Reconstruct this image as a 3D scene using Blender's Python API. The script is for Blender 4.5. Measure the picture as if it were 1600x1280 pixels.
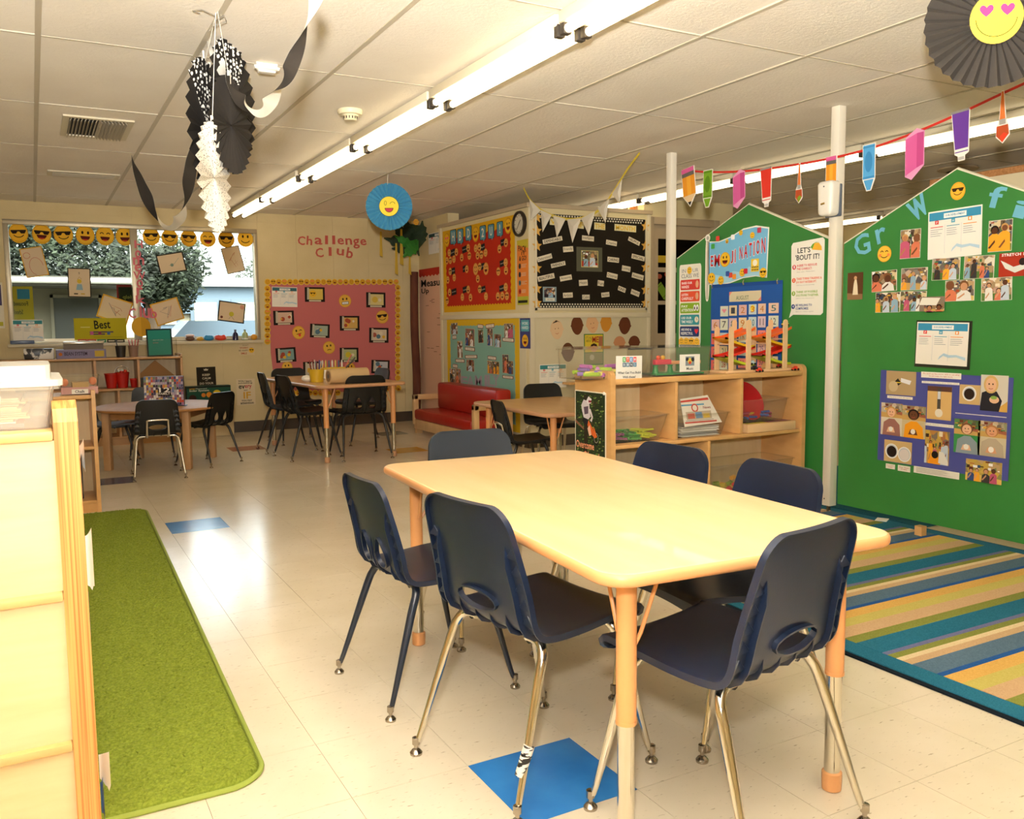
import bpy, bmesh, math, random
from math import sin, cos, pi, radians, sqrt, atan2
from mathutils import Vector, Matrix
scn = bpy.context.scene
for o in list(bpy.data.objects): bpy.data.objects.remove(o)
COL = scn.collection
random.seed(7)

# ---------------------------------------------------------------- camera
FOC, YAW, PIT, ROL, CH = 1362.0, .5003, .0979, -.0105, 1.1158
_cy, _sy, _cp, _sp = cos(YAW), sin(YAW), cos(PIT), sin(PIT)
CF = Vector((_sy*_cp, _cy*_cp, -_sp)); _R0 = Vector((_cy, -_sy, 0)); _U0 = _R0.cross(CF)
CR = _R0*cos(ROL) + _U0*sin(ROL); CU = _U0*cos(ROL) - _R0*sin(ROL)
CC = Vector((0, 0, CH))
cam = bpy.data.cameras.new('camera'); camo = bpy.data.objects.new('camera', cam); COL.objects.link(camo)
cam.sensor_width = 36; cam.lens = FOC/1600*36; cam.clip_start = .02; cam.clip_end = 200
camo.matrix_world = Matrix(((CR.x, CU.x, -CF.x, CC.x), (CR.y, CU.y, -CF.y, CC.y), (CR.z, CU.z, -CF.z, CC.z), (0, 0, 0, 1)))
scn.camera = camo

def ray(u, v): return CF*FOC + CR*(u-800) - CU*(v-640)
def PZ(u, v, z): d = ray(u, v); return CC + d*((z-CH)/d.z)
def PX(u, v, X): d = ray(u, v); return CC + d*(X/d.x)
def PY(u, v, Y): d = ray(u, v); return CC + d*(Y/d.y)

# ---------------------------------------------------------------- exposure, world, lamps
scn.view_settings.view_transform = 'Standard'; scn.view_settings.look = 'None'
scn.view_settings.gamma = 1; scn.view_settings.use_curve_mapping = False
scn.view_settings.exposure = 0.18
world = bpy.data.worlds.new('world'); scn.world = world; world.use_nodes = True
wn = world.node_tree.nodes; wl = world.node_tree.links
bg = wn['Background']; bg.inputs['Strength'].default_value = 2.0
sky = wn.new('ShaderNodeTexSky'); sky.sky_type = 'NISHITA'; sky.sun_disc = False
sky.sun_elevation = radians(50); sky.sun_rotation = radians(200); sky.dust_density = 4.0
hs = wn.new('ShaderNodeHueSaturation'); hs.inputs['Saturation'].default_value = .35
wl.new(sky.outputs[0], hs.inputs['Color']); wl.new(hs.outputs[0], bg.inputs['Color'])
# the photographer's flash, a real lamp just above the lens
fl = bpy.data.lights.new('camera_flash', 'SPOT'); flo = bpy.data.objects.new('camera_flash', fl); COL.objects.link(flo)
fl.energy = 235; fl.color = (1, .965, .91); fl.shadow_soft_size = .05; fl.spot_size = radians(155); fl.spot_blend = 1.0
flo.location = CC + CU*.26 - CF*.02 + CR*(-.03)
flo.rotation_euler = (CF + Vector((0, 0, .55))).to_track_quat('-Z', 'Y').to_euler()
b2l = bpy.data.lights.new('flash_bounce_head', 'SPOT'); b2o = bpy.data.objects.new('flash_bounce_head', b2l); COL.objects.link(b2o)
b2l.energy = 1500; b2l.color = (1, .965, .91); b2l.shadow_soft_size = .06; b2l.spot_size = radians(140); b2l.spot_blend = 1.0
b2o.location = flo.location + Vector((-.05, -.08, -.02)); b2o.rotation_euler = Vector((.35, .65, 1)).to_track_quat('-Z', 'Y').to_euler()

# ---------------------------------------------------------------- materials
def lin(h):
    if isinstance(h, str):
        h = h.lstrip('#'); h = [int(h[i:i+2], 16)/255 for i in (0, 2, 4)]
    return tuple((c/12.92 if c <= .04045 else ((c+.055)/1.055)**2.4) for c in h[:3]) + (1,)
MATS = {}
def mat(name, hexc, rough=.6, metal=0, spec=.5, coat=0, emit=0, trans=0, alpha=None, fn=None):
    if name in MATS: return MATS[name]
    m = bpy.data.materials.new(name); m.use_nodes = True; MATS[name] = m
    nt = m.node_tree; b = nt.nodes['Principled BSDF']
    b.inputs['Base Color'].default_value = lin(hexc); b.inputs['Roughness'].default_value = rough
    b.inputs['Metallic'].default_value = metal; b.inputs['Specular IOR Level'].default_value = spec
    b.inputs['Coat Weight'].default_value = coat
    if emit:
        b.inputs['Emission Color'].default_value = lin(hexc); b.inputs['Emission Strength'].default_value = emit
    m.diffuse_color = lin(hexc)
    if fn: fn(nt, b)
    return m
def N(nt, t, **k):
    n = nt.nodes.new('ShaderNode'+t)
    for a, v in k.items():
        if a in n.inputs.keys() if hasattr(n.inputs, 'keys') else False: n.inputs[a].default_value = v
        else: setattr(n, a, v)
    return n
def coords(nt, scale=(1, 1, 1), rot=(0, 0, 0), obj=True):
    tc = nt.nodes.new('ShaderNodeTexCoord'); mp = nt.nodes.new('ShaderNodeMapping')
    mp.inputs['Scale'].default_value = scale; mp.inputs['Rotation'].default_value = rot
    nt.links.new(tc.outputs['Object' if obj else 'Generated'], mp.inputs[0]); return mp.outputs[0]
def noise(nt, vec, scale, detail=4, rough=.5):
    n = nt.nodes.new('ShaderNodeTexNoise'); n.inputs['Scale'].default_value = scale
    n.inputs['Detail'].default_value = detail; n.inputs['Roughness'].default_value = rough
    nt.links.new(vec, n.inputs['Vector']); return n.outputs['Fac']
def ramp(nt, fac, stops):
    r = nt.nodes.new('ShaderNodeValToRGB'); e = r.color_ramp.elements
    while len(e) < len(stops): e.new(.5)
    for i, (p, c) in enumerate(stops): e[i].position = p; e[i].color = lin(c)
    nt.links.new(fac, r.inputs[0]); return r.outputs[0]
def bump(nt, b, h, strength=.2, dist=.01):
    n = nt.nodes.new('ShaderNodeBump'); n.inputs['Strength'].default_value = strength; n.inputs['Distance'].default_value = dist
    nt.links.new(h, n.inputs['Height']); nt.links.new(n.outputs[0], b.inputs['Normal'])
def f_noise(c1, c2, scale=8, bs=.1, bscale=60, stretch=(1, 1, 1), lo=.35, hi=.65, dist=.004):
    def fn(nt, b):
        v = coords(nt, stretch); f = noise(nt, v, scale)
        nt.links.new(ramp(nt, f, [(lo, c1), (hi, c2)]), b.inputs['Base Color'])
        if bs: bump(nt, b, noise(nt, coords(nt), bscale, 2), bs, dist)
    return fn
def wood(name, c1, c2, rough=.35, stretch=(2, 14, 2), scale=2.2, coat=.15):
    return mat(name, c1, rough, coat=coat, fn=f_noise(c1, c2, scale, 0, stretch=stretch, lo=.3, hi=.7))
def f_vct(c1, c2, c3):
    def fn(nt, b):
        v = coords(nt, (1, 1, 1)); f = noise(nt, v, 3.0, 5)
        base = ramp(nt, f, [(.35, c1), (.65, c2)])
        v2 = coords(nt, (40, 150, 40), (0, 0, .5)); g = noise(nt, v2, 1.0, 2)
        m = nt.nodes.new('ShaderNodeMapRange'); m.inputs[1].default_value = .66; m.inputs[2].default_value = .74
        nt.links.new(g, m.inputs[0])
        mx = nt.nodes.new('ShaderNodeMix'); mx.data_type = 'RGBA'; mx.inputs[7].default_value = lin(c3)
        nt.links.new(m.outputs[0], mx.inputs[0]); nt.links.new(base, mx.inputs[6]); nt.links.new(mx.outputs[2], b.inputs['Base Color'])
        bump(nt, b, noise(nt, coords(nt, (1, 1, 1)), 5, 2), .06, .01)
    return fn
def glassy(name, tint='#ffffff', refl=.12, haze=0.0, hazec='#ffffff', rough=.05):
    if name in MATS: return MATS[name]
    m = bpy.data.materials.new(name); m.use_nodes = True; MATS[name] = m; nt = m.node_tree; nt.nodes.clear()
    o = nt.nodes.new('ShaderNodeOutputMaterial'); t = nt.nodes.new('ShaderNodeBsdfTransparent'); t.inputs[0].default_value = lin(tint)
    g = nt.nodes.new('ShaderNodeBsdfGlossy'); g.inputs['Roughness'].default_value = rough
    d = nt.nodes.new('ShaderNodeBsdfDiffuse'); d.inputs[0].default_value = lin(hazec)
    a = nt.nodes.new('ShaderNodeMixShader'); a.inputs[0].default_value = haze
    nt.links.new(t.outputs[0], a.inputs[1]); nt.links.new(d.outputs[0], a.inputs[2])
    lw = nt.nodes.new('ShaderNodeLayerWeight'); lw.inputs[0].default_value = refl
    c = nt.nodes.new('ShaderNodeMixShader'); nt.links.new(lw.outputs['Fresnel'], c.inputs[0])
    nt.links.new(a.outputs[0], c.inputs[1]); nt.links.new(g.outputs[0], c.inputs[2]); nt.links.new(c.outputs[0], o.inputs[0])
    return m
def paper(hexc): return mat('print_'+hexc.lstrip('#'), hexc, .75, spec=.2)

WALLC = mat('painted_block', '#d6c394', .7, fn=f_noise('#d3c08f', '#dbc99b', 3, .25, 90))
NOOKW = mat('painted_panel', '#cfc6a6', .7, fn=f_noise('#ccc2a1', '#d6ccae', 2, .05, 60))
NOOKU = mat('painted_panel_upper', '#d9cb9f', .7)
TRIMW = mat('trim_paint', '#d8cdb0', .5)
TRIMD = mat('trim_paint_taupe', '#b3a184', .5)
BASEB = mat('vinyl_baseboard', '#4c4238', .4)
def _ceil(nt, b):
    v = coords(nt)
    nt.links.new(ramp(nt, noise(nt, v, 2, 3), [(.3, '#ece3d4'), (.7, '#f3ecdf')]), b.inputs['Base Color'])
    bump(nt, b, noise(nt, coords(nt), 55, 5, .7), .35, .012)
CEILM = mat('mineral_fibre_tile', '#dfd3bd', .85, fn=_ceil)
GRIDM = mat('ceiling_grid_metal', '#c2b8a3', .5)
VCT = mat('vinyl_floor_tile', '#e2d6bd', .18, spec=.45, fn=f_vct('#e1d5bc', '#e9dec8', '#b5a68c'))
VCTB = mat('vinyl_floor_tile_blue', '#2a6db3', .2, spec=.42, fn=f_noise('#2468ae', '#3076b9', 6, 0))
VCTR = mat('vinyl_floor_tile_red', '#b4583f', .2, spec=.42); VCTG = mat('vinyl_floor_tile_grey', '#7d8080', .2, spec=.42)
VCTY = mat('vinyl_floor_tile_yellow', '#cf9a33', .2, spec=.42); VCTD = mat('vinyl_floor_tile_dark_blue', '#2c4a74', .2, spec=.42)
SUBF = mat('floor_adhesive', '#9c8a68', .8)
MAPLE = wood('maple_ply', '#d9a868', '#e4b87a')
MAPLEL = wood('pale_maple_panel', '#e2c894', '#ead3a4', .4, stretch=(2, 2, 14))
MAPLEO = wood('oiled_maple', '#d6a263', '#e2b274', .35, stretch=(3, 3, 10))
MAPLED = wood('maple_back_board', '#dcc394', '#e5cfa4', .5, stretch=(14, 2, 2))
def _ply(nt, b):
    v = coords(nt, (260, 20, 1.5)); nt.links.new(ramp(nt, noise(nt, v, 1, 1), [(.35, '#a8682a'), (.6, '#d99a56')]), b.inputs['Base Color'])
PLY = mat('plywood_edge', '#dca35c', .45, fn=_ply)
TABT = wood('maple_laminate', '#ecc892', '#f1d2a2', .28, stretch=(10, 1.2, 3), scale=1.6, coat=.2)
TABE = mat('tan_edge_band', '#dc9f68', .35)
TABE2 = mat('tan_edge_band_brown', '#c4936c', .35)
TABT2 = wood('maple_laminate_tan', '#cf9f65', '#d8aa70', .3, stretch=(10, 1.2, 3), scale=1.6)
LEGT = mat('tan_leg_enamel', '#db9a60', .35)
CHROME = mat('chrome', '#d9d4c8', .14, metal=1)
CHROMED = mat('worn_steel', '#a89e90', .25, metal=1)
NAVY = mat('navy_plastic', '#0e182c', .36, spec=.5, fn=f_noise('#0d1729', '#111d34', 4, .12, 260, dist=.001))
NAVYG = mat('slate_navy_plastic', '#232a33', .38, spec=.45)
BLACKP = mat('black_plastic', '#14130f', .42, spec=.4)
BLACKE = mat('black_enamel', '#1b1915', .35)
NAVYE = mat('navy_enamel', '#1a2230', .3)
WHITE = mat('white_paint', '#ece5d4', .5)
WHITEP = mat('white_plastic', '#efeade', .35)
GREEN = mat('green_laminate', '#2f7a34', .45, fn=f_noise('#2e7833', '#317e38', 3, .1, 200))
REDV = mat('red_vinyl', '#a81c10', .35)
ALU = mat('aluminium_frame', '#b3a88f', .4, metal=.6)
CLEAR = glassy('clear_plastic', '#fbfaf6', .06, .035, '#f1ece0')
CLEARW = glassy('frosted_plastic', '#fbf9f4', .06, .22, '#f6f2e6', .3)
PANE = glassy('window_glass', '#eef2ee', .08)

# ---------------------------------------------------------------- mesh building
def tag(o, label=None, cat=None, group=None, kind=None):
    if label: o['label'] = label
    if cat: o['category'] = cat
    if group: o['group'] = group
    if kind: o['kind'] = kind
    return o
def empty(name, loc=(0, 0, 0), label=None, cat=None, group=None, rz=0, kind=None):
    o = bpy.data.objects.new(name, None); COL.objects.link(o); o.empty_display_size = .05
    o.location = loc; o.rotation_euler = (0, 0, rz); return tag(o, label, cat, group, kind)
class MB:
    def __init__(s): s.v = []; s.f = []; s.m = []; s.mats = []; s.sm = []
    def mi(s, m):
        if m not in s.mats: s.mats.append(m)
        return s.mats.index(m)
    def add(s, vs, fs, m, smooth=False, M=None):
        k = len(s.v); i = s.mi(m)
        s.v += [tuple(M @ Vector(p)) if M else tuple(p) for p in vs]
        for f in fs: s.f.append([k+j for j in f]); s.m.append(i); s.sm.append(smooth)
        return s
    def box(s, x0, x1, y0, y1, z0, z1, m, b=0, M=None):
        if x0 > x1: x0, x1 = x1, x0
        if y0 > y1: y0, y1 = y1, y0
        if z0 > z1: z0, z1 = z1, z0
        if b <= 0:
            vs = [(x, y, z) for z in (z0, z1) for x, y in ((x0, y0), (x1, y0), (x1, y1), (x0, y1))]
            return s.add(vs, [(3, 2, 1, 0), (4, 5, 6, 7), (0, 1, 5, 4), (1, 2, 6, 5), (2, 3, 7, 6), (3, 0, 4, 7)], m, False, M)
        bm = bmesh.new(); bmesh.ops.create_cube(bm, size=1)
        for v in bm.verts: v.co = Vector(((x0+x1)/2+v.co.x*(x1-x0), (y0+y1)/2+v.co.y*(y1-y0), (z0+z1)/2+v.co.z*(z1-z0)))
        bmesh.ops.bevel(bm, geom=list(bm.edges), offset=b, segments=2, affect='EDGES', profile=.5)
        s.bm(bm, m, True, M); return s
    def bm(s, bm, m, smooth=False, M=None):
        bm.verts.index_update()
        s.add([v.co.copy() for v in bm.verts], [[v.index for v in f.verts] for f in bm.faces], m, smooth, M); bm.free(); return s
    def tube(s, pts, r, m, n=10, cap=True, M=None, closed=False):
        pts = [Vector(p) for p in pts]; K = len(pts); rs = r if isinstance(r, (list, tuple)) else [r]*K
        vs = []; fs = []; up = None
        for i, p in enumerate(pts):
            if closed: t = (pts[(i+1) % K]-pts[i-1]).normalized()
            else: t = (pts[min(i+1, K-1)]-pts[max(i-1, 0)]).normalized()
            if up is None:
                up = Vector((0, 0, 1)) if abs(t.z) < .9 else Vector((1, 0, 0))
            a = (up - t*up.dot(t)); a = a.normalized() if a.length > 1e-6 else t.orthogonal().normalized()
            up = a; b = t.cross(a)
            vs += [p + (a*cos(2*pi*j/n)+b*sin(2*pi*j/n))*rs[i] for j in range(n)]
        for i in range(K if closed else K-1):
            for j in range(n):
                a0 = i*n+j; a1 = i*n+(j+1) % n; c = ((i+1) % K)*n
                fs.append((a0, a1, c+(j+1) % n, c+j))
        if cap and not closed: fs += [tuple(range(n-1, -1, -1)), tuple((K-1)*n+j for j in range(n))]
        return s.add(vs, fs, m, True, M)
    def lathe(s, prof, m, n=20, M=None, loc=(0, 0, 0), cap=True, sm=True):
        vs = []; fs = []; K = len(prof)
        for r, z in prof: vs += [(loc[0]+r*cos(2*pi*j/n), loc[1]+r*sin(2*pi*j/n), loc[2]+z) for j in range(n)]
        for i in range(K-1):
            for j in range(n): fs.append((i*n+j, i*n+(j+1) % n, (i+1)*n+(j+1) % n, (i+1)*n+j))
        if cap: fs += [tuple(range(n-1, -1, -1)), tuple((K-1)*n+j for j in range(n))]
        return s.add(vs, fs, m, sm, M)
    def ell(s, c, r, m, n=12, k=8, M=None):
        vs = []; fs = []
        for i in range(k+1):
            t = pi*i/k
            vs += [(c[0]+r[0]*sin(t)*cos(2*pi*j/n), c[1]+r[1]*sin(t)*sin(2*pi*j/n), c[2]+r[2]*cos(t)) for j in range(n)]
        for i in range(k):
            for j in range(n): fs.append((i*n+j, (i+1)*n+j, (i+1)*n+(j+1) % n, i*n+(j+1) % n))
        return s.add(vs, fs, m, True, M)
    def prism(s, poly, h0, h1, m, M=None, side=None):
        """extrude a polygon given in xy between z=h0 and h1"""
        n = len(poly)
        s.add([(x, y, h0) for x, y in poly]+[(x, y, h1) for x, y in poly], [tuple(range(n-1, -1, -1)), tuple(range(n, 2*n))], m, False, M)
        return s.add([(x, y, h0) for x, y in poly]+[(x, y, h1) for x, y in poly], [(i, (i+1) % n, n+(i+1) % n, n+i) for i in range(n)], side or m, False, M)
    def mesh(s, name, merge=False, angle=40):
        me = bpy.data.meshes.new(name); me.from_pydata(s.v, [], s.f)
        for m in s.mats: me.materials.append(m)
        me.polygons.foreach_set('material_index', s.m); me.polygons.foreach_set('use_smooth', s.sm)
        if merge or any(s.sm):
            bm = bmesh.new(); bm.from_mesh(me)
            if merge: bmesh.ops.remove_doubles(bm, verts=bm.verts, dist=1e-5)
            for e in bm.edges:
                if len(e.link_faces) == 2 and e.calc_face_angle(0) > radians(angle): e.smooth = False
            bm.to_mesh(me); bm.free()
        me.update(); return me
    def build(s, name, parent=None, loc=None, rz=None, merge=False, **k):
        o = bpy.data.objects.new(name, s.mesh(name, merge)); COL.objects.link(o)
        if loc is not None: o.location = loc
        if rz is not None: o.rotation_euler = (0, 0, rz)
        if parent: o.parent = parent
        return tag(o, k.get('label'), k.get('cat'), k.get('group'), k.get('kind'))
def inst(src, name, parent=None, loc=None, rot=None, **k):
    o = bpy.data.objects.new(name, src.data if hasattr(src, 'data') else src); COL.objects.link(o)
    if loc is not None: o.location = loc
    if rot is not None: o.rotation_euler = rot
    if parent: o.parent = parent
    return tag(o, k.get('label'), k.get('cat'), k.get('group'), k.get('kind'))
def dup(o, loc=None, rz=None, label=None, group=None, parent=None):
    c = o.copy(); COL.objects.link(c)
    if loc is not None: c.location = loc
    if rz is not None: c.rotation_euler = (0, 0, rz)
    if label: c['label'] = label
    if group: c['group'] = group
    c.parent = parent
    for ch in list(KIDS.get(o.name, o.children)): dup(ch, parent=c)
    return c
KIDS = {}
def circ(cx, cy, rx, ry=None, n=20, a0=0, a1=2*pi):
    ry = rx if ry is None else ry
    full = abs(a1-a0-2*pi) < 1e-6
    return [(cx+rx*cos(a0+(a1-a0)*i/(n if full else n-1)), cy+ry*sin(a0+(a1-a0)*i/(n if full else n-1))) for i in range(n)]
def rrect(x0, y0, x1, y1, r, n=4):
    P = []
    for cx, cy, a in ((x1-r, y1-r, 0), (x0+r, y1-r, pi/2), (x0+r, y0+r, pi), (x1-r, y0+r, 1.5*pi)):
        P += [(cx+r*cos(a+pi/2*i/n), cy+r*sin(a+pi/2*i/n)) for i in range(n+1)]
    return P
def star(cx, cy, r, k=5, q=.42, a=pi/2):
    return [(cx+r*(1 if i % 2 == 0 else q)*cos(a+pi*i/k), cy+r*(1 if i % 2 == 0 else q)*sin(a+pi*i/k)) for i in range(2*k)]
def smooth(pts, n=6):
    """Catmull-Rom through points"""
    P = [Vector(p) for p in pts]; P = [P[0]*2-P[1]]+P+[P[-1]*2-P[-2]]; out = []
    for i in range(1, len(P)-2):
        for j in range(n):
            t = j/n; a, b, c, d = P[i-1:i+3]
            out.append(.5*((2*b)+(c-a)*t+(2*a-5*b+4*c-d)*t*t+(-a+3*b-3*c+d)*t**3))
    return out+[P[-2]]

# ---------------------------------------------------------------- text and flat prints
_TX = {}
def textmesh(s, bold=False):
    """triangulated outline of a word in a box 0..1, as (verts, faces, aspect)"""
    k = (s, bold)
    if k in _TX: return _TX[k]
    cu = bpy.data.curves.new('t', 'FONT'); cu.body = s; cu.resolution_u = 1 if len(s) > 12 else 2; cu.fill_mode = 'FRONT'
    if bold: cu.offset = .018
    ob = bpy.data.objects.new('t', cu); COL.objects.link(ob)
    me = bpy.data.meshes.new_from_object(ob)
    vs = [v.co.copy() for v in me.vertices]; fs = [tuple(p.vertices) for p in me.polygons]
    bpy.data.objects.remove(ob); bpy.data.curves.remove(cu); bpy.data.meshes.remove(me)
    if not vs: _TX[k] = ([], [], 1); return _TX[k]
    x0 = min(v.x for v in vs); x1 = max(v.x for v in vs); y0 = min(v.y for v in vs); y1 = max(v.y for v in vs)
    w = max(x1-x0, 1e-4); h = max(y1-y0, 1e-4)
    _TX[k] = ([((v.x-x0)/w, (v.y-y0)/h) for v in vs], fs, w/h); return _TX[k]
def photo_mat(seed, base=None):
    k = 'photo_backdrop_%d' % (seed % 6) + (base or '').replace('#', '_')
    if k in MATS: return MATS[k]
    R = random.Random(seed % 6); pal = ['#2a2420', '#5a4432', '#8a6a48', '#b89a6c', '#d8c49a', '#6a7a4a', '#a05a3c', '#e4dcc8', '#3c4a5a', '#7a6a58']; R.shuffle(pal)
    if base: pal = [base, pal[0], base, pal[1], base, pal[2]]
    def fn(nt, b):
        v = nt.nodes.new('ShaderNodeTexVoronoi'); v.inputs['Scale'].default_value = 38; nt.links.new(coords(nt, (1, 1, 1)), v.inputs['Vector'])
        sp = nt.nodes.new('ShaderNodeSeparateColor'); nt.links.new(v.outputs['Color'], sp.inputs[0])
        nt.links.new(ramp(nt, sp.outputs[0], [(i/6+.01, c) for i, c in enumerate(pal[:6])]), b.inputs['Base Color'])
    return mat(k, base or '#8a7350', .6, fn=fn)
class Plane:
    def __init__(s, o, r, n): s.o = Vector(o); s.r = Vector(r); s.n = Vector(n); s.u = Vector((0, 0, 1))
    def at(s, u, v):
        d = ray(u, v); t = (s.o-CC).dot(s.n)/d.dot(s.n); P = CC+d*t-s.o; return P.dot(s.r), P.z
class Flat:
    """a flat printed or cut-out sheet: drawing coordinates run 0..1 over its width and height"""
    def __init__(s, pl, cx, cy, w, h, rot=0, off=.001, step=.00013):
        s.pl = pl; s.cx = cx; s.cy = cy; s.w = w; s.h = h; s.rot = rot; s.z = off; s.step = step; s.mb = MB(); s.off = off
    @classmethod
    def px(c, pl, u0, v0, u1, v1, rot=0, off=.001, step=.00013, wide=False):
        a = pl.at(u0, v0); b = pl.at(u1, v1)
        return c(pl, (a[0]+b[0])/2, (a[1]+b[1])/2, abs(b[0]-a[0]), abs(a[1]-b[1]), rot, off, step)
    def n(s, u, v):
        a = s.pl.at(u, v); return (a[0]-s.cx)/s.w+.5, (a[1]-s.cy)/s.h+.5
    def _p(s, x, y, z): return ((x-.5)*s.w, (y-.5)*s.h, z)
    def sheet(s, col, t=.0015, poly=None, m=None):
        P = poly or [(0, 0), (1, 0), (1, 1), (0, 1)]; m = m or paper(col)
        s.mb.prism([((x-.5)*s.w, (y-.5)*s.h) for x, y in P], s.z, s.z+t, m); s.z += t+s.step; return s
    def poly(s, P, col, m=None):
        m = m or paper(col)
        s.mb.add([s._p(x, y, s.z) for x, y in P], [tuple(range(len(P)))], m); s.z += s.step; return s
    def polys(s, PS, col, m=None):
        m = m or paper(col)
        for P in PS: s.mb.add([s._p(x, y, s.z) for x, y in P], [tuple(range(len(P)))], m)
        s.z += s.step; return s
    def rect(s, x0, y0, x1, y1, col): return s.poly([(x0, y0), (x1, y0), (x1, y1), (x0, y1)], col)
    def ell(s, cx, cy, rx, col, ry=None, n=18):
        return s.poly(circ(cx, cy, rx, (rx*s.w/s.h if ry is None else ry), n), col)
    def line(s, pts, wd, col):
        """polyline of width wd (fraction of the width)"""
        Q = [Vector((x*s.w, y*s.h)) for x, y in pts]; L = []; Rr = []
        for i, p in enumerate(Q):
            t = (Q[min(i+1, len(Q)-1)]-Q[max(i-1, 0)]); t = t.normalized() if t.length else Vector((1, 0)); nn = Vector((-t.y, t.x))*wd*s.w/2
            L.append(p+nn); Rr.append(p-nn)
        V = [((p.x/s.w), (p.y/s.h)) for p in L+Rr]; k = len(Q)
        s.mb.add([s._p(x, y, s.z) for x, y in V], [(i, k+i, k+i+1, i+1) for i in range(k-1)], paper(col)); s.z += s.step; return s
    def text(s, t, x0, y0, x1, y1, col, bold=False, keep=False, mirror=False, rot=0):
        vs, fs, asp = textmesh(t, bold)
        if keep:
            hh = (y1-y0)*s.h; ww = hh*asp/s.w
            if ww > (x1-x0): hh *= (x1-x0)/ww; ww = x1-x0
            c = (x0+x1)/2; d = (y0+y1)/2; x0, x1 = c-ww/2, c+ww/2; y0, y1 = d-hh/s.h/2, d+hh/s.h/2
        if mirror: x0, x1 = x1, x0; fs = [tuple(reversed(f)) for f in fs]
        V = [(x0+(x1-x0)*a, y0+(y1-y0)*b) for a, b in vs]
        if rot:
            c, d = (x0+x1)/2, (y0+y1)/2
            V = [(c+((x-c)*s.w*cos(rot)-(y-d)*s.h*sin(rot))/s.w, d+((x-c)*s.w*sin(rot)+(y-d)*s.h*cos(rot))/s.h) for x, y in V]
        s.mb.add([s._p(x, y, s.z) for x, y in V], fs, paper(col)); s.z += s.step; return s
    def emoji(s, cx, cy, r, kind, col='#f2c230', dark='#3a2410', edge='#d08a12'):
        """r is a fraction of the width"""
        a = s.w/s.h
        E = lambda x, y, rx, ry: circ(cx+x*r, cy+y*r*a, rx*r, ry*r*a, 12)
        s.ell(cx, cy, r, edge); s.ell(cx, cy, r*.94, col)
        eyes = kind[0]; mouth = kind[1]
        if eyes == 's':
            s.polys([[(cx+x*r, cy+y*r*a) for x, y in ((-.8, .38), (.8, .38), (.8, .26), (.62, -.06), (.25, -.04), (.1, .2), (-.1, .2), (-.25, -.04), (-.62, -.06), (-.8, .26))]], dark)
        elif eyes == 'h':
            for q in (-.38, .38):
                s.poly([(cx+(q+x*.26)*r, cy+(.28+y*.26)*r*a) for x, y in ((0, -1), (.95, .1), (.85, .7), (.45, .85), (0, .5), (-.45, .85), (-.85, .7), (-.95, .1))], '#f0566e')
        elif eyes == 'w':
            s.polys([E(-.33, .3, .13, .2)], dark); s.line([(cx+(.15+.4*t)*r, cy+(.25+.15*sin(pi*t))*r*a) for t in (0, .25, .5, .75, 1)], .1*r, dark)
        elif eyes == 'c':
            for q in (-.55, .15): s.line([(cx+(q+.4*t)*r, cy+(.22+.16*sin(pi*t))*r*a) for t in (0, .25, .5, .75, 1)], .1*r, dark)
        else: s.polys([E(-.3, .3, .12, .19), E(.3, .3, .12, .19)], dark)
        if mouth == 'm': s.line([(cx+.55*sin(t)*r, cy-(.05+.42*cos(t))*r*a) for t in [(-1.2+.3*i) for i in range(9)]], .09*r, dark)
        elif mouth == 'o':
            s.poly([(cx+x*r, cy+y*r*a) for x, y in [(-.52, -.1), (.52, -.1)]+[(.52*cos(t), -.1-.52*sin(t)) for t in (.4, .9, 1.4, 1.8, 2.3, 2.8)]], '#5a1a10')
            s.poly([(cx+x*r, cy+y*r*a) for x, y in ((-.3, -.45), (.3, -.45), (.2, -.58), (-.2, -.58))], '#d8402c')
        elif mouth == 't':
            s.poly(rrect(cx-.55*r, cy-.55*r*a, cx+.55*r, cy-.1*r*a, .1*r), dark); s.poly(rrect(cx-.48*r, cy-.5*r*a, cx+.48*r, cy-.15*r*a, .08*r), '#ffffff')
            for q in (-.24, 0, .24): s.rect(cx+(q-.02)*r, cy-.5*r*a, cx+(q+.02)*r, cy-.15*r*a, dark)
        elif mouth == 'k':
            s.line([(cx-.35*r, cy-.25*r*a), (cx+.4*r, cy-.15*r*a)], .09*r, dark); s.poly([(cx+x*r, cy+y*r*a) for x, y in ((-.1, -.22), (.3, -.17), (.28, -.55), (.1, -.68), (-.08, -.5))], '#e0443a')
        elif mouth == 'f': s.line([(cx+.35*sin(t)*r, cy-(.5-.2*cos(t))*r*a) for t in (-1.2, -.6, 0, .6, 1.2)], .09*r, dark)
        return s
    def photo(s, x0, y0, x1, y1, seed=0, bgc=None, n=3, frame=None, floor='#c9a05c', big=False):
        """a small photographic print: a room behind, people in front, all as flat patches"""
        R = random.Random(seed); P = lambda x, y: (x0+(x1-x0)*x, y0+(y1-y0)*y)
        if frame: s.rect(x0-.008, y0-.008, x1+.008, y1+.008, frame)
        s.poly([(x0, y0), (x1, y0), (x1, y1), (x0, y1)], bgc, m=photo_mat(seed, bgc))
        s.poly([P(0, 0), P(1, 0), P(1, .22), P(.6, .3), P(0, .36)], floor)
        for i in range(14):
            a, b = R.random()*.9, .38+R.random()*.55; c, d = .03+R.random()*.12, .03+R.random()*.12
            s.poly([P(a, b), P(min(1, a+c), b), P(min(1, a+c), min(1, b+d)), P(a, min(1, b+d))], R.choice(['#6d2f22', '#e8dcc0', '#2f4a6a', '#3b2a20', '#d8a93c', '#ffffff', '#a8482c', '#4a7a45']))
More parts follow.
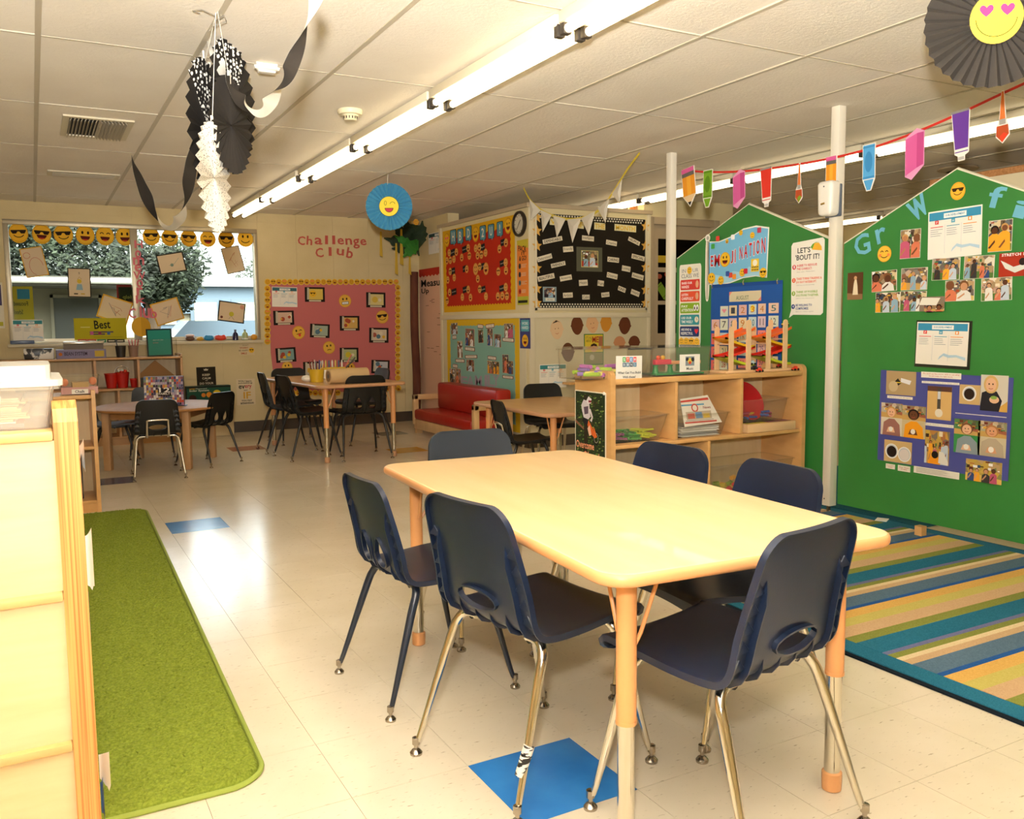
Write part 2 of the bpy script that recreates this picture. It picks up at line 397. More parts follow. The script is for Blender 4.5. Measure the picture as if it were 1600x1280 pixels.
        for i in range(n):
            c = (i+.5)/n+R.uniform(-.10, .10); k = (.36 if big else .25)*R.uniform(.75, 1.1)/max(1, n*.45); hh = R.uniform(.42, .78) if not big else R.uniform(.62, .76)
            sk = R.choice(['#c9946e', '#b57b54', '#5a3622', '#7a4c30', '#d4a07c']); cl = R.choice(['#c4d0dc', '#d87a58', '#e8e4dc', '#f0a830', '#354a7c', '#3a3634', '#8fb0c4', '#c05a78'])
            hr = R.choice(['#4a3020', '#c89a5c', '#201814', '#7a5230'])
            asp = abs((x1-x0)*s.w/((y1-y0)*s.h)); ry = k*.45*asp
            s.poly([P(max(0, c-k*.8), 0), P(min(1, c+k*.8), 0), P(min(1, c+k*.7), hh-ry*1.6), P(min(1, c+k*.25), hh-ry*.9), P(max(0, c-k*.25), hh-ry*.9), P(max(0, c-k*.7), hh-ry*1.6)], cl)
            e = lambda dx, dy, rx, r2: [P(min(1, max(0, c+dx+rx*cos(t))), min(1, max(0, hh+dy+r2*sin(t)))) for t in [2*pi*j/10 for j in range(10)]]
            s.poly(e(0, ry*.12, k*.5, ry*1.12), hr); s.poly(e(0, -ry*.1, k*.38, ry*.85), sk)
            s.poly([P(max(0, c-k*.75), .12), P(max(0, c-k*.5), .1), P(min(1, c+k*.1), .3), P(min(1, c+k*.05), .38)], sk)
        return s
    def lines(s, x0, y0, x1, y1, n, col, seed=1, k=.4):
        R = random.Random(seed); d = (y1-y0)/n
        s.polys([[(x0, y1-d*(i+.5+k/2)), (x0+(x1-x0)*R.uniform(.6, 1), y1-d*(i+.5+k/2)), (x0+(x1-x0)*R.uniform(.6, 1), y1-d*(i+.5-k/2)), (x0, y1-d*(i+.5-k/2))] for i in range(n)], col); return s
    def report(s, head='#4aa0a8', seed=1):
        """white planning sheet with a coloured header band, three columns and a pale wave"""
        s.sheet('#f4efe4'); s.rect(.02, .8, .98, .97, head); s.rect(.3, .83, .72, .93, '#f4f4f0'); s.text('OUR DEVELOPMENT', .33, .86, .69, .905, head, True)
        for i, c in enumerate(('#d8453a', '#4a9fb8', '#f09a3a')):
            x = .17+.31*i; s.rect(x-.035, .72, x+.035, .8, c); s.text('?HI'[i], x-.015, .735, x+.015, .785, '#ffffff'); s.rect(x-.12, .655, x+.12, .67, c); s.lines(x-.12, .46, x+.12, .63, 4, '#9aa0a4', seed+i, .25)
            if i: s.rect(x-.155, .1, x-.15, .7, '#c8ccd0')
        s.poly([(.45, .12), (.55, .22), (.65, .18), (.8, .2), (.97, .13), (.97, .2), (.8, .25), (.66, .24), (.56, .28), (.48, .2)], '#b8d4e4'); return s
    def build(s, name, label=None, cat=None, group=None, parent=None, kind=None, grow=None):
        o = bpy.data.objects.new(name, s.mb.mesh(name)); COL.objects.link(o)
        r, u, nn = s.pl.r, s.pl.u, s.pl.n; c, d = cos(s.rot), sin(s.rot)
        X = r*c+u*d; Y = u*c-r*d; P = s.pl.o+r*s.cx+u*s.cy
        M = Matrix(((X.x, Y.x, nn.x, P.x), (X.y, Y.y, nn.y, P.y), (X.z, Y.z, nn.z, P.z), (0, 0, 0, 1)))
        if parent: o.parent = parent; M = parent.matrix_basis.inverted() @ M
        o.matrix_basis = M
        return tag(o, label, cat, group, kind)
FARW = Plane((0, 9.468, 0), (1, 0, 0), (0, -1, 0))
SIDEW = Plane((3.97, 0, 0), (0, -1, 0), (-1, 0, 0))
NOOKA = Plane((3.87, 0, 0), (0, -1, 0), (-1, 0, 0))
NOOKF = Plane((0, 6.75, 0), (1, 0, 0), (0, -1, 0))
GPAN = Plane((4.05, 0, 0), (0, -1, 0), (-1, 0, 0))
# ================================================================ SETTING
CEIL = 2.304; T = .3048; FX, FY = .9079, 1.9139; WY = 9.468
# world-position coordinates for the materials of repeated pieces
for m in (VCT, VCTB, CEILM, WALLC):
    nt = m.node_tree; g = nt.nodes.new('ShaderNodeNewGeometry')
    for n in list(nt.nodes):
        if n.type == 'MAPPING': nt.links.new(g.outputs['Position'], n.inputs[0])
floor = MB().box(-2.8, 9.2, -2.4, 9.7, -.05, -.004, SUBF).build('floor', kind='structure')
tb = {}
def tilemesh(m):
    if m.name not in tb: tb[m.name] = MB().box(-T/2+.0006, T/2-.0006, -T/2+.0006, T/2-.0006, -.004, 0, m).mesh('floor_tile')
    return tb[m.name]
special = {(0, -1): VCTB, (-1, 10): VCTB, (-2, 16): VCTD, (2, 20): VCTR, (7, 21): VCTG, (6, 17): VCTY}
tl = []
for i in range(-12, 28):
    for j in range(-14, 25):
        x = FX+(i+.5)*T; y = FY+(j+.5)*T
        d = Vector((x, y, 0))-CC; f = d.dot(CF); vis = False
        if f > .3:
            u = 800+FOC*d.dot(CR)/f; v = 640-FOC*d.dot(CU)/f; vis = -60 < u < 1660 and v < 1340
            if x > 4.3 or (x > 3.87 and y > 6.7): vis = False
        tl.append((0 if (i, j) in special else (f if vis else 1e3+f), i, j, x, y))
tl.sort(); rest = MB()
for k, (f, i, j, x, y) in enumerate(tl):
    m = special.get((i, j), VCT)
    if k < 300 and f < 900: inst(tilemesh(m), 'floor_tile', floor, (x, y, 0))
    elif -2.6 < x < 9.1 and -2.3 < y < 9.6: rest.box(x-T/2+.0006, x+T/2-.0006, y-T/2+.0006, y+T/2-.0006, -.004, 0, m)
rest.build('floor_tile_field', floor, kind='stuff')

ceiling = MB().box(-2.8, 9.2, -2.4, 9.7, CEIL+.03, CEIL+.08, WALLC).build('ceiling', kind='structure')
GX, GY, GW, GL = .0868, 4.1468, .6096, 1.2192
ctm = MB().box(-GW/2+.010, GW/2-.010, -GL/2+.0035, GL/2-.0035, 0, .02, CEILM).mesh('ceiling_tile')
grid = MB()
for i in range(-5, 16):
    x = GX+i*GW
    if -2.8 < x < 9.1: grid.box(x-.011, x+.011, -2.3, 9.46, CEIL-.002, CEIL+.02, GRIDM)
    for j in range(-6, 5):
        y = GY+j*GL
        if i == -5: grid.box(-2.7, 9.1, y-.005, y+.005, CEIL-.0005, CEIL+.02, GRIDM)
        cx, cy = x+GW/2, y+GL/2
        if -2.8 < cx < 9.3 and -2.4 < cy < 9.8: inst(ctm, 'ceiling_tile', ceiling, (cx, cy, CEIL+(.0015 if (i*7+j*3) % 5 else .0045)))
grid.build('ceiling_grid', ceiling)

# window opening in the far wall
WX0, WX1, WZ0, WZ1 = -.19, 2.13, .975, 2.135
far = MB().box(-2.8, WX0, WY+.003, WY+.16, 0, CEIL+.05, WALLC).box(WX1, 9.2, WY+.003, WY+.16, 0, CEIL+.05, WALLC) \
    .box(WX0, WX1, WY+.003, WY+.16, 0, WZ0, WALLC).box(WX0, WX1, WY+.003, WY+.16, WZ1, CEIL+.05, WALLC).build('wall_far', kind='structure')
BX = PY(463, 400, WY).x; BZ = PY(330, 561, WY).z % .2032; bms = {}
for i in range(-14, 6):
    for j in range(-1, 12):
        x0, x1 = BX+i*.4064+.0028, BX+(i+1)*.4064-.0028; z0, z1 = max(.001, BZ+j*.2032+.0015), min(CEIL, BZ+(j+1)*.2032-.0015)
        x0 = max(x0, -2.7); x1 = min(x1, 3.969)
        if x1-x0 < .02 or z1-z0 < .02: continue
        parts = [(x0, x1, z0, z1)]
        if x1 > WX0 and x0 < WX1 and z1 > WZ0 and z0 < WZ1:
            parts = []
            if x0 < WX0: parts.append((x0, WX0, z0, z1)); x0 = WX0
            if x1 > WX1: parts.append((WX1, x1, z0, z1)); x1 = WX1
            if z0 < WZ0: parts.append((x0, x1, z0, WZ0))
            if z1 > WZ1: parts.append((x0, x1, WZ1, z1))
        for a, b, c, d in parts:
            if b-a < .01 or d-c < .01: continue
            k = (round(b-a, 4), round(d-c, 4))
            if k not in bms: bms[k] = MB().box(-k[0]/2, k[0]/2, -.0025, .004, -k[1]/2, k[1]/2, WALLC).mesh('block')
            inst(bms[k], 'block', far, ((a+b)/2, WY, (c+d)/2))
MB().box(1.0, 3.96, WY-.008, WY-.003, 0, .115, BASEB).box(-2.7, 1.0, WY-.008, WY-.003, 0, .115, BASEB).build('baseboard_far', kind='structure')
MB().box(3.97, 4.1, 8.65, WY, 0, CEIL+.03, WALLC).build('wall_side', kind='structure')
MB().box(-2.8, -2.65, -2.4, 9.6, 0, CEIL+.03, WALLC).build('wall_left', kind='structure')
MB().box(-2.8, 9.2, -2.4, -2.25, 0, CEIL+.03, WALLC).build('wall_back', kind='structure')
MB().box(9.05, 9.2, -2.4, 9.6, 0, CEIL+.03, WALLC).build('wall_right', kind='structure')
# nook (small enclosed room) whose two faces carry the bulletin boards
zr = PY(900, 493, 6.75).z; NT = 2.135
nk = MB().box(3.87, 3.97, 6.85, 8.65, 0, NT, NOOKU).box(3.87, 5.21, 6.75, 6.85, 0, NT, NOOKU).build('wall_nook', kind='structure')
MB().box(3.866, 3.8705, 6.80, 8.645, .0, zr-.02, NOOKW).box(3.93, 5.2, 6.746, 6.7505, 0, zr-.02, NOOKW).build('wall_panel', nk)
cp = MB().box(3.845, 3.99, 6.87, 8.66, NT, NT+.035, TRIMD).box(3.845, 5.22, 6.725, 6.8695, NT, NT+.035, TRIMD); cp.build('trim_1', kind='structure')
MB().box(3.855, 3.87, 6.74, 8.65, zr-.02, zr+.025, TRIMW, .003).box(3.8705, 5.21, 6.735, 6.75, zr-.02, zr+.025, TRIMW, .003).build('trim_2', kind='structure')
MB().box(3.8715, 3.93, 6.738, 6.75, 0, NT, TRIMW, .003).box(5.17, 5.21, 6.738, 6.76, 0, NT, TRIMW, .003).box(3.86, 3.872, 8.60, 8.65, 0, NT, TRIMW).build('trim_3', kind='structure')
MB().box(3.85, 3.866, 6.75, 8.6, 0, .1, BASEB).box(3.86, 5.2, 6.735, 6.746, 0, .1, BASEB).build('baseboard_nook', kind='structure')
# wall with the glazed door, right of the nook
dw = MB().box(5.21, 5.24, 6.85, 6.95, 0, CEIL+.02, NOOKU).box(6.14, 6.34, 6.85, 6.95, 0, CEIL+.02, NOOKU).box(5.24, 6.14, 6.85, 6.95, 2.13, CEIL+.02, NOOKU).build('wall_door_side', kind='structure')
dr = MB().box(5.24, 5.31, 6.82, 6.96, 0, 2.13, TRIMD, .004).box(6.07, 6.14, 6.82, 6.96, 0, 2.13, TRIMD, .004).box(5.31, 6.07, 6.82, 6.96, 2.06, 2.13, TRIMD, .004).build('door_1', kind='structure')
lf = MB().box(5.31, 5.40, 6.87, 6.91, .01, 2.06, TRIMD).box(5.98, 6.07, 6.87, 6.91, .01, 2.06, TRIMD)
zs = [PY(1035, v, 6.87).z for v in (373, 418, 425, 470, 476, 521)]
for a, b in ((zs[0], 2.06), (zs[2], zs[1]), (zs[4], zs[3]), (.01, zs[5])): lf.box(5.40, 5.98, 6.87, 6.91, a, b, TRIMD)
lf = lf.build('door_leaf', dr)
for a, b in ((zs[1], zs[0]), (zs[3], zs[2]), (zs[5], zs[4])): MB().box(5.40, 5.98, 6.888, 6.892, a, b, glassy('dark_glass', '#b0a688', .4)).build('pane', lf)
MB().box(5.25, 6.3, 7.5, 7.6, 0, 2.2, mat('corridor_wall', '#7a6a4c', .8)).build('corridor_wall', dw)
MB().tube([(5.9, 6.86, .95), (5.9, 6.82, .95), (5.82, 6.82, .95)], .009, CHROMED, 8).build('door_handle', lf)
MB().box(6.34, 9.05, 9.2, 9.35, 0, 2.1, mat('far_room_wall', '#b9a684', .7)).build('wall_far_room', kind='structure')
cw = MB().box(6.0, 6.1, -2.2, 4.35, 0, 2.115, mat('cream_wall', '#efe2c4', .7)).build('wall_partition', kind='structure')
MB().box(5.99, 6.11, -2.2, 4.36, 2.115, 2.16, mat('cork_strip', '#c88c58', .8, fn=f_noise('#b87c4a', '#d29a66', 60, 0))).build('trim_4', kind='structure')

# window: aluminium frame, sill, panes
mx = .93
wf = MB()
for a, b, c, d in ((WX0, WX1, WZ1-.045, WZ1), (WX0, WX1, WZ0, WZ0+.02), (WX0, WX0+.045, WZ0+.02, WZ1-.045), (WX1-.035, WX1, WZ0+.02, WZ1-.045), (mx-.035, mx+.035, WZ0+.02, WZ1-.045)):
    wf.box(a, b, WY-.012, WY+.09, c, d, ALU, .004)
win = wf.build('window_1', kind='structure')
MB().box(-.525, .525, -.002, .002, WZ0+.02, WZ1-.045, PANE).build('pane', win, loc=((WX0+mx+.01)/2, WY+.055, 0), rz=.024)
MB().box(-.572, .572, -.002, .002, WZ0+.02, WZ1-.045, PANE).build('pane', win, loc=((WX1+mx)/2, WY+.055, 0), rz=.024)
MB().box(WX0+.05, mx-.04, WY+.03, WY+.036, WZ0+.02, WZ0+.045, ALU).box(mx+.04, WX1-.04, WY+.03, WY+.036, WZ0+.02, WZ0+.045, ALU).build('track', win)
MB().box(WX0-.02, WX1+.02, WY-.055, WY+.0, WZ0-.03, WZ0, TRIMW, .004).build('window_sill', win)

# ---------------------------------------------------------------- outside
MB().box(-12, 16, 9.7, 45, -.3, -.1, mat('asphalt', '#5a5850', .9)).build('ground_outside', kind='structure')
OW = mat('stucco_grey', '#5c5848', .9); DK = mat('dark_doorway', '#171a10', .5); GLB = mat('far_window_glass', '#4a5864', .2)
b1 = empty('neighbor_building', (0, 0, 0), 'low grey stucco wing with a deep canopy seen through the left window pane', 'building')
XC = PY(205, 430, 12.9).x; MB().box(-6, XC-.1, 14.0, 16, -.1, 1.68, OW).build('wall', b1)
MB().box(-6, XC, 12.9, 16.2, 1.68, 1.80, mat('canopy_fascia', '#3c3a30', .7)).build('canopy', b1)
MB().tube([(-6, 12.86, 1.74), (XC, 12.86, 1.74)], .04, mat('gutter_metal', '#c8c8c0', .3, .5)).build('gutter', b1)
dfr = MB().box(.28, .86, 13.95, 14.02, -.1, 1.55, DK).build('doorway', b1)
MB().box(.24, .28, 13.93, 14.0, -.1, 1.59, OW).box(.86, .9, 13.93, 14.0, -.1, 1.59, OW).box(.24, .9, 13.93, 14.0, 1.55, 1.59, OW).build('door_frame', b1)
b2 = empty('far_building', (0, 0, 0), 'pale blue-grey building with a flat roof and cream band beyond the right window pane', 'building')
MB().box(2.4, 9, 26, 30, -.1, 1.5, mat('pale_band', '#a09a82', .8)).build('wall', b2)
MB().box(2.2, 9.3, 25.6, 30.3, 2.25, 2.5, mat('pale_roof', '#85888a', .7)).build('roof', b2)
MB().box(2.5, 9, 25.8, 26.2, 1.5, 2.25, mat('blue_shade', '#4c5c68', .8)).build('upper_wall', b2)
for x in (2.8, 3.9, 5.0): 
    w = MB().box(x, x+.8, 25.75, 26.3, .5, 1.9, GLB).build('window', b2); MB().box(x+.1, x+.7, 25.7, 25.76, 1.2, 1.8, mat('pale_blind', '#b8b090', .8)).build('blind', w)  # pale tan blinds over the blue-grey glass
cr = empty('parked_car', (3.6, 19.5, -.1), 'white car parked outside, beyond the right window pane', 'car')
MB().prism(rrect(-2, .2, 2, .85, .18), -.8, .8, mat('car_paint', '#b0b0b4', .25)).build('body', cr).rotation_euler = (pi/2, 0, 0)
MB().prism([(-1.3, .8), (1.3, .8), (.8, 1.35), (-.8, 1.35)], -.7, .7, GLB).build('cabin', cr).rotation_euler = (pi/2, 0, 0)
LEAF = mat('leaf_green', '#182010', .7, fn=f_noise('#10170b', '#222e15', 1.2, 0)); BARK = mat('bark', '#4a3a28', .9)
def tree(x, y, h, r, n, seed, label, zc=None, sx=1.0):
    R = random.Random(seed); t = empty('tree', (x, y, -.1), label, 'tree', rz=0)
    MB().tube([(0, 0, 0), (.05, 0, h*.35), (-.05, .05, h*.7)], [.16, .12, .05], BARK, 8).tube([(0, 0, h*.3), (r*.4*sx, .1, h*.62)], [.08, .03], BARK, 6).tube([(0, 0, h*.35), (-r*.4*sx, .1, h*.66)], [.08, .03], BARK, 6).build('trunk', t)
    lb = MB(); blobs = [(R.uniform(-.6, .6)*r*sx, R.uniform(-.6, .6)*r, h*.68+R.uniform(-.45, .45)*r, r*R.uniform(.3, .55)) for _ in range(16)]
    for _ in range(n):
        bx, by, bz, br = R.choice(blobs); d = Vector((R.gauss(0, 1), R.gauss(0, 1), R.gauss(0, 1))).normalized()*br*R.uniform(.55, 1.1)
        p = Vector((bx, by, bz))+d; a = R.uniform(0, 6.3); b = R.uniform(-1, 1); s = R.uniform(.035, .08)
        e1 = Vector((cos(a), sin(a), b)).normalized()*s; e2 = e1.orthogonal().normalized()*s*.45
        lb.add([p-e1, p+e2, p+e1, p-e2], [(0, 1, 2, 3)], LEAF)
    lb.build('foliage', t, kind='stuff'); return t
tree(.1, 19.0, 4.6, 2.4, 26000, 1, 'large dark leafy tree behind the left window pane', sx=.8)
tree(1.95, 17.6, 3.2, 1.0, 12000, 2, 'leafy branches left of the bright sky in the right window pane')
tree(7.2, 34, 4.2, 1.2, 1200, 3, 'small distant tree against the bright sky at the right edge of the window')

# ---------------------------------------------------------------- fluorescent strips
LTUBE = mat('fluorescent_tube', '#ffecc4', emit=5.6); FIXT = mat('fixture_enamel', '#e9dec2', .4)
fx = MB().box(-.075, .075, .012, 1.238, -.045, 0, FIXT, .006).mesh('housing')
tm = MB().tube([(0, .04, 0), (0, 1.21, 0)], .0165, LTUBE, 12).mesh('tube')
sk = MB().box(-.018, .018, 0, .03, -.024, .024, mat('socket_dark', '#3a332a', .5), .003).mesh('socket')
def strip(X, ys, wh, z=CEIL):
    for k, y in enumerate(ys):
        t = empty('strip_light', (X, y, z), f'twin-tube fluorescent strip light, {wh[k]}', 'ceiling light', 'fluorescent strip lights on the ceiling')
        inst(fx, 'housing', t, (0, 0, 0))
        for q in (-.047, .047):
            inst(tm, 'tube', t, (q, 0, -.066)); inst(sk, 'socket', t, (q, .008, -.062)); inst(sk, 'socket', t, (q, 1.212, -.062))
strip(1.905, [.46, 1.71, 2.96, 4.21, 5.46, 6.76, 8.01], ['left run, overhead behind the camera', 'left run, the nearest one, cut by the top of the picture', 'left run, second from the camera', 'left run, third from the camera', 'left run, fourth from the camera', 'left run, second from the window wall', 'left run, the one ending at the window wall'])
strip(5.06, [1.65, 2.90, 4.15, 5.40, 6.65], ['right run, nearest the camera, behind the orange paintbrush pennant', 'right run, behind the purple and blue pennants', 'right run, between the two posts', 'right run, behind the near-left post', 'right run, farthest, above the nook'])
strip(8.3, [5.3, 6.6, 7.9], ['distant run, nearest', 'distant run, seen above the gap between the green dividers', 'distant run, farthest'])
# ================================================================ FURNITURE
# ---------------------------------------------------------------- moulded school chairs
PROF = smooth([(.205, .372), (.208, .392), (.190, .402), (.10, .398), (0, .389), (-.09, .388), (-.135, .398), (-.158, .425), (-.172, .475), (-.188, .56), (-.205, .65), (-.214, .705)], 6)
def chair_shell(m, hole='oval', flange=True):
    P = PROF; L = [0]
    for i in range(1, len(P)): L.append(L[-1]+(P[i]-P[i-1]).length)
    TL = L[-1]
    def at(s):
        s = max(0, min(TL, s))
        for i in range(1, len(L)):
            if s <= L[i]+1e-9:
                t = (s-L[i-1])/max(1e-9, L[i]-L[i-1]); p = P[i-1].lerp(P[i], t); d = (P[i]-P[i-1]).normalized(); return p, d
    sj = next(L[i] for i in range(len(P)) if P[i][0] < -.12)       # where the seat turns up into the back
    def hw(s):
        if s < sj: w = .178+.012*min(1, s/.15)
        else:
            q = (s-sj)/(TL-sj); w = .190-.006*q-.024*q**1.8
        r = .055                                                 # rounded corners at both ends
        for e in (s, TL-s):
            rr = r if e is not s else .03
            if e < rr: w -= rr-sqrt(max(0, rr*rr-(rr-e)**2))
        return w
    NS, NT2 = 64, 36
    def pt(s, x):
        p, d = at(s); n = Vector((-d[1]*-1, -d[0]*-1))           # normal toward the sitter
        n = Vector((d[1], -d[0])); n = n if (n[1] > 0 or n[0] > 0) else -n
        w = hw(s); t = x/max(w, 1e-6); q = min(1, max(0, (s-sj)/.12))
        off = (.010*(1-q)+.024*q*(1-.75*max(0, (s-sj)/(TL-sj))**1.5))*t*t
        return Vector((x, p[0]+n[0]*off, p[1]+n[1]*off)), Vector((0, n[0], n[1]))
    ss = [TL*i/NS for i in range(NS+1)]
    ss = [0, .004, .012]+[s for s in ss if .02 < s < TL-.05]+[TL-.05+.05*sin(pi/2*k/7) for k in range(8)]
    sz = {}
    def s_of_z(z):
        for i in range(len(P)-1, 0, -1):
            if P[i-1][1] <= z <= P[i][1]: return L[i-1]+(z-P[i-1][1])/(P[i][1]-P[i-1][1])*(L[i]-L[i-1])
        return TL
    H = {'oval': [(0, s_of_z(.462), .076, .027)], 'bigoval': [(0, s_of_z(.475), .10, .032)], 'petal': [(-.058, s_of_z(.475), .031, .050), (.058, s_of_z(.475), .031, .050)], None: []}[hole]
    def inside(x, s):
        for k, (cx, cs, a, b) in enumerate(H):
            aa = a*(1-.45*max(-1, min(1, (s-cs)/b))) if hole == 'petal' else a
            if ((x-cx)/aa)**2+((s-cs)/b)**2 < 1: return k+1
        return 0
    bm = bmesh.new(); G = []
    for s in ss:
        row = []
        for j in range(NT2+1):
            x = hw(s)*(-1+2*j/NT2); c, n = pt(s, x); v = bm.verts.new(c); row.append((v, x, s))
        G.append(row)
    holev = set()
    for i in range(len(ss)-1):
        for j in range(NT2):
            q = (G[i][j], G[i][j+1], G[i+1][j+1], G[i+1][j])
            if inside(sum(a[1] for a in q)/4, sum(a[2] for a in q)/4): continue
            bm.faces.new([a[0] for a in q])
    loose = [v for v in bm.verts if not v.link_faces]
    info = {v: (x, s) for row in G for v, x, s in row}
    for v in loose: info.pop(v); bm.verts.remove(v)
    bedges = [e for e in bm.edges if len(e.link_faces) == 1]; hb = []; ob = []
    for e in bedges:
        x, s = [(info[e.verts[0]][k]+info[e.verts[1]][k])/2 for k in (0, 1)]
        (hb if any(abs(x-cx) < a*1.7 and abs(s-cs) < b*1.5 for cx, cs, a, b in H) else ob).append(e)
    for v in {v for e in hb for v in e.verts}:
        x, s = info[v]; cx, cs, a, b = min(H, key=lambda h: abs(h[0]-x))
        dx, ds = x-cx, s-cs; k = 1
        for _ in range(12):
            aa = a*(1-.45*max(-1, min(1, (ds*k)/b))) if hole == 'petal' else a
            r = sqrt((dx*k/aa)**2+(ds*k/b)**2); k = k/max(r, 1e-4)
        x, s = cx+dx*k, cs+ds*k; info[v] = (x, s); v.co = pt(s, x)[0]
    def wall(edges, depth):
        mp = {}
        for e in edges:
            for v in e.verts:
                if v not in mp:
                    x, s = info[v]; c, n = pt(s, x); mp[v] = bm.verts.new(v.co-n*depth)
        for e in edges: bm.faces.new([e.verts[0], e.verts[1], mp[e.verts[1]], mp[e.verts[0]]])
    wall(hb, .013)
    if flange: wall(ob, .014)
    def ribline(x, s0, s1, dep, n=14):
        pv = None
        for i in range(n+1):
            s = s0+(s1-s0)*i/n; c, nn = pt(s, x(s)); k = min(1, min(i, n-i)/2+.12); a = bm.verts.new(c-nn*.001); b = bm.verts.new(c-nn*dep*k)
            if pv: bm.faces.new([pv[0], a, b, pv[1]])
            pv = (a, b)
    if flange:
        for sg in (-1, 1):
            ribline(lambda s, sg=sg: sg*(hw(s)-.040), sj-.10, s_of_z(.615), .017)
            if hole != 'petal': ribline(lambda s, sg=sg: sg*.03, sj-.12, s_of_z(.432), .013, 8)
            ribline(lambda s, sg=sg: sg*.092, sj-.12, s_of_z(.44), .015, 8)
            if hole == 'petal': ribline(lambda s, sg=sg: sg*.012, sj-.12, s_of_z(.52), .012, 8)
            for z in (.43, .47, .51, .55, .59):
                s = s_of_z(z); w = hw(s); a, n = pt(s, sg*(w-.040)); b, n2 = pt(s, sg*w)
                v = [bm.verts.new(a-n*.001), bm.verts.new(b-n2*.001), bm.verts.new(b-n2*.013), bm.verts.new(a-n*.004)]
                bm.faces.new(v)
                c, n3 = pt(s+.022, sg*(w-.020)); 
                bm.faces.new([v[3], v[2], bm.verts.new(c-n3*.002)])
    bmesh.ops.recalc_face_normals(bm, faces=bm.faces)
    me = bpy.data.meshes.new('seat_shell'); bm.to_mesh(me); bm.free(); me.materials.append(m)
    for p in me.polygons: p.use_smooth = True
    ob = bpy.data.objects.new('tmp', me); COL.objects.link(ob)
    md = ob.modifiers.new('s', 'SOLIDIFY'); md.thickness = .0045; md.offset = 0
    dg = bpy.context.evaluated_depsgraph_get(); me2 = bpy.data.meshes.new_from_object(ob.evaluated_get(dg)); bpy.data.objects.remove(ob)
    bm = bmesh.new(); bm.from_mesh(me2)
    for e in bm.edges:
        if len(e.link_faces) == 2 and e.calc_face_angle(0) > radians(38): e.smooth = False
    bm.to_mesh(me2); bm.free(); me2.name = 'seat_shell'; return me2
_SH = {}
def make_chair(shell, hole, leg, sc=1.0, back_tube=False, span=.21):
    k = (shell.name, hole)
    if k not in _SH: _SH[k] = chair_shell(shell, hole)
    t = empty('school_chair'); t.scale = (sc,)*3
    inst(_SH[k], 'seat_shell', t)
    f = MB()
    for x in (-.115, .115): f.tube([(x, -.11, .374), (x, .15, .376)], .011, BLACKE, 10)
    f.tube([(-.15, .02, .370), (.15, .02, .370)], .009, leg, 8).build('seat_frame', t)
    for sx in (-1, 1):
        for y0, yf in ((-.10, -.225), (.12, .215)):
            top = [(sx*.10, y0, .376), (sx*.145, y0*1.02, .374), (sx*.168, y0+(yf-y0)*.10, .350), (sx*.178, y0+(yf-y0)*.26, .300)]
            pts = smooth(top+[(sx*(span-.006), yf*.94, .062), (sx*span, yf, .035)], 4)
            n = len(pts); rs = [.0125 if p[2] > .28 else .0075+.005*max(0, (p[2]-.035)/.245) for p in pts]
            lg = MB().tube(pts, rs, leg, 12).build('leg', t)
            d = Vector((sx*span, yf, 0))
            MB().lathe([(.0085, .046), (.0100, .045), (.0100, .028), (.006, .026), (.005, .016), (.011, .013), (.0165, .006), (.016, 0), (.0, 0)], CHROMED, 14, loc=d).build('glide', lg)
    if back_tube:
        MB().tube(smooth([(-.085, -.12, .37), (-.088, -.17, .40), (-.085, -.192, .50), (-.07, -.203, .525), (.07, -.203, .525), (.085, -.192, .50), (.088, -.17, .40), (.085, -.12, .37)], 4), .010, CHROME, 10).build('back_tube', t)
    return t
def put(t, x, y, heading, label, group, first=False):
    """heading: direction the sitter faces, degrees clockwise from +Y"""
    if first: t.location = (x, y, 0); t.rotation_euler = (0, 0, -radians(heading)); tag(t, label, 'chair', group); return t
    return dup(t, (x, y, 0), -radians(heading), label, group)
GN = 'navy chairs around the near table'
c1 = make_chair(NAVY, 'oval', CHROME)
put(c1, 1.075, 1.868, 80, 'navy chair with zebra tape on one chrome leg, left side of the near table', GN, True)
MB().tube([(-.1985, -.203, .100), (-.1925, -.180, .165)], [.0125, .0135], mat('zebra_tape', '#f2eee6', .4, fn=lambda nt, b: nt.links.new(ramp(nt, noise(nt, coords(nt, (30, 30, 150)), 1, 1), [(.47, '#101010'), (.5, '#f2eee6')]), b.inputs['Base Color'])), 12).build('tape_wrap', None)
tp = bpy.data.objects['tape_wrap']; tp.parent = c1; tp.location = (0, 0, 0); tp.scale = (1, 1, 1)
tp.location = (2*.1955, 0, 0)
KEEP = [o for o in c1.children if o != tp]; KIDS[c1.name] = KEEP
put(c1, 1.315, 1.425, -11, 'navy chair with chrome legs at the near short end of the table', GN)
put(c1, 1.655, 2.275, -94, 'navy chair facing left across the near table, in front of the cubby shelf', GN)
put(c1, 1.665, 1.83, -86, 'navy chair facing left across the near table, nearer the white post', GN)
c2 = make_chair(NAVY, 'petal', NAVYE, .945, span=.215)
put(c2, 1.030, 2.465, 87, 'navy chair with two petal-shaped holes and dark legs, far left of the near table', GN, True)
c3 = make_chair(NAVYG, 'oval', CHROME)
put(c3, 1.455, 2.83, 184, 'slate-navy plastic chair facing the camera at the far short end of the near table', GN, True)

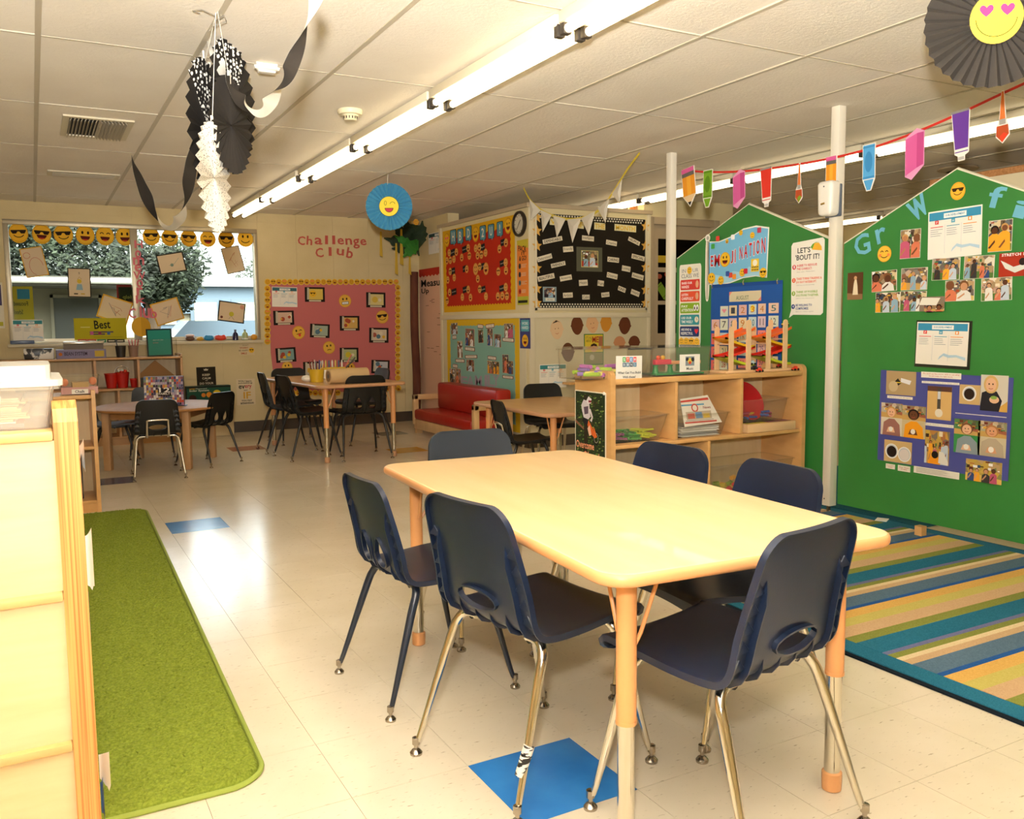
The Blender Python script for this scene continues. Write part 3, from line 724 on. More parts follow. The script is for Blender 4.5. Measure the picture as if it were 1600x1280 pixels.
def kid_table(loc, rz, w, l, h, top, edge, legm, label, inset=.10, low=.288, t=.028, cat='table'):
    e = empty('activity_table', loc, label, cat, rz=rz)
    bm = bmesh.new(); P = rrect(-w/2, -l/2, w/2, l/2, .07, 8)
    vs = [bm.verts.new((x, y, h-t)) for x, y in P]; f = bm.faces.new(vs)
    r = bmesh.ops.extrude_face_region(bm, geom=[f]); up = [v for v in r['geom'] if isinstance(v, bmesh.types.BMVert)]
    for v in up: v.co.z = h
    bmesh.ops.recalc_face_normals(bm, faces=bm.faces)
    ed = [q for q in bm.edges if abs(q.verts[0].co.z-q.verts[1].co.z) < 1e-6]
    bmesh.ops.bevel(bm, geom=ed, offset=t*.42, segments=4, affect='EDGES', profile=.5)
    me = bpy.data.meshes.new('tabletop'); bm.to_mesh(me); bm.free()
    me.materials.append(top); me.materials.append(edge)
    for p in me.polygons: p.use_smooth = True; p.material_index = 0 if p.normal.z > .93 or p.normal.z < -.9 else 1
    for p in me.polygons: p.use_smooth = abs(p.normal.z) < .999
    o = bpy.data.objects.new('tabletop', me); COL.objects.link(o); o.parent = e
    for sx in (-1, 1):
        for sy in (-1, 1):
            x, y = sx*(w/2-inset), sy*(l/2-inset)
            lg = MB().tube([(x, y, low), (x, y, h-t)], .0215, legm, 20).tube([(x, y, low-.002), (x, y, low+.006)], .0225, legm, 20).build('leg', e)
            MB().tube([(x, y, .035), (x, y, low)], .0185, CHROME, 20).build('leg_extension', lg)
            MB().lathe([(.018, 0), (.0225, .003), (.0235, .03), (.0235, .045), (.019, .048)], edge, 16, loc=(x, y, 0)).build('foot_cap', lg)
            for dx, dy in ((-sx, 0), (0, -sy)):
                MB().tube([(x+dx*.02, y+dy*.02, h-t-.155), (x+dx*.035, y+dy*.035, h-t-.13), (x+dx*.085, y+dy*.085, h-t)], .0045, legm, 8).build('brace', lg)
    return e
kid_table((1.371, 2.071, 0), -.066, .777, 1.546, .633, TABT, TABE, LEGT, 'large maple-topped table with rounded corners and tan tube legs, nearest the camera')
kid_table((2.30, 7.60, 0), .085, .80, 1.52, .64, TABT2, TABE2, LEGT, 'rectangular maple-topped table holding the art supplies, in front of the pink board')
kid_table((3.18, 5.17, 0), 0, .80, 1.10, .555, TABT2, TABE2, LEGT, 'rectangular table half hidden behind the poster end of the low shelf')

GB = 'black chairs around the art supply table'
k1 = make_chair(BLACKP, 'petal', BLACKE)
put(k1, 2.40, 7.10, 2, 'black plastic chair seen from behind at the near end of the art supply table', GB, True)
put(k1, 2.02, 7.35, 84, 'black chair facing right, nearer one on the left of the art supply table', GB)
put(k1, 1.98, 7.90, 92, 'black chair facing right, farther one on the left of the art supply table', GB)
put(k1, 2.20, 8.38, 176, 'black plastic chair facing the camera at the far end of the art supply table', GB)
put(k1, 2.74, 7.98, -92, 'black plastic chair facing left at the right side of the art supply table', GB)
GR = 'black chairs around the round table'
r1 = make_chair(BLACKP, 'oval', CHROME, .84, True); 
put(r1, .775, 6.98, 3, 'small black chair with chrome legs and back tube, nearest at the round table', GR, True)
r2 = make_chair(BLACKP, 'petal', BLACKE, .84)
put(r2, 1.21, 7.42, -38, 'small black chair with petal holes at the right of the round table', GR, True)
put(r2, .54, 7.83, 98, 'small black chair facing right at the left of the round table, beside the shelf', GR)
put(r2, .86, 8.13, 186, 'small black chair on the window side of the round table', GR)
n1 = make_chair(BLACKP, 'oval', BLACKE, .86, True)
put(n1, 2.88, 5.12, 100, 'small black chair with a chrome back tube, left of the table behind the shelf', 'chairs at the table behind the shelf', True)
n2 = make_chair(BLACKP, 'bigoval', CHROME, .92)
put(n2, 3.44, 5.66, 188, 'black chair with a wide oval hole facing the camera behind the half-hidden table', 'chairs at the table behind the shelf', True)

# ---------------------------------------------------------------- round table
RTW = wood('round_table_laminate', '#a8733c', '#b37e46', .55, stretch=(8, 1.5, 3), coat=0)
rt = empty('round_table', (.885, 7.62, 0), 'round maple table with square wooden legs in front of the window', 'table', rz=-.47)
MB().lathe([(0, .462), (.50, .462), (.512, .466), (.516, .474), (.512, .482), (.50, .486), (0, .486)], RTW, 64, cap=False).build('tabletop', rt)
ap = MB()
for a in range(4):
    M = Matrix.Rotation(a*pi/2, 4, 'Z'); ap.box(-.28, .28, .29, .31, .40, .462, RTW, M=M)
ap.build('apron', rt)
LGW = wood('table_leg_maple', '#b68a5c', '#c29668', .5, coat=0)
for sx in (-1, 1):
    for sy in (-1, 1): MB().box(sx*.31-.028, sx*.31+.028, sy*.31-.028, sy*.31+.028, 0, .462, LGW, .006).build('leg', rt)

# ---------------------------------------------------------------- low storage shelf (two rows of cubbies)
SX0, SX1, SY0, SY1, SZ = 2.60, 4.01, 3.69, 4.03, .825
sh = empty('storage_shelf', (SX0, SY0, 0), 'low maple cubby shelf with a motocross poster on its end, left of the green divider', 'shelf')
W_, D_ = SX1-SX0, SY1-SY0
def endp(x, z): return MB().prism([(p[0], p[1]) for p in rrect(0, 0, D_, z, .035, 5)], 0, .03, MAPLEO, Matrix(((0, 0, 1, x), (1, 0, 0, 0), (0, 1, 0, 0), (0, 0, 0, 1))), side=MAPLEO)
endp(0, .868).build('end_panel', sh); endp(W_-.03, .86).build('end_panel', sh)
MB().box(.03, W_-.03, 0, D_, SZ-.03, SZ, MAPLEO, .006).build('top', sh)
sz2, sz3 = .455, .09
MB().box(.03, W_-.03, .008, D_, sz2, sz2+.022, MAPLEO, .005).build('shelf', sh)
MB().box(.03, W_-.03, .008, D_, sz3, sz3+.022, MAPLEO, .005).build('shelf', sh)
MB().box(.03, W_-.03, D_-.012, D_-.002, .02, SZ-.03, MAPLED).build('back_board', sh)
xa, xb, xc = [PY(u, v, SY0).x-SX0 for u, v in ((1059, 660), (1161, 650), (1110, 720))]
for x in (xa, xb): MB().box(x-.011, x+.011, .010, D_-.012, sz2+.022, SZ-.03, MAPLEO, .004).build('divider', sh)
MB().box(xc-.011, xc+.011, .010, D_-.012, sz3+.022, sz2, MAPLEO, .004).build('divider', sh)
MB().box(.03, W_-.03, .02, .045, 0, sz3, MAPLEO).build('plinth', sh)
for x, z in ((-.001, .835),):
    for y in (.06, D_-.06): MB().lathe([(0, .003), (.007, .002), (.009, 0)], CHROMED, 12, M=Matrix(((0, 0, -1, x), (0, 1, 0, y), (1, 0, 0, z), (0, 0, 0, 1)))).build('bolt', sh)

# ---------------------------------------------------------------- book display unit in the left foreground (seen from behind)
CX, CY = .066, 1.84
bd = empty('book_display', (CX, CY, 0), 'tall maple book display unit seen from behind in the left foreground', 'shelf')
Ms = Matrix(((0, 0, 1, -.042), (1, 0, 0, 0), (0, 1, 0, 0), (0, 0, 0, 1)))
sp = MB().prism([(0, 0), (.36, 0), (.36, .55), (.14, .955)]+[(.10, .975), (.05, .978), (.015, .965), (0, .94)], 0, .042, MAPLEO, Ms, side=PLY).build('side_panel', bd)
MB().prism([(0, 0), (.36, 0), (.36, .55), (.14, .955)]+[(.10, .975), (.05, .978), (.015, .965), (0, .94)], 0, .042, MAPLEO, Matrix(((0, 0, 1, -1.25), (1, 0, 0, 0), (0, 1, 0, 0), (0, 0, 0, 1))), side=PLY).build('side_panel', bd)
zt = .925; zl = [PY(40, v, CY).z for v in (934, 1176)]
MB().box(-1.21, -.042, .0, .30, zt-.02, zt, MAPLE, .006).build('top', bd)
for a, b in ((zl[0], zt-.02), (zl[1], zl[0]-.018), (.05, zl[1]-.018)): MB().box(-1.21, -.042, .012, .022, a, b, MAPLEL).build('back_panel', bd)
for z in zl: MB().box(-1.21, -.042, -.004, .28, z-.018, z, MAPLE, .005).build('shelf', bd)
# loose papers peeking past its right side
PAP = mat('white_paper', '#f1ece0', .7)
def curl(name, u, v, w, h, seed, label, y=CY+.10, m=PAP, lean=.0):
    p = PY(u, v, y); mb = MB(); n = 6; R = random.Random(seed); wv = p.x-CX-.0025
    vs = [(wv*i/n, 0-.012*(i/n)**2*(1+seed % 3), z*h+(.018*(i/n)**2 if z else -.004*i*R.random())) for i in range(n+1) for z in (0, 1)]
    mb.add(vs, [(2*i, 2*i+2, 2*i+3, 2*i+1) for i in range(n)], m, True)
    mb.add([(a, b+.0008, c) for a, b, c in vs], [(2*i+1, 2*i+3, 2*i+2, 2*i) for i in range(n)], m, True)
    return mb.build(name, None, loc=(CX+.0025, p.y, p.z-h/2), label=label, cat='paper')
curl('loose_paper', 131, 710, .10, .035, 1, 'white sheet curling past the book display, highest one')
curl('book_cover', 128, 738, .09, .05, 2, 'dark picture book edge sticking out of the display below the top sheet', m=mat('book_dark', '#4b5560', .4))
curl('loose_paper', 145, 875, .11, .10, 3, 'tan-white sheet curling past the middle of the book display', y=CY+.06)
curl('book_cover', 139, 960, .09, .09, 4, 'purple book edge showing beside the display, at mid height', m=mat('book_purple', '#54486e', .4), y=CY+.05)
curl('loose_paper', 170, 1195, .10, .05, 5, 'white sheet curling past the lower part of the book display', y=CY+.03)
curl('book_cover', 162, 1245, .09, .06, 6, 'blue and white book edge at the bottom of the book display', m=mat('book_blue', '#3a6fb0', .4), y=CY+.03)

# clear lidded box of papers on top
pb = empty('paper_box', (CX-.035, CY+.02, zt), 'clear lidded storage box full of papers on the foreground book display', 'storage box')
x0, x1, y0, y1, hh = -.36, 0, .0, .235, .098
def bin_mesh(w, d, h, t, m, flare=.02, r=.02, lip=.010):
    mb = MB(); A = rrect(-w/2+flare, -d/2+flare, w/2-flare, d/2-flare, r); B = rrect(-w/2, -d/2, w/2, d/2, r)
    n = len(A)
    for (a, b, fl) in ((A, B, 0),):
        Ai = [(x*(1-t/w*2), y*(1-t/d*2)) for x, y in A]; Bi = [(x*(1-t/w*2), y*(1-t/d*2)) for x, y in B]
        vs = [(x, y, 0) for x, y in A]+[(x, y, h) for x, y in B]+[(x, y, t) for x, y in Ai]+[(x, y, h) for x, y in Bi]
        fs = [(i, (i+1) % n, n+(i+1) % n, n+i) for i in range(n)]+[(2*n+(i+1) % n, 2*n+i, 3*n+i, 3*n+(i+1) % n) for i in range(n)]
        fs += [(n+i, n+(i+1) % n, 3*n+(i+1) % n, 3*n+i) for i in range(n)]+[tuple(range(n-1, -1, -1)), tuple(range(2*n, 3*n))]
        mb.add(vs, fs, m, True)
    if lip:
        C = rrect(-w/2-lip, -d/2-lip, w/2+lip, d/2+lip, r); vs = [(x, y, h) for x, y in B]+[(x, y, h) for x, y in C]+[(x, y, h-.008) for x, y in C]
        mb.add(vs, [(i, (i+1) % n, n+(i+1) % n, n+i) for i in range(n)]+[(n+i, n+(i+1) % n, 2*n+(i+1) % n, 2*n+i) for i in range(n)], m, True)
    return mb
o = bin_mesh(.46, .30, .085, .003, CLEARW, .012).build('bin', pb); o.location = (-.23, .16, 0)
LIDW = glassy('milky_lid', '#f6f4ee', .06, .6, '#f4efe2', .3)
MB().prism(rrect(-.245, -.165, .245, .165, .03), .083, .095, LIDW).prism(rrect(-.225, -.145, .225, .145, .03), .095, .122, LIDW).build('lid', pb, loc=(-.23, .16, 0))
def paper_stack(mb, w, d, n, z0, seed, cols, th=.003, off=.012):
    R = random.Random(seed); z = z0
    for i in range(n):
        a = R.uniform(-.06, .06); M = Matrix.Translation((R.uniform(-off, off), R.uniform(-off, off), z)) @ Matrix.Rotation(a, 4, 'Z')
        mb.box(-w/2, w/2, -d/2, d/2, 0, th*.8, R.choice(cols), M=M); z += th
    return z
stk = MB(); cols = [mat('paper_cream', '#f0e2c4', .8), PAP, mat('paper_tan', '#e2c08e', .8), mat('paper_grey', '#a8a49a', .8), mat('paper_manila', '#f2d596', .8)]
paper_stack(stk, .36, .24, 12, .012, 4, cols, .004); stk.box(-.19, .18, -.125, .125, .004, .011, mat('folder_pink', '#d85a6a', .5))
tag(stk.build('paper_stack', None, loc=(CX-.035-.235, CY+.18, zt+.001)), 'stack of cream and manila papers inside the clear box', 'paper')
tag(MB().box(-.16, .13, -.002, .002, 0, .052, PAP, M=Matrix.Rotation(.12, 4, 'Y')).build('drawing_sheet', None, loc=(CX-.26, CY+.045, zt+.03)), 'upright white sheet with faint pencil writing inside the clear box', 'paper')

# ---------------------------------------------------------------- shelf behind it, and the long shelf under the window
s2 = empty('display_shelf', (.31, 5.80, 0), 'open maple shelf unit standing at the far end of the green rug', 'shelf')
MB().prism([(0, 0), (.38, 0), (.38, .74), (0, .745)], -.022, 0, MAPLEO, Matrix(((0, 0, 1, 0), (1, 0, 0, 0), (0, 1, 0, 0), (0, 0, 0, 1)))).build('side_panel', s2)
MB().prism([(0, 0), (.38, 0), (.38, .74), (0, .745)], -1.1, -1.078, MAPLEO, Matrix(((0, 0, 1, 0), (1, 0, 0, 0), (0, 1, 0, 0), (0, 0, 0, 1)))).build('side_panel', s2)
for z in (.715, .405, .075): MB().box(-1.078, -.022, .004, .37, z-.02, z, MAPLEO, .004).build('shelf', s2)
MB().box(-1.078, -.022, .36, .37, .03, .70, MAPLED).build('back_board', s2); MB().box(-1.078, -.022, .01, .03, 0, .055, MAPLEO).build('plinth', s2)
s3 = empty('window_shelf', (0, 9.06, 0), 'long low maple shelf with cubbies under the window', 'shelf')
SHW = wood('aged_maple', '#c29260', '#cda070', .45, stretch=(2, 3, 2))
MB().box(-1.2, 1.275, 0, .38, .815, .835, SHW, .004).build('top', s3)
for z in (.54, .08): MB().box(-1.2, 1.255, .005, .37, z-.02, z, SHW, .004).build('shelf', s3)
MB().box(1.255, 1.275, 0, .38, 0, .86, SHW, .004).build('side_panel', s3); MB().box(-1.22, -1.2, 0, .38, 0, .86, SHW, .004).build('side_panel', s3)
for u in (149, 217): x = PY(u, 580, 9.06).x; MB().box(x-.01, x+.01, .008, .37, .54, .815, SHW).build('divider', s3)
x = PY(186, 620, 9.06).x; MB().box(x-.01, x+.01, .008, .37, .08, .52, SHW).build('divider', s3)
MB().box(-1.2, 1.255, .365, .375, .02, .815, MAPLED).build('back_board', s3); MB().box(-1.2, 1.255, .01, .03, 0, .06, SHW).build('plinth', s3)

# ---------------------------------------------------------------- red sofa with wooden arms
sf = empty('red_sofa', (3.44, 7.58, 0), 'low red vinyl child sofa with pale wooden loop arms against the nook wall', 'sofa')
# it faces -X; local x runs toward the wall, y along its length
BW = wood('birch_ply', '#d9ae78', '#e3bb86', .45)
def arm(y):
    mb = MB(); P = [(-.02, 0), (.40, 0), (.40, .36), (-.02, .395), (-.045, .375), (-.045, 0)]
    f = MB(); t = .03
    f.box(-.035, .02, y-t, y+t, .09, .40, BW, .01); f.box(-.035, .36, y-t, y+t, .345, .40, BW, .01); f.box(.30, .36, y-t, y+t, .09, .40, BW, .01)
    return f.build('arm', sf)
arm(-.62); arm(.78)
MB().box(-.03, .36, -.62, .78, .05, .15, BW, .006).build('base', sf)
MB().box(-.01, .05, .74, .80, 0, .06, BW).box(-.01, .05, -.64, -.58, 0, .06, BW).box(.30, .36, .74, .80, 0, .06, BW).build('foot', sf)
MB().box(-.045, .34, -.585, .745, .15, .255, REDV, .028).build('seat_cushion', sf)
MB().box(.22, .385, -.585, .745, .25, .52, REDV, .03).build('back_cushion', sf)

# ---------------------------------------------------------------- rugs
GRUG = mat('green_shag', '#6f7b28', .95, spec=.1, fn=f_noise('#606c1e', '#7e8a32', 130, 0, lo=.3, hi=.7))
gr = empty('green_rug', (0, 0, 0), 'lime green shag runner rug beside the foreground book display', 'rug')
import numpy as np
def rug_mesh(x0, y0, x1, y1, nx, ny, h, r, mf, jitter=.003, seed=2):
    R = random.Random(seed); vs = []; fs = []; mi = []
    for j in range(ny+1):
        for i in range(nx+1):
            x = x0+(x1-x0)*i/nx; y = y0+(y1-y0)*j/ny; e = min(x-x0, x1-x, y-y0, y1-y)
            for cx, cy in ((x0+r, y0+r), (x1-r, y0+r), (x0+r, y1-r), (x1-r, y1-r)):
                if (x < x0+r if cx < (x0+x1)/2 else x > x1-r) and (y < y0+r if cy < (y0+y1)/2 else y > y1-r):
                    d = Vector((x-cx, y-cy)); l = max(abs(d.x), abs(d.y))
                    if d.length > 1e-9: q = d*(l/d.length); x, y = cx+q.x, cy+q.y; e = r-l
            z = h*min(1, .25+e/.012*.75)+(R.uniform(-jitter, jitter) if e > .01 else 0)
            vs.append((x+R.uniform(-jitter, jitter)*(e > .01), y+R.uniform(-jitter, jitter)*(e > .01), z if e > 1e-6 else .0005))
    for j in range(ny):
        for i in range(nx): fs.append((j*(nx+1)+i, j*(nx+1)+i+1, (j+1)*(nx+1)+i+1, (j+1)*(nx+1)+i)); mi.append(mf((i+.5)/nx, (j+.5)/ny))
    return vs, fs, mi
gx0, gx1, gy0, gy1 = -.32, .445, 2.09, 5.72
vs, fs, mi = rug_mesh(gx0, gy0, gx1, gy1, 110, 480, .018, .10, lambda a, b: 0, .0034)
# the runner lies very slightly askew
me = bpy.data.meshes.new('pile'); me.from_pydata([(x+(y-2.1)*.028, y, z) for x, y, z in vs], [], fs); me.materials.append(GRUG); me.update()
o = bpy.data.objects.new('pile', me); COL.objects.link(o); o.parent = gr
ed = [(x+(y-2.1)*.028, y, .006) for x, y in rrect(gx0-.004, gy0-.004, gx1+.004, gy1+.004, .10, 8)]
MB().tube(ed, .007, mat('rug_binding', '#8a983c', .8), 8, closed=True).build('binding', gr)
# striped classroom rug
sr = empty('striped_rug', (0, 0, 0), 'striped blue, gold, lime and tan classroom rug beside the green dividers', 'rug')
RC = {k: mat('rug_'+k, c, .95, spec=.1, fn=f_noise(c, d, 220, .25, 300, dist=.002)) for k, c, d in (('teal', '#1c5a72', '#2a6c84'), ('slate', '#4a6274', '#5a7284'), ('blue', '#1d4a86', '#275690'), ('gold', '#cba052', '#d8ae62'), ('lime', '#b8ac58', '#c4b868'), ('pink', '#bf9d76', '#cbab84'), ('olive', '#757a34', '#838844'), ('purple', '#626488', '#6e7094'), ('cream', '#d6c296', '#e2cfa6'), ('edge', '#101820', '#181f26'))}
ys = [PZ(1328, 760+c/3.281, .008).y for c in (380, 400, 430, 455, 510, 520, 545, 560, 580, 628, 640, 675, 715, 780)]
y_g = [PZ(1326, 760+c/3.281, .008).y for c in (430, 455, 508, 520, 538, 552, 572, 625, 640, 680, 722, 778)]
seq = ['olive', 'teal', 'purple', 'olive', 'cream', 'pink', 'slate', 'blue', 'gold', 'lime', 'pink']
wd = [y_g[i]-y_g[i+1] for i in range(len(seq))]; per = sum(wd)
ya = y_g[0]
bands = []; y = ya+2*per
while y > -1.2:
    for n_, w_ in zip(seq, wd): bands.append((y-w_, y, n_)); y -= w_
RX0, RX1, RY0, RY1 = 2.325, 4.13, -1.1, 3.66
for c_, k_ in [(MB().box(RX0, RX1, RY0, RY1, .0005, .006, RC['edge']), 'backing'), (MB().box(RX0+.020, RX1-.020, RY0+.020, RY1-.020, .006, .010, RC['teal']), 'border')]: c_.build(k_, sr)
for a, b, n_ in bands:
    a, b = max(a, RY0+.09), min(b, RY1-.09)
    if b-a > .004: MB().box(RX0+.10, RX1-.10, a, b, .009, .0115, RC[n_]).build('stripe', sr)
# ================================================================ GREEN DIVIDERS AND POSTS
def house(name, y_left, y_peak, y_right, z0, ze, zp, label):
    """a house-shaped panel in the plane X=4.05, y_left is the far edge"""
    e = empty(name, (4.05, y_left, z0), label, 'divider')
    P = [(0, 0), (y_left-y_right, 0), (y_left-y_right, ze-z0), (y_left-y_peak, zp-z0), (0, ze-z0)]
    M = Matrix(((0, 0, 1, 0), (-1, 0, 0, 0), (0, 1, 0, 0), (0, 0, 0, 1)))
    CRE = mat('cream_edge', '#e6dfc6', .5)
    MB().prism(P, 0, .022, GREEN, M, side=CRE).build('panel', e)
    up = [P[2], P[3], P[4]]; tr = MB()
    tr.tube([(0.011, -a, b+.002) for a, b in up], .010, CRE, 6); tr.build('edge_trim', e); return e
house('green_divider', 4.94, 4.235, 3.535, .055, 1.562, 1.858, 'green house-shaped divider behind the cubby shelf, farther one')
house('green_divider', 3.475, 2.80, 2.12, .055, 1.545, 1.853, 'green house-shaped divider at the right edge, nearer one with photos')
def post(x, y, w, label, z0=.045):
    p = empty('white_post', (x, y, 0), label, 'post')
    MB().box(-w/2, w/2, -w/2, w/2, z0, CEIL, WHITE, .003).build('column', p)
    MB().tube([(-.01, 0, 0), (-.01, 0, z0)], .007, CHROMED, 8).tube([(.015, .01, 0), (.015, .01, z0)], .007, CHROMED, 8).build('levelling_foot', p)
    MB().lathe([(0, .0), (.004, .0), (.004, .001)], mat('screw_hole', '#2a2620', .5), 8, M=Matrix(((0, 0, -1, -w/2-.001), (0, 1, 0, .01), (1, 0, 0, .085), (0, 0, 0, 1)))).build('screw', p)
post(4.025, 4.975, .052, 'white square ceiling post at the left edge of the farther green divider')
post(4.015, 3.505, .056, 'white square ceiling post between the two green dividers, holding the dispenser')
# wooden leg, teal carpet and slip of paper under the nearer divider
q = PZ(1438, 836, .012); MB().box(-.02, .02, -.02, .02, 0, .06, MAPLEO).build('divider_leg', bpy.data.objects['green_divider.001'], loc=(q.x-4.05, q.y-3.475, -.055))
tag(MB().box(4.135, 5.4, 2.98, 4.6, .0005, .008, RC['teal']).build('teal_carpet'), 'plain dark teal carpet lying under the nearer green divider', 'rug')
q = PZ(1378, 812, .012); tag(MB().box(-.04, .04, -.03, .03, 0, .004, PAP, M=Matrix.Rotation(.5, 4, 'Z')).build('paper_scrap', loc=(q.x, q.y, .009)), 'small crumpled white slip on the teal carpet under the divider', 'paper')

# ---------------------------------------------------------------- posters on the farther divider
def sc(u, v, s, ox, oy): return ox+u/s, oy+v/s
c6 = lambda u, v: sc(u, v, 4.57, 1030, 310)
c7 = lambda u, v: sc(u, v, 4.13, 1300, 250)
c8 = lambda u, v: sc(u, v, 4.267, 1300, 550)
def FP(pl, f, a, b, c, d, rot=0, **k):
    p, q = f(a, b), f(c, d); return Flat.px(pl, p[0], p[1], q[0], q[1], rot, **k)
F = FP(GPAN, c6, 147, 478, 296, 1052)
F.sheet('#f2eee0', poly=rrect(0, 0, 1, 1, .06))
F.text('IN', .12, .90, .30, .945, '#8a8f94'); F.emoji(.47, .925, .11, 'em'); F.text('UR', .62, .90, .88, .945, '#8a8f94'); F.text('CLASS WE', .1, .835, .9, .885, '#6c7278')
for i, (c, a, b) in enumerate((('#d8433a', 'RAISE OUR', 'HANDS'), ('#e85a3a', 'LISTEN', 'CAREFULLY'), ('#8db52e', 'PAY', 'ATTENTION'), ('#3f9aa4', 'USE OUR', 'TIME WISELY'), ('#2b3f74', 'ARE KIND &', 'RESPECTFUL'))):
    y1 = .812-i*.144; F.poly(rrect(.06, y1-.125, .95, y1, .03), c); w2 = .34 if b in ('HANDS',) else .55
    F.text(a, .12, y1-.055, .12+(.3 if a in ('PAY', 'LISTEN') else .48), y1-.025, '#ffffff', True); F.text(b, .12, y1-.105, .12+w2, y1-.07, '#ffffff', True)
    if i == 2:
        for q in (.74, .86): F.ell(q, y1-.06, .06, '#ffffff', .04); F.ell(q-.01, y1-.065, .025, '#181818', .02)
    elif i == 4: F.poly([(.83+x*.09, y1-.06+y*.035) for x, y in ((0, -1), (.95, .1), (.85, .7), (.45, .85), (0, .5), (-.45, .85), (-.85, .7), (-.95, .1))], '#e8353a')
    elif i == 3: F.ell(.83, y1-.06, .09, '#f2ead4'); F.line([(.83, y1-.03), (.83, y1-.06), (.87, y1-.065)], .015, '#555555')
    else: F.ell(.83, y1-.06, .07, '#e8b088', .045)
F.poly([(0.02, .01), (.98, .01), (.98, .07), (.85, .095), (.75, .075), (.62, .1), (.5, .08), (.38, .095), (.25, .075), (.12, .1), (.02, .07)], '#f2b73a')
for x, k in ((.14, 'em'), (.36, 'em'), (.6, 'sm'), (.86, 'em')): F.emoji(x, .05, .11, k, '#f4c344', edge='#f2b73a')
F.build('class_rules_poster', 'tall white class rules poster with five coloured bands on the farther divider', 'poster')
# flag banner
F = FP(GPAN, c6, 345, 240, 785, 600)
top = [(x, .84-.22*cos(pi*(x*1.02))*0+.0) for x in (0,)]
up = [(.02, .82), (.2, .80), (.4, .86), (.6, .97), (.8, .99), (.99, .93)]; lo = [(.97, .08), (.8, .12), (.6, .10), (.4, .03), (.2, 0), (.03, .03)]
F.sheet('#f6f4ea', poly=up+lo); F.poly([(x*.97+.015, y*.955+.02) for x, y in up+lo], '#7cc0e4')
F.poly([(.05, .05), (.2, .02), (.4, .05), (.6, .12), (.8, .14), (.95, .1), (.95, .26), (.8, .2), (.7, .3), (.6, .2), (.45, .24), (.3, .16), (.15, .2), (.05, .24)], '#a8d8ec')
P = lambda t, x0, x1, y0, y1, dy: F.text(t, x0, y0, x1, y1, '#ffffff', True).text(t, x0+.006, y0+.01, x1-.004, y1-.008, '#c8242c', True)
P('E', .06, .115, .35, .56, 0); P('M', .125, .225, .34, .57, 0); F.emoji(.31, .46, .085, 'eo'); P('J', .40, .45, .37, .61, 0); P('I', .465, .49, .38, .63, 0)
P('N', .54, .60, .43, .66, 0); P('A', .61, .68, .44, .69, 0); P('T', .69, .745, .46, .71, 0); P('I', .76, .785, .47, .73, 0); P('O', .80, .865, .48, .75, 0); P('N', .88, .95, .5, .77, 0)
for x, y, r, k in ((.09, .14, .065, 'em'), (.25, .09, .05, 'wm'), (.60, .20, .045, 'tm'), (.92, .17, .055, 'sm'), (.57, .9, .03, 'em'), (.75, .83, .035, 'em'), (.35, .78, .025, 'eo')): F.emoji(x, y, r, k)
F.rect(.74, .2, .86, .42, '#f0cc3a'); F.ell(.8, .35, .035, '#f8f4e0'); 
for i in range(4):
    for j in range(2): F.rect(.755+i*.027, .22+j*.045, .77+i*.027, .245+j*.045, '#3a3a30')
for x, y, c in ((.42, .17, '#d84a3a'), (.37, .2, '#3a5aa8'), (.48, .14, '#f09a3a'), (.66, .22, '#c82a3a'), (.2, .85, '#e0483a'), (.45, .84, '#ffffff'), (.86, .9, '#c0405a'), (.12, .72, '#4aa84a')): F.poly(rrect(x-.03, y-.045, x+.03, y+.045, .012), c)
fb = F.build('flag_banner', 'emoji nation banner shaped like a waving flag on the farther divider', 'banner')
F = FP(GPAN, c6, 330, 270, 362, 735); F.sheet('#f2eee2', poly=rrect(.1, 0, .9, 1, .3)); F.ell(.5, .965, .48, '#f2eee2'); F.ell(.5, .965, .25, '#b8b4a8'); F.rect(.35, .03, .65, .92, '#d8d2c2'); F.rect(.46, .03, .54, .92, '#8a8478'); F.build('flag_pole', parent=fb) if False else tag(F.build('flag_pole'), 'white printed paper flag pole left of the flag banner', 'paper cut-out')
F = FP(GPAN, c6, 940, 305, 1170, 850)
F.sheet('#f3f0e4', poly=[(0, .0), (.12, .04), (.93, .03), (1, .06), (1, .97), (.95, 1), (.08, .97), (.03, .93), (.06, .1)])
F.text("LET'S", .22, .83, .6, .9, '#2e3438', True); F.text("'BOUT IT!", .16, .74, .86, .81, '#2e3438', True)
F.poly([(.64, .86), (.72, .94), (.84, .94), (.92, .89), (.93, .84)], '#f0b83a'); F.poly([(.66, .87), (.6, .89), (.66, .93), (.75, .95), (.86, .95), (.72, .94)], '#6fa83a')
for i, (c, a, b, d) in enumerate((('#d8322c', 'AGREE TO RESOLVE', 'THE CONFLICT.', 'Stay calm. Think first.'), ('#e8602c', 'TAKE TURNS TALKING &', 'DO NOT INTERRUPT.', 'Tell how you feel and why.'), ('#8ab02a', 'THINK OF POSSIBLE', 'SOLUTIONS TOGETHER.', 'Listen to the other person.'), ('#2a4a8c', 'BE WILLING TO', 'COMPROMISE.', 'Agree on a solution together.'))):
    y = .665-i*.17; F.ell(.13, y-.01, .055, c); F.text('1234'[i], .115, y-.025, .15, y+.01, '#ffffff', True)
    F.text(a, .21, y-.008, .21+.037*len(a), y+.022, c, True); F.text(b, .21, y-.052, .21+.035*len(b), y-.022, c, True); F.text(d, .21, y-.085, .75, y-.068, '#9a9a94')
F.build('talk_poster', 'tall white speech-bubble poster with a taco and four numbered steps', 'poster')
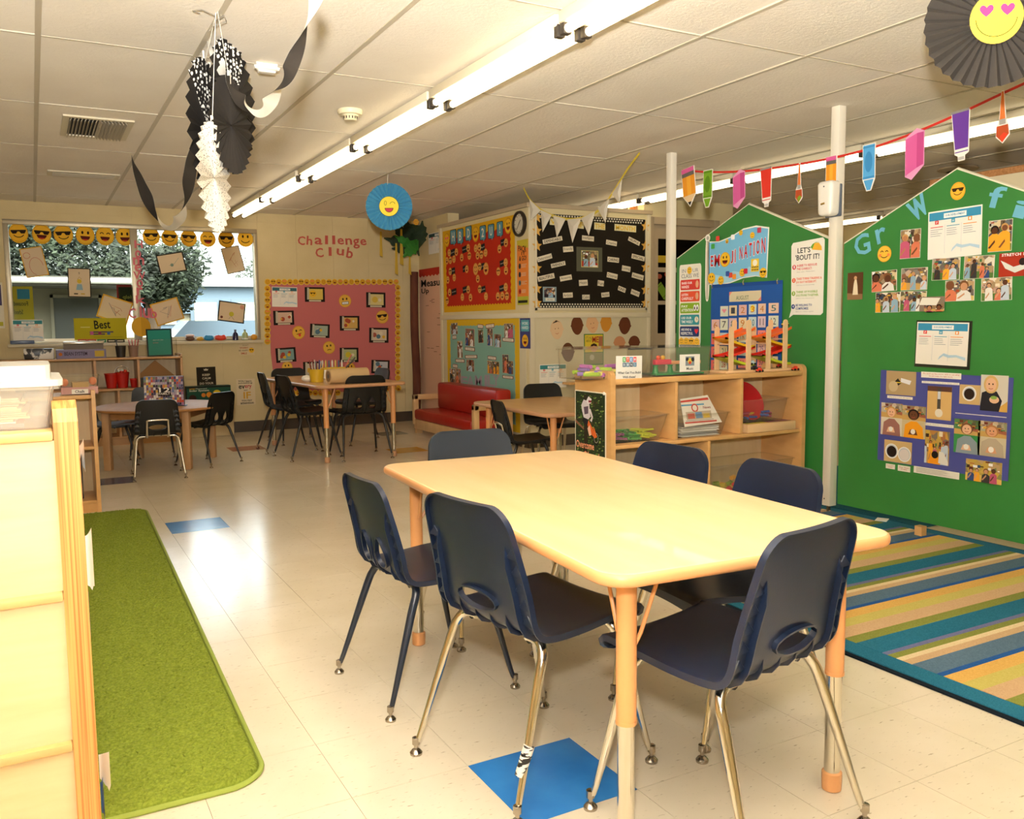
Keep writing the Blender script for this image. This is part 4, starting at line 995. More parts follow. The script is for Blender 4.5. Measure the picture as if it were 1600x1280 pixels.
# pocket calendar
c9 = lambda u, v: sc(u, v, 8.0, 1050, 440)
F = FP(GPAN, c9, 498, 40, 1368, 1130, off=.004)
F.sheet('#2456a4'); F.poly([(0, .96), (1, .96), (1, 1), (0, 1)], '#1f4a92')
n0 = lambda u, v: F.n(*c9(u, v))
a = n0(725, 130); b = n0(1122, 240); F.rect(a[0], b[1], b[0], a[1], '#d9cfae'); F.poly([a, (a[0]+.04, a[1]), (a[0], a[1]-.05)], '#e08a7a'); F.poly([(b[0], b[1]), (b[0]-.05, b[1]), (b[0], b[1]+.05)], '#e08a7a')
F.text('AUGUST', a[0]+.1, b[1]+.02, b[0]-.17, a[1]-.05, '#4a6a4a')
R = random.Random(3); num = 1
xs = [505, 612, 722, 845, 968, 1085, 1218]; rows = [(300, 430), (460, 600), (635, 770), (800, 935), (970, 1090)]
cols_ = ['#e8c8b0', '#d8dcc8', '#e0b8b0', '#c8d8dc', '#e4d0a8', '#d8c0c8', '#e88a80']
for j, (y0, y1) in enumerate(rows):
    for i, x in enumerate(xs):
        if j == 0 and i == 0: continue
        p = n0(x, y1-i*8+14); q = n0(x+100+(28 if i == 6 else 0), y0-i*8+14)
        F.rect(p[0], p[1], q[0], q[1], R.choice(cols_) if not (i == 0 and j > 1) else '#e06a60')
        w = q[0]-p[0]; h = q[1]-p[1]; cc = R.choice(['#7a5a8a', '#4a4a50', '#b0483a', '#2f6a6a', '#c87a2a'])
        if i == 4 and j == 0: F.ell(p[0]+w*.5, p[1]+h*.6, w*.3, '#f2d23a'); 
        if j == 0 and i == 1: F.poly([(p[0]+w*(.5+.3*x_), p[1]+h*(.55+.25*y_)) for x_, y_ in ((0, -1), (1, .3), (.5, .8), (0, .4), (-.5, .8), (-1, .3))], '#e8909a'); continue
        F.text(str(num), p[0]+w*.25, p[1]+h*.2, p[0]+w*.75, p[1]+h*.8, cc); num += 1
pc = F.build('pocket_calendar', 'blue cloth pocket calendar with hand-drawn August number cards', 'calendar')
for u, v in ((522, 62), (912, 20), (1338, 5)):
    p = GPAN.at(*c9(u, v)); MB().tube([(0, 0, -.006), (-.006, .0, -.012), (-.01, 0, .004), (-.004, 0, .016), (0, 0, .02)], .0035, CHROME, 8).build('hook', None, loc=(4.05-.008, -p[0], p[1])); hk = bpy.context.scene.objects[-1] if False else None
for o in [o for o in bpy.data.objects if o.name.startswith('hook')]:
    w = o.location.copy(); o.parent = pc; o.matrix_basis = pc.matrix_basis.inverted() @ Matrix.Translation(w)

# ---------------------------------------------------------------- things on the nearer divider
F = FP(GPAN, c7, 768, 150, 860, 252); F.sheet('#f0b030', poly=circ(.5, .5, .5)); F.emoji(.5, .5, .5, 'sm', '#f4b83a', edge='#e89a20'); F.build('emoji_cutout', 'round sunglasses emoji cut-out near the peak of the nearer green divider', 'emoji cut-out')
F = FP(GPAN, c7, 297, 558, 383, 655); F.sheet('#f0b030', poly=circ(.5, .5, .5)); F.emoji(.5, .5, .5, 'cm', '#f4bf42', edge='#e89a20'); F.ell(.2, .42, .1, '#f08a4a'); F.ell(.8, .42, .1, '#f08a4a'); F.build('emoji_cutout', 'blushing smiling emoji cut-out standing in for the o in the blue word', 'emoji cut-out')
LB = '#6fb3cc'
for ch, a, b, c, d, rt_ in (('G', 142, 480, 248, 612, .20), ('r', 283, 440, 352, 535, .25), ('w', 492, 245, 622, 375, .5), ('f', 1010, 176, 1118, 306, -.25), ('i', 1172, 268, 1262, 372, -.3)):
    F = FP(GPAN, c7, a, b, c, d, rt_); F.text(ch, .04, .02, .96, .98, LB, True)
    vs, fs, asp = textmesh(ch, True)
    F.mb.v = [(x, y, z+.0) for x, y, z in F.mb.v]; me_o = F.build('wall_letter', f'blue cut-out letter {ch} on the nearer green divider', 'letter', 'blue letters on the nearer green divider')
    md = me_o.modifiers.new('s', 'SOLIDIFY'); md.thickness = .0015
def sheetphoto(f, a, b, c, d, seed, label, rot=0, bgc=None, n=3, big=False, floor='#c9a05c', pl=GPAN, cat='photo', name='photo_print', group='photo prints on the nearer green divider', extra=None):
    F = FP(pl, f, a, b, c, d, rot); F.sheet('#e8e2d4'); F.photo(.015, .015, .985, .985, seed, bgc, n, big=big, floor=floor)
    if extra: extra(F)
    return F.build(name, label, cat, group)
G_ = '#5a7a3a'
for z in ((445, 455, 570, 630, 11, 'upright photo of two children on turf, left of the upper planning sheet', 2, True, G_), (1015, 395, 1160, 585, 12, 'upright photo of children in blue, right of the upper planning sheet', 2, True, G_),
          (650, 640, 825, 770, 13, 'photo of children bending on turf, below the left corner of the planning sheet', 3, False, G_), (856, 625, 1046, 760, 14, 'photo of children lined up on turf, below the right corner of the planning sheet', 4, False, G_),
          (260, 720, 418, 845, 15, 'photo with a long-haired child, upper row, leftmost', 2, True, G_), (450, 702, 615, 836, 16, 'photo of stretching children, upper row, second from left', 3, False, '#c9a05c'),
          (285, 858, 438, 983, 17, 'photo with a child in blue, lower row, leftmost', 3, False, G_), (443, 850, 608, 975, 18, 'photo of a child bending over, lower row, second from left', 3, False, G_),
          (735, 780, 918, 908, 19, 'photo of a child with raised arms, lower row, fourth', 2, True, '#e0c070'), (968, 765, 1160, 905, 20, 'photo of children leaning over, lower row, rightmost', 3, False, G_)):
    a, b, c, d, sd, lb, n_, bg_, fl_ = z; sheetphoto(c7, a, b, c, d, sd, lb, random.Random(sd).uniform(-.03, .03), n=n_, big=bg_, floor=fl_)
F = FP(GPAN, c7, 104, 730, 198, 900); F.sheet('#5a3a20'); F.poly([(0, 0), (1, 0), (1, .2), (0, .25)], '#8a6a48'); F.poly([(.35, .18), (.7, .18), (.66, .5), (.58, .78), (.5, .82), (.42, .6)], '#e8d8b8'); F.ell(.52, .8, .1, '#c99a70'); F.build('photo_print', 'dark upright photo of a pale figure by the left edge of the nearer divider', 'photo')
F = FP(GPAN, c7, 1082, 605, 1290, 745); F.sheet('#a8321e'); F.poly([(.05, .7), (.2, .35), (.5, .15), (.8, .3), (1, .55), (1, .75), (.75, .5), (.45, .4), (.2, .6)], '#dce0d8'); F.ell(.72, .6, .11, '#2a2220'); F.text('STRETCH 1-2-3', .08, .86, 1.0, .98, '#ffffff', True); F.build('stretch_poster', 'red print with a reclining figure and white STRETCH heading', 'poster')
F = FP(GPAN, c7, 572, 885, 730, 975, off=.006); F.sheet('#8a7a68'); F.photo(.2, 0, 1, .5, 5, n=2); F.poly([(0, .45), (.12, .95), (.85, .9), (.7, .4)], '#ece8da'); F.build('photo_print', 'photo half folded over showing its white back, lower row, third', 'photo')
FP(GPAN, c7, 627, 335, 962, 615, .02).report('#3d92b8', 2).build('planning_sheet', 'white planning sheet with blue header near the top of the nearer divider', 'sheet')
F = FP(GPAN, c7, 545, 1050, 893, 1340+0, -.02); F.h = F.w*.78; F.cy -= 0; F.sheet('#2a2a20'); F2 = Flat(GPAN, F.cx-.004, F.cy+.004, F.w*.93, F.h*.9, -.02, .003); F2.report('#3d92b8', 3).build('planning_sheet', 'white planning sheet with blue header on a black backing, middle of the nearer divider', 'sheet'); F.build('backing_board', 'black backing board behind the lower planning sheet', 'board')
# blue poster board with science photos
c10 = lambda u, v: sc(u, v, 6.4, 1370, 570)
F = FP(GPAN, c10, 40, 58, 1320, 1160, -.01)
F.sheet('#4a4f94')
board = F.build('poster_board', 'blue poster board of science activity photos low on the nearer divider', 'poster board')
def bpart(a, b, c, d, draw, name):
    K = FP(GPAN, c10, a, b, c, d, 0, off=.0035); draw(K); K.build(name, parent=board)
Tn = lambda K: K.sheet('#d0b078', .0005)
def cup(K, cx, cy, r, fill): K.ell(cx, cy, r, '#f2f0ea'); K.ell(cx, cy, r*.86, '#c8ccd0'); K.ell(cx, cy-.02, r*.75, fill)
def ph(seed, n, big=True, bgc=None, floor='#dcae58'):
    return lambda K: (K.sheet('#e8e2d4', .0005), K.photo(0, 0, 1, 1, seed, bgc, n, big=big, floor=floor))
bpart(103, 58, 392, 315, lambda K: (K.sheet('#b49a70', .0005), K.poly([(.25, .5), (.4, .7), (.52, .5), (.4, .38)], '#26241e'), K.rect(.27, .5, .5, .54, '#e8c83a'), K.poly([(.5, .72), (.85, .62), (.8, .45), (.5, .55)], '#e8e8ec'), K.ell(.25, .35, .16, '#c8b48c')), 'photo')
bpart(110, 305, 362, 352, lambda K: (K.sheet('#f2ece0', .0005), K.text('What do you think will happen?', .06, .25, .94, .75, '#8a8078')), 'caption')
bpart(450, 68, 848, 148, lambda K: (K.sheet('#f2ece0', .0005), K.text('We used our fine motor skills to see what', .04, .58, .96, .86, '#c8504a'), K.text('would make the light work.', .2, .15, .8, .45, '#c8504a')), 'caption')
bpart(455, 160, 830, 205, lambda K: (K.sheet('#f2ece0', .0005), K.text('Will the mixture make water change color?', .04, .25, .96, .75, '#8a8078')), 'caption')
bpart(515, 210, 745, 562, lambda K: (K.sheet('#d6b070', .0005), K.poly([(0, .85), (1, .85), (1, 1), (0, 1)], '#5a3a30'), K.rect(.42, .3, .56, .95, '#44403a'), K.rect(.43, .62, .55, .85, '#d8dce0'), K.ell(.5, .2, .16, '#e8e0cc')), 'photo')
bpart(835, 195, 1034, 405, lambda K: (Tn(K), cup(K, .48, .55, .34, '#2a1c14')), 'photo')
bpart(1050, 98, 1308, 478, lambda K: (K.sheet('#d8d2c4', .0005), K.poly([(.5, 0), (1, .3), (1, 0)], '#dcae58'), K.poly([(.0, .1), (.05, .5), (.3, .58), (.6, .55), (.8, .3), (.7, 0), (0, 0)], '#26242a'), K.ell(.38, .74, .27, '#d8b070', .25), K.ell(.38, .73, .2, '#e6b894', .19), K.ell(.31, .75, .03, '#4a3020'), K.ell(.45, .75, .03, '#4a3020'), K.line([(.3, .63), (.38, .61), (.46, .63)], .02, '#a84a40'), K.ell(.52, .32, .18, '#e6b894', .1), K.ell(.5, .38, .12, '#8ab050', .05)), 'photo')
bpart(790, 478, 1302, 532, lambda K: (K.sheet('#f2ece0', .0005), K.text('See! Milky Water was made out of clear water, oil and soap.', .04, .25, .96, .75, '#8a8078')), 'caption')
def kid(shirt, hair, skin, wall):
    return lambda K: (K.sheet(wall, .0005), K.photo(0, .55, 1, 1, 9, wall, 0), K.poly([(.1, 0), (.15, .4), (.4, .52), (.65, .52), (.9, .35), (.95, 0)], shirt), K.ell(.5, .73, .24, hair, .17), K.ell(.5, .71, .18, skin, .14), K.ell(.44, .73, .022, '#3a2818'), K.ell(.56, .73, .022, '#3a2818'), K.line([(.43, .65), (.5, .635), (.57, .65)], .02, '#a84a40'), K.poly([(.3, .1), (.7, .1), (.62, .26), (.38, .26)], skin), K.ell(.5, .2, .1, '#f0ece4'))
bpart(52, 375, 252, 718, kid('#9a6a60', '#c89a5c', '#e6b894', '#d8d0bc'), 'photo')
bpart(262, 402, 486, 748, kid('#f0a020', '#1a1412', '#6a4028', '#c9b890'), 'photo')
bpart(482, 575, 773, 635, lambda K: (K.sheet('#f2ece0', .0005), K.text('Step #2: shred the red food colour', .04, .28, .96, .72, '#8a8078')), 'caption')
bpart(492, 648, 722, 1012, lambda K: (K.sheet('#d8b860', .0005), K.photo(0, 0, 1, 1, 31, '#d8b23a', 5), K.poly([(.2, 0), (.25, .2), (.5, .25), (.68, .18), (.68, 0)], '#f09a20'), K.ell(.45, .28, .14, '#1a1412'), K.poly([(.6, .05), (.62, .4), (.8, .38), (1, .1), (1, 0)], '#e8e4dc')), 'photo')
bpart(783, 535, 1030, 905, kid('#8a98a0', '#7a5236', '#e6b894', '#3a8a48'), 'photo')
bpart(1022, 555, 1292, 938, kid('#b8a890', '#b07a48', '#d8a078', '#cfc4a4'), 'photo')
bpart(82, 745, 350, 1000, lambda K: (Tn(K), cup(K, .28, .5, .24, '#241812'), cup(K, .74, .42, .24, '#e0d8d4')), 'photo')
bpart(95, 985, 186, 1048, lambda K: (K.sheet('#f2ece0', .0005), K.text('Dirty Water', .1, .55, .9, .8, '#c8504a'), K.text('soapy', .25, .2, .75, .45, '#c8504a')), 'caption')
bpart(216, 1000, 338, 1078, lambda K: (K.sheet('#f2ece0', .0005), K.text('Clear Water', .1, .55, .9, .8, '#c8504a'), K.text('soapy', .25, .2, .75, .45, '#c8504a')), 'caption')
bpart(375, 1010, 828, 1150, lambda K: (K.sheet('#f2ece0', .0005), K.lines(.06, .12, .94, .9, 4, '#8a8078', 3, .35)), 'caption')
bpart(898, 935, 1250, 1205, ph(44, 4, False, '#d8b23a', '#e0bc60'), 'photo')
# soap dispenser on the post
d = PX(1303, 310, 3.985); dp = empty('wall_dispenser', (3.986, d.y+.0, d.z-.004), 'white plastic dispenser mounted on the post between the dividers', 'dispenser')
bm = bmesh.new(); bmesh.ops.create_cube(bm, size=1)
for v in bm.verts: v.co = Vector((v.co.x*.075-.038, v.co.y*(.082 if v.co.z > 0 else .070), v.co.z*.135))
bmesh.ops.bevel(bm, geom=list(bm.edges), offset=.022, segments=4, affect='EDGES', profile=.6)
MB().bm(bm, WHITEP, True).build('housing', dp)
MB().box(-.010, .002, -.042, .040, -.07, .055, mat('grey_plate', '#5c6470', .5), .004).build('back_plate', dp)
MB().tube([(-.077, .012, -.022), (-.077, -.006, -.020)], .004, mat('brass', '#c8a860', .3, .8), 8).build('latch', dp)
MB().lathe([(0, .0), (.003, .0), (.003, .001)], mat('screw_hole', '#2a2620', .5), 8, M=Matrix(((0, 0, -1, -.0755), (0, 1, 0, .0), (1, 0, 0, .045), (0, 0, 0, 1)))).build('sensor', dp)
dp.scale = (1.1, 1.35, 1.42)
# ================================================================ FAR WALL AND WINDOW
c1_ = lambda u, v: sc(u, v, 3.81, 0, 300)
c2_ = lambda u, v: sc(u, v, 3.81, 0, 500)
c3_ = lambda u, v: sc(u, v, 3.2, 360, 340)
c4_ = lambda u, v: sc(u, v, 4.0, 640, 310)
WINP = Plane((0, WY+.028, 0), (1, 0, 0), (0, -1, 0))      # inside face of the panes
GE = 'emoji cut-outs across the top of the window'
for i, (u, v, r, k, lb) in enumerate(((110, 245, 62, 'sm', 'leftmost, with sunglasses'), (248, 250, 62, 'so', 'second from left, sunglasses and open mouth'), (377, 255, 62, 'sm', 'third from left, with sunglasses'), (507, 258, 60, 'eo', 'fourth from left, open mouth'), (625, 262, 58, 'co', 'fifth from left, laughing eyes'), (742, 265, 57, 'eo', 'sixth, just left of the mullion, open mouth'),
        (900, 265, 55, 'sm', 'just right of the mullion, sunglasses'), (1010, 272, 53, 'sm', 'eighth, behind the hanging streamer'), (1123, 275, 52, 'sm', 'ninth, broad smile under sunglasses'), (1237, 280, 50, 'co', 'tenth, laughing with open mouth'), (1347, 282, 52, 'sm', 'eleventh, sunglasses, second from right'), (1460, 280, 50, 'em', 'rightmost, plain smile'))):
    F = FP(WINP, c1_, u-r, v-r, u+r, v+r, random.Random(i).uniform(-.08, .08)); F.sheet('#eab22c', poly=circ(.5, .5, .5)); F.emoji(.5, .5, .5, k, '#f0b830', '#241408', '#d89a1c'); F.build('emoji_cutout', 'round emoji cut-out on the window, '+lb, 'emoji cut-out', GE)
def drawing(u, v, w, h, rot, edge, seed, label):
    F = FP(WINP, c1_, u-w/2, v-h/2, u+w/2, v+h/2, radians(rot)); F.sheet(edge); m = .045
    F.rect(m, m*F.w/F.h, 1-m, 1-m*F.w/F.h, '#dcc6a4'); R = random.Random(seed)
    if seed == 1:
        F.line([(.25+.15*cos(t), .75+.1*sin(t)) for t in [i*.5 for i in range(13)]], .02, '#c05a50'); F.line([(.55+.3*cos(t), .35+.3*sin(t)) for t in [i*.4 for i in range(12)]], .02, '#c8706a')
    elif seed == 2:
        F.ell(.5, .55, .1, '#d8b83a'); F.poly([(.35, .25), (.65, .25), (.6, .45), (.4, .45)], '#8fb0bc'); F.line([(.42, .6), (.5, .7), (.6, .62)], .02, '#b8962a'); F.text('9', .47, .78, .53, .86, '#4a443a')
        F.rect(.25, .1, .42, .14, '#3a342a'); F.rect(.55, .1, .72, .14, '#c8a03a')
    elif seed == 7: F.ell(.5, .4, .09, '#c4b83a'); F.line([(.42, .15), (.5, .3), (.62, .12)], .012, '#6a6a50'); F.ell(.87, .8, .08, '#d89a80'); F.ell(.15, .2, .05, '#5a2a24')
    elif seed == 4: F.ell(.5, .4, .06, '#7a8f80'); F.line([(.4, .4), (.6, .45), (.8, .7)], .012, '#8a9a90')
    else:
        for _ in range(3): F.line([(R.uniform(.25, .8), R.uniform(.2, .8)) for _ in range(4)], .012, R.choice(['#b0584a', '#5a5a70', '#c87a6a']))
    F.build('child_drawing', label, 'drawing', 'children drawings taped to the window')
for a in ((203, 417, 148, 178, 11, '#d8a432', 1, 'yellow-edged red scribble drawing, upper left of the left pane'), (472, 540, 148, 176, -1, '#241f18', 2, 'black-edged drawing of a small figure, centre of the left pane'), (683, 700, 195, 140, -19, '#d8a432', 3, 'yellow-edged drawing tilted right, low in the left pane beside the mullion'),
          (1020, 423, 170, 122, 11, '#241f18', 4, 'black-edged drawing with a faint green figure, upper left of the right pane'), (1387, 403, 118, 160, 13, '#7a6a58', 5, 'thin-edged drawing with a red scribble, upper right of the right pane'), (995, 712, 178, 135, 17, '#d8a432', 6, 'yellow-edged drawing tilted left, low in the right pane'),
          (1378, 715, 165, 120, -8, '#241f18', 7, 'black-edged drawing of a yellow flower, lower right of the right pane')): drawing(*a)
MULP = Plane((0, WY-.014, 0), (1, 0, 0), (0, -1, 0))
PKL = '#d8707c'
for i, (ch, u, v, w) in enumerate(zip('HomeWork', (825, 822, 825, 822, 830, 832, 832, 838), (312, 370, 412, 452, 497, 545, 592, 640), (52, 40, 70, 45, 76, 42, 40, 62))):
    F = FP(MULP, c1_, u-w/2, v-24, u+w/2, v+24); F.text(ch, 0, 0, 1, 1, PKL, True); o = F.build('wall_letter', f'pink cut-out letter {ch}, {["first","second","third","fourth","fifth","sixth","seventh","eighth"][i]} down the window mullion', 'letter', 'pink letters on the window mullion'); md = o.modifiers.new('s', 'SOLIDIFY'); md.thickness = .002
for ch, u, v, w in (('C', 788, 722, 46), ('l', 838, 715, 16), ('u', 872, 722, 44), ('b', 915, 722, 42)):
    F = FP(MULP, c1_, u-w/2, v-30, u+w/2, v+30); F.text(ch, 0, 0, 1, 1, PKL, True); o = F.build('wall_letter', f'pink cut-out letter {ch} of the word across the foot of the window mullion', 'letter', 'pink letters on the window mullion'); md = o.modifiers.new('s', 'SOLIDIFY'); md.thickness = .002
F = FP(MULP, c1_, 780, 745, 900, 860, off=.004); F.sheet('#dfab34', poly=circ(.5, .5, .5, n=28)); F.poly(circ(.5, .5, .5, n=14, a0=-pi/2, a1=pi/2), '#cf9c2a'); F.build('yellow_disc', 'plain yellow paper disc at the foot of the window mullion', 'paper cut-out')
OUTP = Plane((0, WY+.085, 0), (1, 0, 0), (0, -1, 0))
F = FP(OUTP, c1_, 62, 562, 205, 760, off=-.004); F.sheet('#b8a02a'); F.rect(.28, .62, .85, .92, '#3f7f96'); F.text('Focused', .1, .42, .75, .55, '#4a4a20', True, mirror=True); F.text('School', .1, .16, .5, .3, '#4a4a20', True, mirror=True); F.build('yellow_poster', 'yellow poster with reversed lettering seen through the left pane', 'poster')
F = FP(OUTP, c1_, 692, 552, 812, 665, off=-.004); F.sheet('#8a2f28'); F.rect(.1, .12, .9, .88, '#2c3018'); F.text('Help', .3, .2, .9, .45, '#8a8a40', True, mirror=True); F.build('red_frame_sign', 'small red-framed sign with reversed lettering in the left pane beside the mullion', 'sign')
# items standing on the window sill
SILL = WZ0; SP = Plane((0, WY-.035, 0), (1, 0, 0), (0, -1, 0))
F = FP(SP, c1_, 72, 762, 262, 890, .0); F.report('#3f8f96', 5); F.build('planning_sheet', 'white planning sheet with teal header standing on the sill in the left pane', 'sheet')
q = SP.at(*c1_(133, 890)); b_ = MB().box(-.10, .10, -.022, .022, 0, .034, mat('blue_clear_box', '#5a6c8c', .3), .006).build('pencil_case', loc=(q[0], WY-.045, SILL)); tag(b_, 'flat translucent blue pencil case at the left end of the window sill', 'pencil case')
F = FP(SP, c1_, 437, 752, 756, 876); F.sheet('#b8ac20'); F.text('Best', .38, .5, .69, .9, '#1e2418', True, rot=.05); F.lines(.29, .2, .75, .4, 2, '#5a4a5a', 2, .6); F.poly([(.3, .22), (.36, .22), (.36, .38), (.3, .38)], '#c05a8a'); F.poly([(.45, .22), (.52, .22), (.5, .38), (.45, .38)], '#8a3a5a'); F.poly([(.62, .22), (.68, .22), (.68, .36), (.62, .36)], '#4a6a9a'); F.rect(.12, .56, .3, .6, '#d8d07a'); F.rect(.36, .1, .92, .12, '#8a8a1c')
F.build('best_sign', 'lime green sign reading Best standing low in the left window pane', 'sign')
for i, (u, c) in enumerate(((490, '#c05048'), (545, '#c85a50'), (605, '#3f7a5a'), (663, '#2c3028'), (715, '#2c3028'))):
    F = FP(SP, c1_, u-27, 877, u+27, 896, off=.014); F.sheet(c); F.rect(.15, .35, .85, .65, '#d8ccb0'); F.build('label_card', ('red', 'lighter red', 'green', 'dark', 'rightmost dark')[i]+' label card in the row under the lime green sign', 'label card', 'label cards under the lime sign')
def blob(name, u, v, w, h, col, label, cat, cap=None):
    q = SP.at(*c1_(u, v)); ww = w/3.81*.0072; hh = h/3.81*.0072; mb = MB(); m = mat('dough_'+col[1:], col, .4)
    R = random.Random(int(u)); mb.ell((0, 0, hh*.45), (ww/2, .025, hh*.45), m, 14, 6)
    for _ in range(5): mb.ell((R.uniform(-.35, .35)*ww, R.uniform(-.01, .01), hh*R.uniform(.35, .7)), (ww*.18, .014, hh*.3), m, 8, 5)
    if cap: mb.ell((0, 0, hh*.95), (ww*.5, .022, hh*.25), mat('dough_'+cap[1:], cap, .4), 10, 5)
    tag(mb.build(name, loc=(q[0], WY-.03, SILL)), label, cat, 'small craft pieces on the window sill')
blob('clay_craft', 1133, 885, 50, 32, '#6a4634', 'brown lump with pale top on the right of the sill', 'craft', '#e8c8c0')
blob('clay_craft', 1192, 885, 40, 24, '#d8a42a', 'yellow lump on a dark base on the sill', 'craft')
blob('clay_craft', 1245, 885, 56, 34, '#2f92c8', 'bright blue lump on the sill', 'craft')
blob('clay_craft', 1315, 885, 64, 32, '#e0402a', 'bright red-orange lump on the sill', 'craft')
blob('clay_craft', 1513, 882, 38, 36, '#e0a02a', 'yellow round face ornament at the right end of the sill', 'ornament')
def bottle(u, c, label, band=None):
    q = SP.at(*c1_(u, 882)); m = mat('bottle_'+c[1:], c, .15); t = tag(MB().lathe([(.0, 0), (.026, 0), (.030, .004), (.030, .062), (.024, .078), (.011, .088), (.011, .105), (.0, .105)], m, 16).build('bottle', loc=(q[0], WY-.03, SILL)), label, 'bottle', 'bottles on the window sill')
    MB().lathe([(.0, .105), (.012, .105), (.013, .112), (.0, .114)], mat('cap_dark', '#2a2a30', .4), 12).build('cap', t)
    if band: MB().lathe([(.0306, .008), (.0306, .022)], mat('label_'+band[1:], band, .5), 16, cap=False).build('label', t)
bottle(1403, '#23244a', 'small navy blue bottle on the window sill'); bottle(1460, '#b8c890', 'small pale green bottle with a white label on the window sill', '#f0ece0')
# teal sign in a clear holder, standing on the shelf under the window
SH3 = .835
q = PY(251, 556, 9.16); th = empty('sign_holder', (q.x, 9.16, SH3), 'teal framed sign in a clear acrylic holder on the window shelf', 'sign')
pl = Plane((q.x, 9.16, SH3), (1, 0, 0), (0, -1, 0)); F = Flat(pl, -.005, .135, .235, .27, .02, .006); F.sheet('#20282a'); F.rect(.06, .05, .94, .95, '#2f8f80'); F.text('classroom rules', .25, .58, .65, .62, '#e0e8e0'); F.text('be kind', .25, .48, .45, .52, '#d8707c'); F.build('sign_card', parent=th)
MB().box(-.13, .15, -.03, .03, 0, .17, CLEAR).build('holder', th)
# far wall prints
F = FP(FARW, c1_, 1420, 905, 1516, 970, off=.004); F.sheet('#dcc8a0'); F.text('DON\'T', .25, .82, .62, .93, '#5a4a3a'); F.text('WORRY', .05, .58, .6, .72, '#b0402c', True); F.text('BE HAPPY', .0, .34, .62, .48, '#4a4030'); F.text('SMILE', .12, .08, .5, .24, '#b0402c', True); F.emoji(.8, .42, .17, 'sm'); F.build('small_notice', 'small cream notice with a sunglasses emoji under the right end of the window', 'notice')
F = FP(FARW, lambda u, v: sc(u, v, 8.53, 360, 500), 75, 790, 335, 1125, off=.004); F.sheet('#e4d2b0')
F.text('YOU learn', .1, .88, .82, .95, '#2a241c', True); F.text('something', .1, .8, .86, .87, '#2a241c', True); F.text('ev', .12, .62, .45, .76, '#2a241c', True); F.text('ery', .45, .6, .82, .76, '#c03a48', True); F.text('DAY', .4, .54, .6, .585, '#2a241c', True); F.text('IF', .36, .24, .76, .5, '#dca43c', True); F.text('YOU PAY', .24, .13, .82, .2, '#2a241c', True); F.text('attention', .18, .03, .9, .12, '#2a241c', True)
F.build('motto_poster', 'cream motto poster with big yellow IF on the wall left of the pink board', 'poster')
# KEEP CALM poster leaning, and the box in front
c12 = lambda u, v: sc(u, v, 10.0, 210, 560)
F = FP(FARW, c12, 965, 140, 1285, 590, .01, off=.006); F.sheet('#2a2418'); 
F.poly([(.4, .88), (.38, .94), (.45, .92), (.5, .96), (.55, .92), (.62, .94), (.6, .88)], '#d8ccb0')
for t, y, h, x in (('KEEP', .70, .07, .3), ('CALM', .585, .07, .28), ('AND', .53, .028, .44), ('DO YOUR', .41, .075, .14), ('HOMEWORK', .29, .08, .06)): F.text(t, x, y, 1-x, y+h, '#d8ccb0', True)
F.build('calm_poster', 'dark poster reading keep calm and do your homework behind the round table', 'poster')
q = PY(326, 628, 9.30); sb = empty('toy_box', (q.x, 9.30, .0), 'dark green boxed solar system kit standing on the low bin by the wall', 'box')
zb = PY(330, 634, 9.25).z; zt_ = PY(330, 603, 9.25).z; bw = .215
MB().box(-bw, bw, -.05, .06, 0, zt_-zb, mat('box_green', '#1f4a38', .5)).build('carton', sb)
sb.location = (PY(326, 628, 9.3).x, 9.30, zb); pl = Plane((sb.location.x, 9.25, sb.location.z), (1, 0, 0), (0, -1, 0)); F = Flat(pl, 0, (zt_-zb)/2, bw*2*.985, zt_-zb-.005, 0, .0008)
F.sheet('#1f4a38', .0006); F.rect(.0, .93, 1, 1, '#1a1a14'); F.text('Solar System', .05, .72, .5, .84, '#d8d4bc', True); F.text('Motorized', .2, .86, .45, .92, '#d8d4bc'); F.rect(.05, .86, .18, .91, '#b88a2a')
for x, y, r, c in ((.12, .4, .085, '#3a2416'), (.37, .55, .05, '#c8782a'), (.5, .56, .065, '#dc8a24'), (.68, .58, .1, '#d8b41c'), (.86, .6, .025, '#a8b8b0'), (.93, .62, .03, '#8ab0b8')): F.ell(x, y, r, c)
F.build('box_print', parent=sb)
tag(MB().box(-.23, .23, -.07, .075, 0, zb, mat('bin_cream', '#d0bf98', .5), .01).box(-.236, .236, -.076, .08, zb-.06, zb-.03, mat('bin_rim', '#c4b28a', .5), .004).build('low_bin', loc=(sb.location.x, 9.30, 0)), 'cream low bin on the floor against the wall behind the round table', 'bin')
# Challenge Club letters
for wd_, spec in (('Challenge', ((336, 92, 374, 138), (380, 92, 410, 138), (420, 100, 460, 136), (472, 90, 488, 134), (508, 90, 524, 134), (534, 102, 568, 136), (574, 103, 608, 137), (612, 106, 646, 156), (648, 107, 680, 140))), ('Club', ((424, 152, 465, 200), (490, 148, 506, 192), (530, 156, 568, 190), (580, 150, 614, 205)))):
    for i, (ch, (a, b, c, d)) in enumerate(zip(wd_, spec)):
        F = FP(FARW, c3_, a, b, c, d, -.12+.03*i if wd_ == 'Challenge' else .1-.1*i, off=.005); F.text(ch, 0, 0, 1, 1, '#c25a4e', True); o = F.build('wall_letter', f'red cut-out letter {ch}, {["first","second","third","fourth","fifth","sixth","seventh","eighth","last"][i]} of {"the upper word" if wd_ == "Challenge" else "the lower word"} above the pink board' , 'letter', 'red letters above the pink board'); md = o.modifiers.new('s', 'SOLIDIFY'); md.thickness = .002
